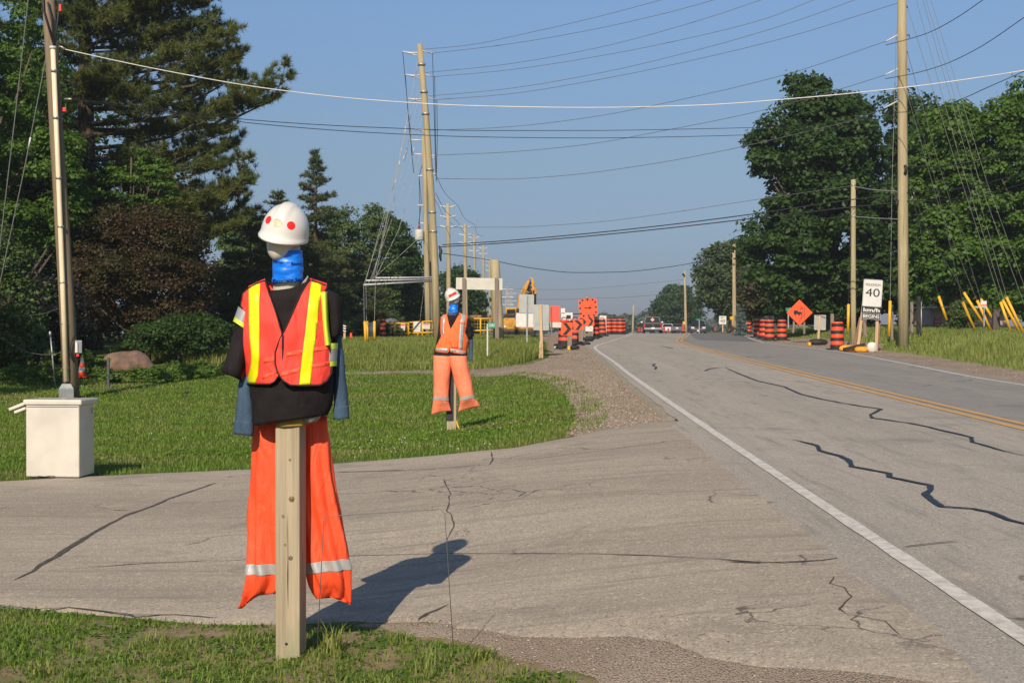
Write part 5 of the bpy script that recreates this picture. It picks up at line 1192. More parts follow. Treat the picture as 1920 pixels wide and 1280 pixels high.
wire('thin faint line between the low black cables and the long conductors', [(817, 426), (940, 426), (1100, 418), (1250, 400), (1400, 377), (1600, 348)], YP2, 54, .010)
wire('upper of the two thick black cables strung to the plain brown pole', [(830, 459), (940, 452), (1100, 438), (1250, 422), (1400, 403), (1600, 374), (1690, 364)], YP1, YR, .020, 'wire_dark')
wire('lower of the two thick black cables strung to the plain brown pole', [(826, 463), (940, 456), (1100, 443), (1250, 428), (1400, 411), (1600, 388), (1690, 379)], YP1, YR, .020, 'wire_dark')
wire('sagging dark line from the tallest leaning pole to the pole by the blue spruce', [(830, 475), (920, 488), (1000, 503), (1080, 511), (1160, 510), (1250, 501), (1375, 478)], YP1, 86, .016, 'wire_dark')
wire('thin line below the brown cables ending on the plain brown pole', [(1375, 434), (1430, 424), (1500, 414), (1600, 405)], 86, 54, .011, 'wire_dark')
wire('faint far line above the orange arrow sign', [(930, 540), (1050, 543), (1150, 537), (1284, 524)], 150, 150, .02)
wire('faint far line just over the orange arrow sign', [(930, 560), (1050, 561), (1150, 558), (1284, 549)], 200, 155, .02)
wire('upper faint guy line between the plain brown pole and the tallest right pole', [(1602, 350), (1640, 356), (1684, 359)], 54, YR, .018, 'guy')
wire('lower faint guy line between the plain brown pole and the tallest right pole', [(1602, 406), (1640, 409), (1684, 411)], 54, YR, .018, 'guy')
rr = 'wires leaving the tallest right pole to the right'
wire('uppermost dark wire from the tallest right pole to the right edge', [(1661, 85), (1692, 77), (1740, 62), (1790, 36), (1845, -1)], YR, 40, .012, 'wire_dark', rr)
wire('dark wire from the middle arm climbing to the right edge', [(1660, 148), (1700, 141), (1760, 125), (1830, 93), (1925, 30)], YR, 40, .012, 'wire_dark', rr)
wire('dark wire climbing before the bright maple to the right edge', [(1658, 212), (1720, 209), (1790, 191), (1850, 165), (1925, 132)], YR, 40, .012, 'wire_dark', rr)
wire('upper dark cable drooping across the bright maple leaves', [(1697, 313), (1760, 312), (1840, 300), (1930, 276)], YR, 42, .018, 'wire_dark', rr)
wire('middle dark cable drooping across the bright maple leaves', [(1697, 361), (1760, 358), (1840, 346), (1930, 321)], YR, 42, .018, 'wire_dark', rr)
wire('lower dark cable drooping across the bright maple leaves', [(1697, 377), (1760, 376), (1840, 365), (1930, 342)], YR, 42, .014, 'wire_dark', rr)
fl = 'lines strung along the receding poles'
for i, (a, b_) in enumerate((((816, 326), (859, 386)), ((812, 340), (822, 386)), ((859, 386), (891, 422)), ((822, 386), (855, 424)), ((891, 424), (906, 443)), ((817, 362), (858, 415)), ((858, 415), (890, 446)))):
    Ya, Yb = [(YP1, 88), (YP1, 88), (88, 112), (88, 112), (112, 132), (YP1, 88), (88, 112)][i]
    wire(['outer line from the tallest leaning pole down to the first far pole', 'inner line from the tallest leaning pole down to the first far pole', 'outer upper line between the first and second far poles', 'inner upper line between the first and second far poles', 'short outer line between the second and third far poles', 'lower outer line down to the first far pole', 'lower outer line between the first and second far poles'][i],
         [a, ((a[0] + b_[0]) / 2 - 3, (a[1] + b_[1]) / 2 + 6), b_], Ya, Yb, .012, 'wire', fl, n=10)
wire('thin service wire at far left sagging from the pole into the trees', [(0, 632), (60, 662), (90, 665), (120, 660)], 34, YLP, .008, 'wire', None, n=12)
wire('short thin wire at far left above the service wire', [(24, 592), (70, 590), (112, 578)], 34, YLP, .007, 'wire', None, n=12)
# guy wires
def guy(label, pts, Ya, Yb, group, r=.012, guard=None, mat='guy', beads=()):
    q0 = P(pts[0][0], pts[0][1], Ya); t = thing('guy_wire', label, 'guy wire', q0, 0, group)
    q = []; k = len(pts)
    Ys = [Ya + (Yb - Ya) * i / (k - 1) for i in range(k)]
    pp = [P(p[0], p[1], y) - q0 for p, y in zip(pts, Ys)]
    mb = MB(); mb.tube(pp, r, 5, caps=False); mb.build('strand', M[mat], t, smooth=True)
    for f in beads:
        a = pp[0].lerp(pp[1], f); d = (pp[1] - pp[0]).normalized(); mb = MB(); mb.tube([a, a + d * .22], .022, 6); mb.build('strain_insulator', M['ceramic'], t, smooth=True)
    if guard:
        a, b_ = P(guard[0][0], guard[0][1], Yb) - q0, P(guard[1][0], guard[1][1], Yb) - q0
        mb = MB(); mb.tube([a, b_], .055, 8); mb.build('guard', M['guard'], t, smooth=True)
    return t
gl = 'guy wires of the tallest leaning pole'
guy('guy wire on the outermost strut with the leftmost yellow guard', [(783, 115), (741, 350), (682, 534), (683, 602)], YP1, 54, gl, .008, ((684, 602), (686, 648)), beads=(.55, .8))
guy('guy wire with the middle one of three close yellow guards', [(786, 160), (733, 355), (686, 526), (687, 602)], YP1, 54.6, gl, .008, ((688, 602), (689, 644)), beads=(.6,))
guy('guy wire with the third yellow guard, right of its two neighbours', [(790, 203), (737, 352), (704, 521), (702, 602)], YP1, 55.2, gl, .008, ((702, 602), (702, 641)), beads=(.6, .9))
guy('fine guy wire from the top band of the tallest leaning pole', [(784, 118), (746, 312), (700, 523)], YP1, 57.5, gl, .007, None, beads=(.62,))
guy('fine guy wire from the second band of the tallest leaning pole', [(788, 168), (752, 330), (697, 524)], YP1, 57.8, gl, .007, None, beads=(.7,))
guy('fine guy wire from the third band of the tallest leaning pole', [(793, 212), (760, 342), (694, 525)], YP1, 58.2, gl, .007, None, beads=(.5,))
guy('slanting guy line from the transformer pole to the strut ends', [(790, 442), (740, 488), (690, 530)], YP1, 58, gl, .010, None)
guy('slanting guy line from the tallest leaning pole to the strut middle', [(798, 255), (748, 430), (704, 521)], YP1, 58, gl, .010, None)
guy('steep guy line below the transformer, guard hidden by the fence', [(800, 450), (795, 540), (787, 604)], YP2, 61, gl, .008, ((788, 602), (783, 632)))
gr = 'guy wires of the tallest right pole'
guy('guy wire with the yellow guard standing alone nearest the right pole', [(1697, 320), (1725, 425), (1760, 556)], YR, 56, gr, .009, ((1760, 555), (1775, 600)), beads=(.45,))
guy('guy wire to the long slanting yellow guard before the dark shrub', [(1697, 315), (1734, 423), (1807, 549)], YR, 55, gr, .009, ((1807, 548), (1844, 607)), beads=(.4,))
guy('guy wire whose yellow guard is half lost in the dark shrub', [(1701, 165), (1745, 300), (1805, 566)], YR, 58, gr, .010, ((1805, 566), (1827, 616)))
guy('guy wire to the yellow guard just behind the small utility marker', [(1698, 165), (1760, 385), (1832, 564)], YR, 55, gr, .009, ((1832, 563), (1858, 620)))
guy('guy wire to the steeper yellow guard behind the small utility marker', [(1701, 97), (1764, 320), (1839, 561)], YR, 56, gr, .009, ((1839, 560), (1866, 606)))
guy('guy wire to the leftmost of the three right-hand yellow guards', [(1701, 12), (1790, 300), (1877, 569)], YR, 54, gr, .009, ((1876, 566), (1896, 624)))
guy('guy wire to the middle of the three right-hand yellow guards', [(1710, -30), (1800, 300), (1882, 563)], YR, 54, gr, .009, ((1880, 562), (1912, 623)))
guy('guy wire to the rightmost yellow guard at the picture edge', [(1722, -30), (1812, 290), (1888, 558)], YR, 54, gr, .009, ((1887, 557), (1920, 626)))
guy('outer guy wire running past the right picture edge, upper', [(1736, -30), (1850, 340), (1940, 590)], YR, 54, gr, .009)
guy('outer guy wire running past the right picture edge, lower', [(1728, -30), (1838, 345), (1946, 640)], YR, 54, gr, .009)
guy('vertical guy wire just left of the tallest right pole', [(1681, 50), (1673, 330), (1669, 566)], YR, 52, gr, .010, ((1669, 564), (1667, 630)))
guy('vertical guy wire left of the plain brown pole', [(1597, 350), (1593, 480), (1591, 570)], 54, 54, gr, .010, ((1591, 570), (1590, 622)), 'wire_dark')
ll = 'guy wires of the leaning service pole'
guy('left guy wire running up out of the view at far left', [(54, -10), (30, 205), (24, 255), (0, 460), (-14, 600)], YLP, 30, ll, .012, None, 'wire')
guy('right guy wire of the leaning pole with two grey insulators', [(87, 105), (54, 275), (44, 325), (0, 530), (-20, 620)], YLP, 30, ll, .012, None, 'wire', (.9,))

# ================================================================== roadside things
def drum(label, loc, name='traffic_drum', group='striped traffic drums'):
    t = thing(name, label, 'traffic drum', loc, 0, group)
    zs = [.06, .19, .31, .43, .55, .67, .79, .91, .95]; rs = [.235, .232, .226, .222, .216, .212, .206, .200, .185]; pr = []; ms = []
    for i in range(len(zs) - 1):
        pr += [(rs[i], zs[i]), (rs[i] - .006, zs[i] + .006), (rs[i + 1] + .002, zs[i + 1] - .006)]; ms += [(0, 1)[i % 2]] * 3
    pr.append((rs[-1] - .03, .965)); ms.append(0)
    mb = MB(); mb.lathe(pr, 26, mis=ms); mb.build('body', [M['black'], M['drum_o']], t, smooth=True).modifiers.new('es', 'EDGE_SPLIT').split_angle = R(35)
    mb = MB(); mb.lathe([(.38, -.02), (.39, .0), (.385, .04), (.36, .06), (.24, .075)], 26); mb.build('rubber_base', M['black'], t, smooth=True)
    mb = MB(); mb.tube([(-.09, 0, .95), (-.085, 0, 1.02), (-.05, 0, 1.045), (.05, 0, 1.045), (.085, 0, 1.02), (.09, 0, .95)], .018, 8); mb.build('handle', M['black'], t, smooth=True)
    return t
def dl(px, Yd, dz=0): g = gx(px, Yd); g.z += dz; return g
D0 = drum('large striped drum standing alone beside the maximum 40 sign', dl(1570, 48, .01))
for px, Yd, lb in ((1466, 66, 'striped drum right of the clustered three, under the orange diamond'), (1443, 65, 'front drum of the clustered three on the right shoulder'), (1432, 70, 'middle drum of the clustered three on the right shoulder'),
                   (1421, 75, 'rearmost drum of the clustered three on the right shoulder'), (1403, 100, 'drum standing apart by the small blue spruce'), (1058, 53, 'drum half hidden by the nearest chevron board'), (1078, 57, 'drum right behind the nearest chevron board'),
                   (1116, 75, 'first free-standing drum of the left row, at the pavement edge'), (1129, 82, 'drum in front of the small white sign frame'), (1141, 92, 'third drum of the left row, just past the white sign frame'),
                   (1153, 95, 'fourth drum of the left row'), (1163, 92, 'front one of the last two overlapping drums of the left row'), (1167, 98, 'last drum of the left row, overlapped by its neighbour')):
    dup(D0, dl(px, Yd, .01 if px > 1300 else .05), label=lb)
fg = 'small far drums between the waiting cars'
for px, Yd, lb, k in ((1281, 141, 'far drum beside the pole at the crest', .8), (1245, 141, 'small far drum left of the silver car', .55), (1253, 146, 'smallest red far drum before the silver car', .45), (1198, 137, 'small far drum left of the pickup wheel', .5), (1203, 143, 'tiny far drum touching the pickup', .5), (1341, 135, 'lone orange drum in the verge right of the dark car', .45)):
    g = gx(px, Yd); d = dup(D0, g + Vector((0, 0,   .15 if px < 1300 else .2)), label=lb, scale=(k * .9, k * .9, k)); d['group'] = fg
def stakes(t, pts, mat, w_=.09, th=.04):
    for a, b_ in pts:
        mb = MB(); mb.bar(a, b_, w_, th); mb.build('post', M[mat], t, bevel=.004)
def board(t, name, c, w_, h_, mat, th=.012, rot=0, r=.04, parent=None):
    pl = []; 
    for sx, sz, a0 in ((1, 1, 0), (-1, 1, 90), (-1, -1, 180), (1, -1, 270)):
        for k in range(5):
            a = R(a0 + 22.5 * k); pl.append((sx * (w_ / 2 - r) + r * math.cos(a), sz * (h_ / 2 - r) + r * math.sin(a)))
    mb = MB(); mb.prism(pl, -th / 2, th / 2); mb.xf(Matrix.Translation(c) @ Matrix.Rotation(rot, 4, 'Y'))
    return mb.build(name, M[mat], parent or t)
def decal(parent, name, poly, y, mat, m4, th=.003):
    mb = MB(); mb.prism(poly, y - th, y); mb.xf(m4); return mb.build(name, M[mat], parent)
# maximum 40 sign
Ys = 46.5; k_ = FOC / Ys; g = gx(1628, Ys)
ss = thing('speed_limit_sign', 'tall white maximum 40 km/h begins sign leaning on two wooden posts', 'road sign', g, 0)
LS = lambda px, py, y=0: P(px, py, Ys + y) - g
rt = R(3.6); c = LS(1636, 549.5, -.08); m4 = Matrix.Translation(c) @ Matrix.Rotation(rt, 4, 'Y')
W_ = 36 / k_; H_ = 51 / k_
sp_ = board(ss, 'sign_panel', c, W_, H_, 'sign_white', .014, rt)
for s_, cz, ww, hh, off in (('MAXIMUM', .30, .76, .10, 0), ('40', .02, .74, .30, .015)):
    t_ = text('lettering', s_, M['sign_black'], sp_, 0, cz * H_, ww * W_, hh * H_, -.008, .002, .0); t_.data.transform(m4)
mb = MB()
for a in ((-W_ / 2 + .012, .004, H_ - .02), (W_ / 2 - .012, .004, H_ - .02)): mb.box((a[0], -.0085, 0), (.006, .002, a[2]))
for z in (-H_ / 2 + .012, H_ / 2 - .012): mb.box((0, -.0085, z), (W_ - .02, .002, .006))
mb.xf(m4); mb.build('border', M['sign_black'], sp_)
hb = .105 * 2; c2 = c + Matrix.Rotation(rt, 3, 'Y') @ Vector((0, 0, -H_ / 2 - .105)); m5 = Matrix.Translation(c2) @ Matrix.Rotation(rt, 4, 'Y')
b2 = board(ss, 'unit_panel', c2, W_, .20, 'sign_black', .014, rt, .02)
t_ = text('lettering', 'km/h', M['sign_white'], b2, 0, 0, W_ * .86, .13, -.008, .002, .035); t_.data.transform(m5)
c3 = c2 + Matrix.Rotation(rt, 3, 'Y') @ Vector((0, 0, -.205)); m6 = Matrix.Translation(c3) @ Matrix.Rotation(rt, 4, 'Y')
b3 = board(ss, 'begins_tab', c3, W_, .195, 'sign_black', .014, rt, .02)
mb = MB()
for z in (-.094, .094): mb.box((0, -.008, z), (W_ - .01, .002, .008))
for x in (-W_ / 2 + .006, W_ / 2 - .006): mb.box((x, -.008, 0), (.008, .002, .19))
mb.xf(m6); mb.build('border', M['sign_white'], b3)
t_ = text('lettering', 'BEGINS', M['sign_white'], b3, 0, 0, W_ * .86, .115, -.0085, .002, .02); t_.data.transform(m6)
stakes(ss, [(LS(1608, 655), LS(1622, 545)), (LS(1642, 664), LS(1647, 545))], 'stake'); stakes(ss, [(LS(1601, 652, .1), LS(1613, 595, .1)), (LS(1644, 662, .1), LS(1649, 600, .1))], 'stake_brown', .07)
# orange diamond with lorry symbol
Yd = 60; k_ = FOC / Yd; g = gx(1499, Yd); dg = thing('warning_sign', 'orange diamond sign with black lorry symbol turned on its side, right verge', 'road sign', g, 0)
c = P(1499, 586, Yd) - g; a = 24.5 / k_
mb = MB(); mb.prism([(0, a), (a, 0), (0, -a), (-a, 0)], -.008, .008); mb.xf(Matrix.Translation(c)); dp = mb.build('sign_panel', M['orange'], dg, bevel=.003)
m4 = Matrix.Translation(c)
U = a / 24.5
pls = [[(-11, -3), (-11, 3), (-8, 4.5), (-4, 4), (-3, 2), (4, 1), (4, -3)], [(-9, -6), (-9, -3), (-7, -3), (-7, -6)], [(-2, -6), (-2, -3), (.5, -3), (.5, -6)], [(3, -5), (3, -3), (5, -3), (5, -5)],
       [(9, -11), (9, 11), (9.8, 11), (9.8, -11)], [(5.5, -9), (5.5, -5), (6.5, -5), (6.5, -9)], [(5.5, -2), (5.5, 2), (6.5, 2), (6.5, -2)], [(5.5, 5), (5.5, 9), (6.5, 9), (6.5, 5)], [(0, 6), (0, 7), (3, 7), (3, 12), (4, 12), (4, 6)], [(0, -12), (0, -11), (3, -11), (3, -7), (4, -7), (4, -12)], [(-1, -16), (-1, -15), (2, -15), (2, -16)]]
for i, pl in enumerate(pls[:4]): pass
mb = MB()
for pl in pls: mb.prism([(x * U, z * U) for x, z in pl], -.0115, -.0085)
mb.xf(m4); mb.build('symbol', M['sign_black'], dp)
for pa, pb in (((1487, 616), (1489, 596)), ((1508, 618), (1508, 594))): stakes(dg, [(P(pa[0], pa[1] + 8, Yd + .1) - g, P(pb[0], pb[1], Yd + .1) - g)], 'stake_grey', .08)
# sign backs
def sign_back(label, px, Yd, boards, posts, name='road_sign', group=None):
    g = gx(px, Yd); t = thing(name, label, 'sign', g, 0, group)
    for nm, x0, y0, x1, y1, mt, dy in boards:
        a, b_ = P(x0, y0, Yd + dy) - g, P(x1, y1, Yd + dy) - g
        board(t, nm, (a + b_) / 2, abs(b_.x - a.x), abs(a.z - b_.z), mt, .012, R(1), .03)
    for x0, y0, x1, y1, w_, mt, dy in posts:
        mb = MB(); mb.bar(P(x0, y0, Yd + dy) - g, P(x1, y1, Yd + dy) - g, w_, .04 if w_ > .05 else w_); mb.build('post', M[mt], t, bevel=.004)
    return t
sign_back('long pale sign seen from behind on two grey wooden posts', 898, 55, [('panel', 855, 521, 942, 543, 'sign_pale', .05)], [(871, 632, 870, 521, .14, 'stake_grey', -.05), (932, 634, 931, 521, .15, 'stake_grey', -.05)])
sign_back('grey sign back over a bright white board on one steel post', 988, 47, [('panel', 973.5, 552, 1001, 587, 'sign_grey', .02), ('board', 967.5, 587, 1009.5, 613, 'sign_white', .04)], [(988, 642, 988, 553, .045, 'galv', -.03)])
sign_back('grey sign back with lower tab nailed to a raw wooden stake', 1014, 44, [('panel', 999.5, 571, 1029, 609, 'sign_grey', .02), ('tab', 1000, 609, 1029.5, 619, 'sign_grey', .025)], [(1016, 674, 1013, 571, .085, 'stake', -.04), (1012, 672, 1013, 640, .06, 'stake', -.08)])
sign_back('faded red board above a pale board on a thin brown stake', 1038, 50, [('panel', 1031, 573, 1050, 603.5, 'sign_red', .02), ('board', 1032, 603.5, 1053, 614, 'sign_pale', .03)], [(1035, 650, 1033, 575, .04, 'stake_brown', -.03)])
sign_back('grey square sign back on a stake in a black sandbag, right shoulder', 1535, 56, [('panel', 1526.5, 590, 1548.5, 618.5, 'sign_grey', .03)], [(1534, 642, 1537, 590, .085, 'stake', -.03)])
sign_back('pale sign back behind the rearmost clustered drum', 1423, 80, [('panel', 1416, 596, 1431, 613, 'sign_grey', .03)], [(1423, 625, 1423, 598, .07, 'stake_grey', -.03)])
sign_back('pale beige sign back behind the front clustered drum', 1443, 74, [('panel', 1434, 592, 1451.5, 606, 'sign_pale', .03)], [(1443, 630, 1443, 593, .07, 'stake_grey', -.03)])
Yd = 100; g = gx(1355, Yd); f4 = thing('speed_limit_sign', 'small far white 40 sign in the verge left of the spruce pole', 'road sign', g)
c = P(1355, 600, Yd) - g; q = board(f4, 'sign_panel', c, 13.5 * Yd / FOC, 15.5 * Yd / FOC, 'sign_white', .014, 0, .03); t_ = text('lettering', '40', M['sign_black'], q, 0, -.06, .34, .22, -.009, .002, 0); t_.data.transform(Matrix.Translation(c))
t_ = text('lettering', 'MAXIMUM', M['sign_black'], q, 0, .19, .36, .06, -.009, .002, 0); t_.data.transform(Matrix.Translation(c))
stakes(f4, [(P(1355, 622, Yd) - g, P(1355, 606, Yd) - g)], 'stake', .08)
# chevron boards
def chevron(label, px, Yd, x0, y0, x1, y1, postx, base_y, tilt=0):
    g = gx(px, Yd); t = thing('chevron_sign', label, 'chevron sign', g, 0, 'orange chevron boards')
    a, b_ = P(x0, y0, Yd) - g, P(x1, y1, Yd) - g; w_, h_ = b_.x - a.x, a.z - b_.z; c = (a + b_) / 2
    q = board(t, 'sign_panel', c, w_, h_, 'orange', .012, tilt, .01)
    pl = [(-.38, .46), (-.02, .46), (.42, 0), (-.02, -.46), (-.38, -.46), (.06, 0)]
    decal(q, 'symbol', [(x * w_, z * h_) for x, z in pl], -.008, 'sign_black', Matrix.Translation(c) @ Matrix.Rotation(tilt, 4, 'Y'))
    for k, xx in enumerate(postx): stakes(t, [(P(xx, base_y, Yd + .03) - g, P(xx, y0 + 4, Yd + .03) - g)], 'stake_grey', .085)
    mb = MB()
    for s_ in (-1, 1): mb.lathe([(.02, -.02), (.17, .0), (.19, .05), (.14, .10), (.03, .12)], 12, (s_ * .24, -.05, .02))
    mb.build('sandbag', M['black'], t, smooth=True); return t, g
t, g = chevron('nearest chevron board, black arrow pointing right, with yellow post foot', 1064, 50, 1052, 604, 1073, 629, (1066, 1070), 655, R(2))
mb = MB(); mb.box(P(1067, 652, 49.9) - g, (.1, .06, .13)); mb.build('post_foot', M['guard'], t)
chevron('second chevron board, right of and behind the nearest one', 1087, 56, 1075, 599, 1094, 619, (1087, 1091), 640, R(-6))
chevron('third chevron board, below the orange arrow sign left half', 1094, 63, 1085, 595, 1101, 612, (1093, 1096), 632, R(-6))
chevron('fourth chevron board, below the orange arrow sign right half', 1108, 70, 1101, 593, 1114, 611, (1106, 1110), 630, R(-4))
# detour arrow board
Yd = 74; k_ = FOC / Yd; g = gx(1102, Yd); t = thing('arrow_sign', 'big square orange sign with right-pointing arrow and black dashes round its edge', 'road sign', g)
c = P(1102.5, 577, Yd) - g; w_, h_ = 34 / k_, 33.5 / k_; tl = R(-3.5)
q = board(t, 'sign_panel', c, w_, h_, 'orange', .015, tl, .02); m4 = Matrix.Translation(c) @ Matrix.Rotation(tl, 4, 'Y')
decal(q, 'symbol', [(x * w_, z * h_) for x, z in [(-.2, .03), (.08, .03), (.05, .11), (.22, 0), (.05, -.11), (.08, -.03), (-.2, -.03)]], -.009, 'sign_black', m4)
mb = MB()
for x, z in ((-.42, .30), (-.28, .43), (0, .43), (.28, .43), (.42, .30), (.42, .02), (.42, -.27), (.30, -.42), (.02, -.43), (-.26, -.43), (-.41, -.30), (-.42, .0)):
    mb.prism([((x - .05) * w_, (z - .05) * h_), ((x + .05) * w_, (z - .05) * h_), ((x + .05) * w_, (z + .05) * h_), ((x - .05) * w_, (z + .05) * h_)], -.012, -.009)
mb.xf(m4); mb.build('dash', M['sign_black'], q)
mb = MB(); mb.lathe([(.07, 0), (.085, .03), (.08, .08), (.02, .1)], 14, tuple(c + Vector((-.06, 0, h_ / 2 + .01)))); mb.build('beacon', M['yellow'], t, smooth=True)
stakes(t, [(P(1094, 640, Yd + .05) - g, P(1094, 563, Yd + .05) - g), (P(1110, 640, Yd + .05) - g, P(1110, 562, Yd + .05) - g)], 'stake_grey', .08)
# white cabinet / plan boards behind
Yd = 66; g = gx(1064, Yd); t = thing('sign_trailer', 'white roadside cabinet with black panel behind the nearest chevron board', 'trailer', g)
a = P(1052, 586, Yd) - g; b_ = P(1074, 603, Yd) - g
mb = MB(); mb.box(((a.x + b_.x) / 2, .2, (a.z + b_.z) / 2), (b_.x - a.x, .4, a.z - b_.z)); body = mb.build('cabinet', M['sign_white'], t, bevel=.01)
mb = MB(); mb.box(P(1055.5, 583, Yd + .1) - g, (.2, .2, .25)); mb.build('top_box', M['sign_white'], t, bevel=.01)
mb = MB(); mb.box(P(1066, 594, Yd - .01) - g, (.2, .03, .16)); mb.build('black_panel', M['sign_black'], body); mb = MB(); mb.lathe([(.03, 0), (.028, -.02)], 12, tuple(P(1071.5, 599, Yd) - g), axis='y'); mb.build('latch', M['sign_black'], body)
mb = MB(); mb.bar(P(1074, 588.5, Yd + .1) - g, P(1088, 588.5, Yd + .1) - g, .05, .05); mb.build('drawbar', M['black'], t)
mb = MB()
for x in (1054, 1071): mb.bar(P(x, 636, Yd + .1) - g, P(x, 602, Yd + .1) - g, .06, .06)
mb.build('leg', M['galv'], t)
sign_back('white plate with small black mark, low beside the first free drum', 1104, 70, [('panel', 1096, 610, 1112, 621, 'sign_white', 0)], [(1104, 632, 1104, 612, .05, 'stake_grey', .03)])
Yd = 84; g = gx(1130, Yd); t = thing('work_sign', 'small white sign plate on a two-legged frame behind the drum row', 'sign', g)
q = board(t, 'panel', P(1130.5, 594.5, Yd) - g, 12.5 * Yd / FOC, 6 * Yd / FOC, 'sign_white', .012, 0, .02)
stakes(t, [(P(1125, 630, Yd) - g, P(1125, 592, Yd) - g), (P(1136, 630, Yd) - g, P(1136, 592, Yd) - g)], 'sign_white', .05)
def lump(name, label, loc, dims, mat, cat, seed=1, group=None, n=20, fac=.2):
    rg_ = random.Random(seed); mb = MB(); r = []
    for i in range(9):
        e = i / 8; rr_ = math.sin(math.pi * (.02 + .96 * e)) ** .6
        r.append([(dims[0] / 2 * rr_ * math.cos(2 * math.pi * j / n) * (1 + fac * noise.noise((j * .5, i * .6, seed))), dims[1] / 2 * rr_ * math.sin(2 * math.pi * j / n) * (1 + fac * noise.noise((j * .5, i * .6, seed + 5))), dims[2] * (1 - math.cos(math.pi * e)) / 2 * (1 + .15 * noise.noise((j * .7, i, seed + 9)))) for j in range(n)])
    mb.loft(r); o = mb.build(name, M[mat], None, smooth=True, sub=1); o.location = loc; return tag(o, label, cat, group)
lump('sandbag', 'slumped black sandbag at the foot of the grey square sign', gx(1534, 55.6), (.75, .4, .26), 'black', 'sandbag', 2)
M['bag_y'] = pm('yellow_sandbag', (.75, .33, .02), .6, .2, 6); M['bag_w'] = pm('white_sandbag', (.68, .66, .6), .7, .1, 6)
lump('sandbag', 'yellow sandbag left of the speed sign, end towards the drum', gx(1591, 45.9), (.62, .34, .24), 'bag_y', 'sandbag', 3)
lump('sandbag', 'yellow sandbag between the two posts of the speed sign', gx(1615, 45.6), (.46, .34, .20), 'bag_y', 'sandbag', 4)
lump('sandbag', 'upright white sandbag at the right post of the speed sign', gx(1635, 45.6), (.32, .28, .34), 'bag_w', 'sandbag', 5)
mb = MB(); g = gx(1602, 45.7); mb.bar((-.35, 0, .10), (.35, .05, .26), .10, .10); o = mb.build('rubber_strip', M['black']); o.location = g; tag(o, 'black rubber strip lying over the two yellow sandbags', 'strip')
lump('plastic_bag', 'crumpled white bag on the gravel by the brown stake', gx(1046, 51), (.30, .2, .09), 'bag_w', 'bag', 8)
lump('sandbag', 'dark sandbag low on the gravel beside the fourth chevron board', gx(1102, 66), (.7, .4, .22), 'black', 'sandbag', 9)
mb = MB(); mb.lathe([(.06, 0), (.07, .05), (.05, .14)], 12); o = mb.build('plastic_cup', M['guard'], smooth=True); o.location = gx(1518, 55); tag(o, 'small yellow plastic piece left of the black sandbag', 'debris')
# markers
def plate_post(label, px, Yd, plate, base_y, mat, pw=.05, pmat='stake_grey', name='marker_post', cat='marker', group=None, txt=None, tmat='sign_white', yaw=0):
    g = gx(px, Yd); t = thing(name, label, cat, g, 0, group); a, b_ = P(plate[0], plate[1], Yd) - g, P(plate[2], plate[3], Yd) - g; c = (a + b_) / 2
    q = board(t, 'plate', c, abs(b_.x - a.x), abs(a.z - b_.z), mat, .01, 0, .01)
    if txt: tt = text('lettering', txt, M[tmat], q, 0, 0, abs(b_.x - a.x) * .8, abs(a.z - b_.z) * .6, -.006, .002, .01); tt.data.transform(Matrix.Translation(c))
    stakes(t, [(P(px, base_y, Yd + .03) - g, P(px, plate[1] + 2, Yd + .03) - g)], pmat, pw); return t, g
t, g = plate_post('green house-number plate 2583 on a thin pale post in the long grass', 914, 42, (914.5, 605, 928.5, 614), 668, 'green_sign', .045, 'sign_pale', 'number_sign', 'number sign', None, '2583')
plate_post('green street-name blade standing in front of the dark car', 1311, 150, (1306, 597.5, 1312, 600.5), 626, 'green_sign', .09, 'galv', 'street_sign', 'street sign')
plate_post('green street-name blade behind the orange diamond sign', 1478, 66, (1473.5, 577, 1483, 583), 615, 'green_sign', .06, 'galv', 'street_sign', 'street sign')
hm = 'yellow hazard markers'
plate_post('yellow hazard plate at the pole by the waiting cars', 1282, 146, (1280, 602.5, 1285, 608.5), 622, 'yellow_rail', .08, 'stake', 'hazard_marker', 'marker', hm)
plate_post('yellow hazard plate left of the spruce pole', 1373, 85, (1369, 593, 1375, 599), 610, 'yellow_rail', .05, 'stake', 'hazard_marker', 'marker', hm)
plate_post('orange-yellow hazard plate right above the drum by the blue spruce', 1400, 99, (1398, 592, 1402.5, 598), 620, 'guard', .05, 'stake', 'hazard_marker', 'marker', hm)
t, g = plate_post('small white and orange utility marker on a grey post among yellow guards', 1845, 52, (1838.5, 564, 1850, 576.5), 612, 'sign_white', .05, 'galv', 'utility_marker', 'marker')
mb = MB(); c = P(1844.2, 572.3, 52) - g; mb.box(c + Vector((0, -.008, .02)), (.22, .004, .03)); mb.build('orange_band', M['orange'], t); mb = MB(); mb.box(c + Vector((0, -.008, -.03)), (.2, .004, .05)); mb.build('print', M['sign_grey'], t)
t, g = plate_post('black and white striped number plate on a short wooden stake left of the yellow guards', 646, 57, (643, 608, 649, 623), 640, 'sign_black', .09, 'stake', 'number_sign', 'number sign')
mb = MB()
for py in (611, 615.5, 620.5): mb.box(P(646, py, 56.98) - g, (.11, .012, .055), Matrix.Rotation(R(20), 3, 'Y'))
mb.build('white_stripe', M['sign_white'], t)
plate_post('small reddish marker low in the grass near the dark hedge', 658, 58, (656, 624, 660, 633), 636, 'drum_o', .05, 'stake_brown', 'marker_post', 'marker')
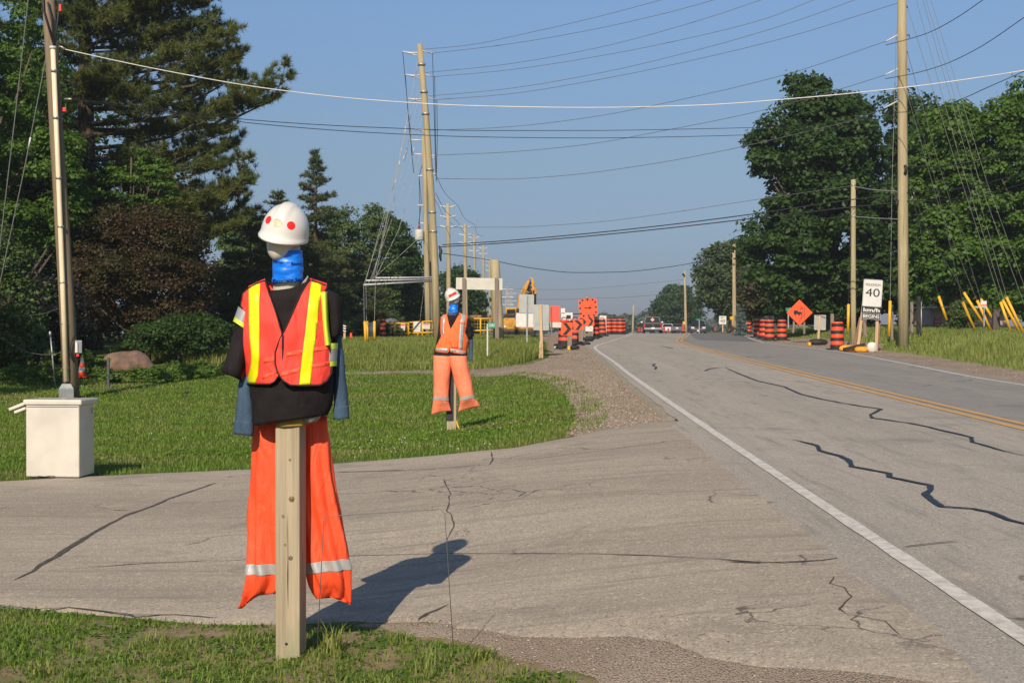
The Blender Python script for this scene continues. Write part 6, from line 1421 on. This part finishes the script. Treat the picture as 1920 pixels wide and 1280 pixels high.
# yellow barrier fence with notices
def barrier(label, Yd, segs, group, notices=()):
    g = gx(segs[0][0], Yd); t = thing('barrier_fence', label, 'fence', g, 0, group)
    (x0, ya, x1, yb, bot) = segs[0]
    l_ = lambda px, py, d=0: P(px, py, Yd + d) - g
    for a, b_ in (((x0, ya), (x1, yb)), ((x0, bot), (x1, bot - 1))):
        mb = MB(); mb.tube([l_(*a), l_(*b_)], .035, 8); mb.build('rail', M['yellow_rail'], t, smooth=True)
    n = max(2, int((x1 - x0) / 22) + 1)
    for i in range(n):
        x = x0 + (x1 - x0) * i / (n - 1); y_ = ya + (yb - ya) * i / (n - 1)
        mb = MB(); mb.tube([l_(x, bot + 9), l_(x, y_)], .04, 8); mb.build('upright', M['yellow_rail'], t, smooth=True)
    mb = MB(); step = .16; wA = l_(x0, ya).x; wB = l_(x1, yb).x; x = wA
    zt, zb = l_(x0, min(ya, yb) + 1).z, l_(x0, bot).z
    while x < wB: mb.tube([(x, 0, zb), (x, 0, zt - .05)], .006, 4, caps=False); x += step
    for z in np.arange(zb, zt, .16): mb.tube([(wA, 0, z), (wB, 0, z)], .006, 4, caps=False)
    mb.build('mesh', M['yellow_rail'], t, fix=False)
    for a, b_, c_, d_, hdr in notices:
        p, q = l_(a, b_, -.05), l_(c_, d_, -.05); o = board(t, 'notice', (p + q) / 2, q.x - p.x, p.z - q.z, 'sign_white', .008, R(1), .01)
        if hdr:
            mb = MB(); hh = (p.z - q.z); mb.box(((p.x + q.x) / 2, -.058, p.z - hh * .16), ((q.x - p.x) * .86, .006, hh * .2)); mb.build('red_heading', M['red'], o)
        mb = MB(); hh = p.z - q.z
        for k in range(4): mb.box(((p.x + q.x) / 2, -.056, p.z - hh * (.42 + .13 * k)), ((q.x - p.x) * (.7 - .1 * (k % 2)), .004, hh * .035))
        mb.build('print_line', M['sign_grey'], o)
    return t
bf = 'yellow construction barrier fences'
barrier('left yellow barrier fence section over the scrap heap, one red-headed notice', 63, [(716, 606.5, 766, 605.5, 626)], bf, [(751.5, 606.5, 759.5, 620.5, True)])
barrier('middle yellow barrier fence section hung with three white notices', 61, [(766, 604.5, 818, 601.5, 624)], bf, [(775, 603, 788.5, 622, False), (792.5, 606, 806, 616.5, True), (811, 602, 817, 616, True)])
barrier('right yellow barrier fence section behind the green number plate', 66, [(876, 597.5, 926, 597, 620)], bf)
g = gx(900, 69); t = thing('boom_pipe', 'rusty brown pipe lying along the top of the right barrier fence', 'pipe', g); mb = MB(); mb.tube([P(880, 594.5, 69) - g, P(945, 593.5, 69) - g], .10, 10); mb.build('pipe', M['stake_brown'], t, smooth=True)
# scrap heap
Yd = 64; g = gx(727, Yd); t = thing('scrap_heap', 'heap of grey tarpaulin and old boards behind the long grass, by the left fence', 'scrap heap', g); rs_ = random.Random(3)
mb = MB(); r = []
for i in range(7):
    e = i / 6; r.append([((.62 * math.cos(2 * math.pi * j / 18)) * math.cos(e * 1.5) * (1 + .2 * noise.noise((j, i, 1))) + .15, .5 * math.sin(2 * math.pi * j / 18) * math.cos(e * 1.5), .95 * math.sin(e * 1.55) * (1 + .1 * noise.noise((j, i, 4)))) for j in range(18)])
mb.loft(r); mb.build('tarpaulin', pm('grey_tarpaulin', (.13, .14, .16), .6, .3, 8), t, smooth=True)
for k in range(7):
    mb = MB(); x = -.5 + .18 * k; mb.bar((x, -.55, .0), (x + rs_.uniform(-.4, .4), -.45, rs_.uniform(.55, .85)), .10, .04); mb.build('board', M[['stake_grey', 'stake', 'stake_brown'][k % 3]], t)
d = dup(D0, gx(718, 62) + Vector((0, 0, .1)), label='small red and black drum in front of the scrap heap', scale=(.55, .55, .85)); d['group'] = 'striped traffic drums'
mb = MB(); mb.tube([(0, 0, -.1), (.02, 0, .35), (-.03, 0, .62)], [.15, .13, .11], 10); o = mb.build('tree_stump', M['sign_pale'], smooth=True); o.location = gx(695, 62) + Vector((0, 0, .15)); tag(o, 'pale bare stump between the yellow guy guards', 'stump')
# excavator
Yd = 78; g = gx(965, Yd); t = thing('excavator', 'orange-yellow excavator with folded boom behind the roadside signs', 'excavator', g)
l_ = lambda px, py, d=0: P(px, py, Yd + d) - g
def bx(px0, py0, px1, py1, d0, d1, mt, nm, bev=.03, parent=None):
    a, b_ = l_(px0, py0), l_(px1, py1); mb = MB(); mb.box(((a.x + b_.x) / 2, (d0 + d1) / 2, (a.z + b_.z) / 2), (b_.x - a.x, d1 - d0, a.z - b_.z)); return mb.build(nm, M[mt], parent or t, bevel=bev)
bx(939, 596, 1000, 618, -.9, 1.2, 'yellow', 'body', .06); bx(941, 588.5, 966, 596.2, -.8, 1.0, 'hydraulic', 'engine_cover', .05)
cb = bx(947.5, 577.5, 968.5, 588.6, -.7, .8, 'yellow', 'cab', .03); bx(950.5, 580.5, 966, 587.5, -.72, -.69, 'glass', 'window', .004, cb); bx(968.6, 578.5, 974, 597, -.6, .6, 'hydraulic', 'mast', .03)
bx(938, 617.5, 1004, 632, -.9, -.3, 'hydraulic', 'track', .08); bx(938, 617.5, 1004, 632, .6, 1.2, 'hydraulic', 'track', .08)
mb = MB(); mb.box(l_(946, 612, -.92) , (.18, .02, .09)); mb.build('decal', M['sign_white'], t)
mb = MB(); mb.bar(l_(972, 592, .2), l_(979, 549, .2), .32, .3); mb.bar(l_(978, 553, .2), l_(993, 528, .2), .27, .28); mb.bar(l_(991, 532, .2), l_(998, 521, .2), .2, .26); mb.build('boom', M['yellow'], t, bevel=.03)
mb = MB(); mb.bar(l_(998, 521, 0), l_(1000, 541, 0), .16, .26); mb.bar(l_(1000, 540, 0), l_(1003, 552, 0), .28, .26); mb.build('stick', M['yellow'], t, bevel=.03)
mb = MB(); mb.tube([l_(987, 552, -.05), l_(1000, 545, -.05), l_(1003, 575, -.05)], .10, 8); mb.bar(l_(990, 541, .1), l_(1003, 541, .1), .3, .4); mb.bar(l_(1003, 545, .1), l_(1003.5, 600, .1), .14, .3); mb.bar(l_(993, 552, .1), l_(1002, 545, .1), .3, .3); mb.build('linkage', M['hydraulic'], t, bevel=.02)
mb = MB(); mb.tube([l_(996, 524, -.05), l_(989, 545, -.1)], .06, 8); mb.build('hydraulic_ram', M['hydraulic'], t, smooth=True)
mb = MB(); mb.box(l_(994, 526, -.1), (.09, .06, .14)); mb.build('blue_light', pm('blue_lens', (.08, .12, .6), .3), t)
# pylons far off
for px, top, Yd, lb in ((951, 537, 420, 'nearer faint lattice pylon on the skyline, left one'), (958.5, 546, 520, 'farther faint lattice pylon on the skyline, right one')):
    g = gx(px, Yd); T = P(px, top, Yd).z - g.z; t = thing('pylon', lb, 'pylon', g, 0, 'pylons on the skyline'); mb = MB(); w_ = .55
    for sx in (-1, 1):
        for sy in (-1, 1): mb.tube([(sx * w_, sy * w_, -1), (sx * .28, sy * .28, T)], .14, 4)
    z = 0; s_ = 1
    while z < T - 1: a = w_ - .27 * z / T; mb.tube([(-s_ * a, -a, z), (s_ * a, -a, z + 1.2)], .06, 3); z += 1.2; s_ = -s_
    mb.build('mast', pm('hazy_steel', (.45, .45, .43), .7), t, fix=False)
    mb = MB()
    for f in (.62, .78, .95): mb.bar((-1.9, 0, T * f), (1.9, 0, T * f), .22, .22); 
    mb.build('cross_arm', M['ceramic'], t)
# ---------------- left lawn things
Yd = 14.75; g = gx(100, Yd); k_ = FOC / Yd
t = thing('chest_freezer', 'white metal chest box with overhanging lid at the driveway edge, far left', 'chest freezer', g, R(-6))
M['enamel'] = pm('cream_enamel', (.63, .59, .52), .32, .12, 2.2, coat=.2)
mb = MB(); mb.box((0, .17, .40), (.575, .40, .75)); bo = mb.build('cabinet', M['enamel'], t, bevel=.012)
mb = MB(); mb.box((.005, .18, .80), (.63, .46, .055)); mb.build('lid', M['enamel'], t, bevel=.014)
mb = MB(); mb.box((.0, .17, .012), (.52, .36, .03)); mb.build('plinth', M['hydraulic'], t)
for c_, d_, nm in (((-.385, .14, .755), (.19, .34, .032), 'lid_flap'), ((-.345, .10, .715), (.13, .30, .03), 'lid_flap')):
    mb = MB(); mb.box(c_, d_, Matrix.Rotation(R(-21), 3, 'Y')); mb.build(nm, M['enamel'], t, bevel=.008)
mb = MB(); mb.box((0, -.031, .752), (.56, .003, .006)); mb.tube([(-.16, -.0312, .035), (-.08, -.0315, .028), (-.02, -.0315, .04), (.03, -.0312, .036)], .003, 4); mb.build('scuff', M['hydraulic'], bo)
mb = MB(); mb.box((.289, .30, .70), (.006, .04, .06)); mb.box((.30, .36, .80), (.05, .05, .02)); mb.build('hinge', M['galv'], t)
M['rock'] = pm('pinkish_granite', (.19, .115, .08), .95, .5, 4, .9, 10, dark=(.085, .06, .05))
o = lump('boulder', 'large pinkish granite boulder under the copper maple', gx(240, 36.5) + Vector((0, 0, -.12)), (1.3, .9, .80), 'rock', 'boulder', 11, None, 22, .55)
Yd = 36; g = gx(154, Yd); t = thing('traffic_cone', 'small orange and white cone behind the leaning pole', 'traffic cone', g + Vector((0, 0, .05)))
mb = MB(); mb.lathe([(.11, .03), (.095, .15), (.075, .26), (.055, .38), (.03, .50), (.022, .51)], 16, mis=[0, 1, 0, 1, 0, 0]); mb.build('body', [M['drum_o'], M['sign_white']], t, smooth=True)
mb = MB(); mb.box((0, 0, .015), (.28, .28, .03)); mb.build('base', M['drum_o'], t, bevel=.006)
g = gx(203, 32.5); mb = MB(); mb.box((0, 0, .34), (.055, .05, .80)); o = mb.build('stake', pm('blue_grey_stake', (.07, .085, .10), .8), None, bevel=.006); o.location = g; tag(o, 'dark blue-grey square stake in front of the boulder', 'stake')
g = gx(104, 33); mb = MB(); mb.tube([(0, 0, -.1), (-.12, 0, 1.3)], .018, 8); mb.tube([(-.12, 0, 1.22), (-.125, 0, 1.34)], .03, 8); o = mb.build('metal_rod', M['galv'], smooth=True); o.location = g; tag(o, 'thin grey metal rod leaning left of the cream conduit', 'rod')
g = gx(350, 30); t = thing('lawn_sprinkler', 'tiny dark sprinkler head casting a streak on the lawn', 'sprinkler', g); mb = MB(); mb.tube([(0, 0, -.03), (0, 0, .10)], .012, 8); mb.build('stem', M['black'], t, smooth=True)
mb = MB(); mb.box((0, 0, .12), (.09, .05, .05)); mb.tube([(-.03, 0, .12), (-.09, 0, .10)], .012, 6); mb.build('nozzle', M['black'], t, bevel=.008)
# ---------------- right verge things
M['render'] = pm('pinkish_render', (.72, .54, .46), .8, .1, 3); M['roof'] = pm('white_eave', (.62, .62, .60), .6)
Yd = 80; g = gx(1765, Yd); t = thing('house', 'pinkish house glimpsed through the trees with red porch rail', 'house', g)
l_ = lambda px, py, d=0: P(px, py, Yd + d) - g
mb = MB(); a, b_ = l_(1744, 577), l_(1890, 615); mb.box(((a.x + b_.x) / 2, 2, (a.z + b_.z) / 2 - .3), (b_.x - a.x, 4, a.z - b_.z + .6)); mb.build('wall', M['render'], t)
mb = MB(); a, b_ = l_(1736, 574.5), l_(1896, 577.5); mb.box(((a.x + b_.x) / 2, 1.6, (a.z + b_.z) / 2), (b_.x - a.x, 5.2, .10)); mb.build('roof', M['roof'], t)
mb = MB(); mb.bar(l_(1750, 603, -.6), l_(1766, 593, -.6), .05, .1); mb.bar(l_(1766, 593, -.6), l_(1780, 592, -.6), .05, .1); mb.bar(l_(1750, 606, -.6), l_(1780, 605.5, -.6), .06, .1)
for x in (1752, 1764, 1778): mb.bar(l_(x, 608, -.6), l_(x, 594, -.6), .04, .04)
mb.build('porch_rail', pm('red_rail', (.45, .05, .03), .6), t)
fp = 'old fence posts in the right verge'
for px, Yd, h, w_, mt, lb in ((1672, 54, 1.35, .10, 'stake_grey', 'grey fence post just left of the tallest right pole'), (1709, 55, 1.35, .11, 'stake_grey', 'grey fence post just right of the tallest right pole'), (1560, 60, 1.15, .13, 'stake_grey', 'pale fence post left of the large drum'), (1621, 58, 1.2, .13, 'stake_grey', 'grey fence post behind the speed sign')):
    mb = MB(); mb.box((0, 0, h / 2 - .1), (w_, w_, h + .2)); o = mb.build('fence_post', M[mt], None, bevel=.008); o.location = gx(px, Yd); tag(o, lb, 'fence post', fp)
g = gx(1722, 54); t = thing('gate_brace', 'dark braced gate post right of the tallest right pole', 'gate post', g); mb = MB(); mb.box((0, 0, .75), (.14, .12, 1.6)); mb.build('post', M['hydraulic'], t, bevel=.01)
mb = MB(); mb.bar((-.22, 0, .5), (-.04, 0, 1.0), .07, .06); mb.build('brace', M['hydraulic'], t); mb = MB(); mb.tube([(.11, 0, -.1), (.11, 0, 1.35)], .02, 6); mb.build('rod', M['galv'], t, smooth=True)
g = gx(1867, 55); mb = MB(); mb.box((0, 0, .55), (.26, .24, .75), None, 0, .95); mb.box((0, 0, .94), (.29, .27, .05)); o = mb.build('utility_box', pm('brown_steel', (.10, .075, .065), .7), None, bevel=.012); o.location = g; tag(o, 'brown utility box in the grass left of the three right-hand guards', 'utility box')
# ---------------- vehicles
M['tyre'] = pm('tyre', (.015, .015, .015), .85); M['tail'] = pm('tail_lamp_red', (.45, .01, .01), .25); M['lamp'] = pm('lamp_lens', (.75, .75, .72), .15); M['chrome'] = pm('bumper_metal', (.30, .30, .30), .4, .1, 5, metal=.6); M['plate'] = pm('number_plate', (.75, .75, .74), .5)
def carpaint(n, c): return pm(n, c, .4, .08, 2, coat=.15)
def vehicle(name, label, cat, loc, rz, paint, L_, W_, H_, belt, prof_low, prof_cab, rear=True, kind='car'):
    t = thing(name, label, cat, loc, rz)                 # local: nose towards +y, tail towards -y
    def sec(pr, w0, w1, z0, z1):
        v = [];
        for s_ in (-1, 1):
            for y, z in pr: f = 0 if z1 == z0 else (z - z0) / (z1 - z0); v.append((s_ * (w0 + (w1 - w0) * max(0, min(1, f))) / 2, y, z))
        n = len(pr); f = [tuple(range(n)), tuple(range(2 * n - 1, n - 1, -1))] + [((i + 1) % n, i, n + i, n + (i + 1) % n) for i in range(n)]
        return MB().add(v, f)
    sec(prof_low, W_, W_ * .97, .3, belt).build('body', paint, t, bevel=.05)
    zc = max(z for y, z in prof_cab); sec(prof_cab, W_ * .93, W_ * .74, belt, zc).build('cabin', paint, t, bevel=.04)
    def glass(nm, a, b_, wa, wb, out):
        (ya, za), (yb, zb) = a, b_; mb = MB(); d = Vector((0, yb - ya, zb - za)); nrm = Vector((0, -(zb - za), (yb - ya))).normalized()
        if nrm.y * out < 0: nrm = -nrm
        vs = [Vector((-wa / 2, ya, za)), Vector((wa / 2, ya, za)), Vector((wb / 2, yb, zb)), Vector((-wb / 2, yb, zb))]
        mb.add([v + nrm * .012 for v in vs] + [v - nrm * .02 for v in vs], [(0, 1, 2, 3), (7, 6, 5, 4), (0, 4, 5, 1), (1, 5, 6, 2), (2, 6, 7, 3), (3, 7, 4, 0)]); return mb.build(nm, M['glass'], t)
    rb, rt, ft, fb = prof_cab[0], prof_cab[1], prof_cab[-2], prof_cab[-1]
    lp = lambda a, b_, q: (a[0] + (b_[0] - a[0]) * q, a[1] + (b_[1] - a[1]) * q)
    rw = glass('rear_window', lp(rb, rt, .1), lp(rb, rt, .88), W_ * .82, W_ * .66, -1); glass('windscreen', lp(fb, ft, .1), lp(fb, ft, .9), W_ * .82, W_ * .66, 1)
    for s_ in (-1, 1):
        mb = MB(); za, zb = belt + .05, zc - .08; qa = W_ * (.93 - .19 * .12) / 2; qb = W_ * .76 / 2
        a, b_ = lp(rb, rt, .2), lp(rb, rt, .85); c, d = lp(fb, ft, .85), lp(fb, ft, .2)
        mb.add([(s_ * (qa + .012), a[0] + .12, a[1]), (s_ * (qb + .014), b_[0] + .1, b_[1]), (s_ * (qb + .014), c[0] - .1, c[1]), (s_ * (qa + .012), d[0] - .12, d[1])], [(0, 1, 2, 3)]); mb.build('side_window', M['glass'], t)
    yr, yf = prof_low[0][0], max(y for y, z in prof_low)
    for sx in (-1, 1):
        for yy_ in (yr + L_ * .2, yf - L_ * .17):
            mb = MB(); mb.lathe([(.2, -.12), (.33, -.11), (.345, -.06), (.345, .06), (.33, .11), (.2, .12)], 20, (sx * (W_ / 2 - .1), yy_, .345), axis='x'); wh = mb.build('wheel', M['tyre'], t, smooth=True)
            mb = MB(); mb.lathe([(.2, -.125), (.19, .125)], 16, (sx * (W_ / 2 - .1), yy_, .345), axis='x'); mb.build('rim', M['chrome'], wh)
        mb = MB(); mb.box((sx * (W_ / 2 - .12), yr - .01, belt - .22 if kind == 'car' else belt - .25), (.2, .06, .18 if kind == 'car' else .38)); mb.build('tail_lamp', M['tail'], t, bevel=.01)
        mb = MB(); mb.box((sx * (W_ / 2 - .24), yf + .005, belt - .22), (.34, .06, .16)); mb.build('headlamp', M['lamp'], t, bevel=.01)
        mb = MB(); mb.box((sx * (W_ / 2 + .10), fb[0] - .25, belt + .12), (.2, .1, .16)); mb.build('mirror', M['lamp'] if kind == 'truck' else paint, t, bevel=.02)
    mb = MB(); mb.box((0, yr - .06, .58), (W_ * .94, .16, .2)); bp_ = mb.build('rear_bumper', M['chrome'] if kind == 'truck' else paint, t, bevel=.03)
    mb = MB(); mb.box((0, yf + .05, .52), (W_ * .94, .14, .26)); mb.build('front_bumper', M['hydraulic'] if kind != 'car' else paint, t, bevel=.03)
    mb = MB(); mb.box((0, yr - .16, .66 if kind == 'truck' else .8), (.34, .02, .17)); mb.build('number_plate', M['plate'], t)
    mb = MB(); mb.box((0, yf + .14, .52), (.32, .02, .16)); mb.build('number_plate', M['plate'], t)
    mb = MB(); mb.box((0, yf + .02, belt - .22), (W_ * .45, .05, .2)); mb.build('grille', M['hydraulic'], t)
    return t, rw
px0 = lambda px, Yd, z: Vector(((px - CX) / FOC * Yd, Yd, z))
pk = carpaint('charcoal_paint', (.008, .009, .010))
Yd = 150; t, rw = vehicle('pickup_truck', 'black pickup seen from behind with pale diamond sign in its rear window', 'pickup truck', gx(1223, Yd) + Vector((0, 0, -.02)), R(-4), pk, 5.4, 1.98, 1.9, 1.18,
    [(-2.7, .45), (-2.72, 1.16), (.9, 1.18), (1.2, 1.2), (2.6, 1.08), (2.7, .8), (2.66, .4)], [(-.75, 1.17), (-.5, 1.88), (.75, 1.9), (1.35, 1.17)], kind='truck')
mb = MB(); c = Vector((0, -.80, 1.55)); mb.prism([(0, .21), (.21, 0), (0, -.21), (-.21, 0)], -.01, .01); mb.xf(Matrix.Translation(c)); mb.build('diamond_sign', pm('pale_pink_sign', (.75, .42, .34), .5), rw)
mb = MB(); mb.box((0, -2.735, .98), (.16, .01, .05)); mb.build('tailgate_mark', M['chrome'], t)
sv = carpaint('silver_paint', (.52, .53, .54)); gy = carpaint('dark_grey_paint', (.10, .105, .115)); nv = carpaint('black_blue_paint', (.006, .008, .012))
prof = [(-2.2, .35), (-2.25, .95), (-1.6, 1.0), (1.0, .98), (2.0, .85), (2.25, .65), (2.2, .35)]
vehicle('car', 'silver car seen from behind between the pickup and the grey car', 'car', gx(1251.5, 213) + Vector((0, 0, .05)), R(-6), sv, 4.4, 1.82, 1.5, .98, [(-2.1, .35), (-2.14, .95), (-1.9, .99), (.8, .98), (1.9, .85), (2.15, .65), (2.1, .35)], [(-2.0, .98), (-1.6, 1.5), (.2, 1.5), (1.0, .97)])
vehicle('car', 'dark grey saloon seen from behind left of the crest pole', 'car', gx(1273.5, 200) + Vector((0, 0, .05)), R(-14), gy, 4.5, 1.82, 1.42, .95, prof, [(-1.7, .96), (-1.1, 1.4), (.3, 1.42), (1.1, .95)])
vehicle('suv', 'dark four-wheel drive facing the camera right of the crest pole', 'car', gx(1308.5, 178) + Vector((0, 0, -.05)), R(180 - 6), nv, 4.6, 1.9, 1.75, 1.12, [(-2.2, .4), (-2.25, 1.08), (1.0, 1.12), (2.2, 1.02), (2.3, .7), (2.25, .4)], [(-2.1, 1.1), (-1.85, 1.72), (.2, 1.75), (1.0, 1.11)], kind='suv')
# ================================================================== summer haze
hm_ = bpy.data.materials.new('air'); hm_.use_nodes = True; _n = hm_.node_tree.nodes
_n.remove(_n['Principled BSDF']); _v = _n.new('ShaderNodeVolumePrincipled'); _v.inputs['Color'].default_value = (.80, .87, .95, 1); _v.inputs['Density'].default_value = .0005; _v.inputs['Anisotropy'].default_value = .2
hm_.node_tree.links.new(_v.outputs[0], _n['Material Output'].inputs['Volume'])
mb = MB(); mb.box((0, 2200, 5), (3600, 5400, 42)); hz_ = mb.build('haze', hm_); tag(hz_, kind='stuff')
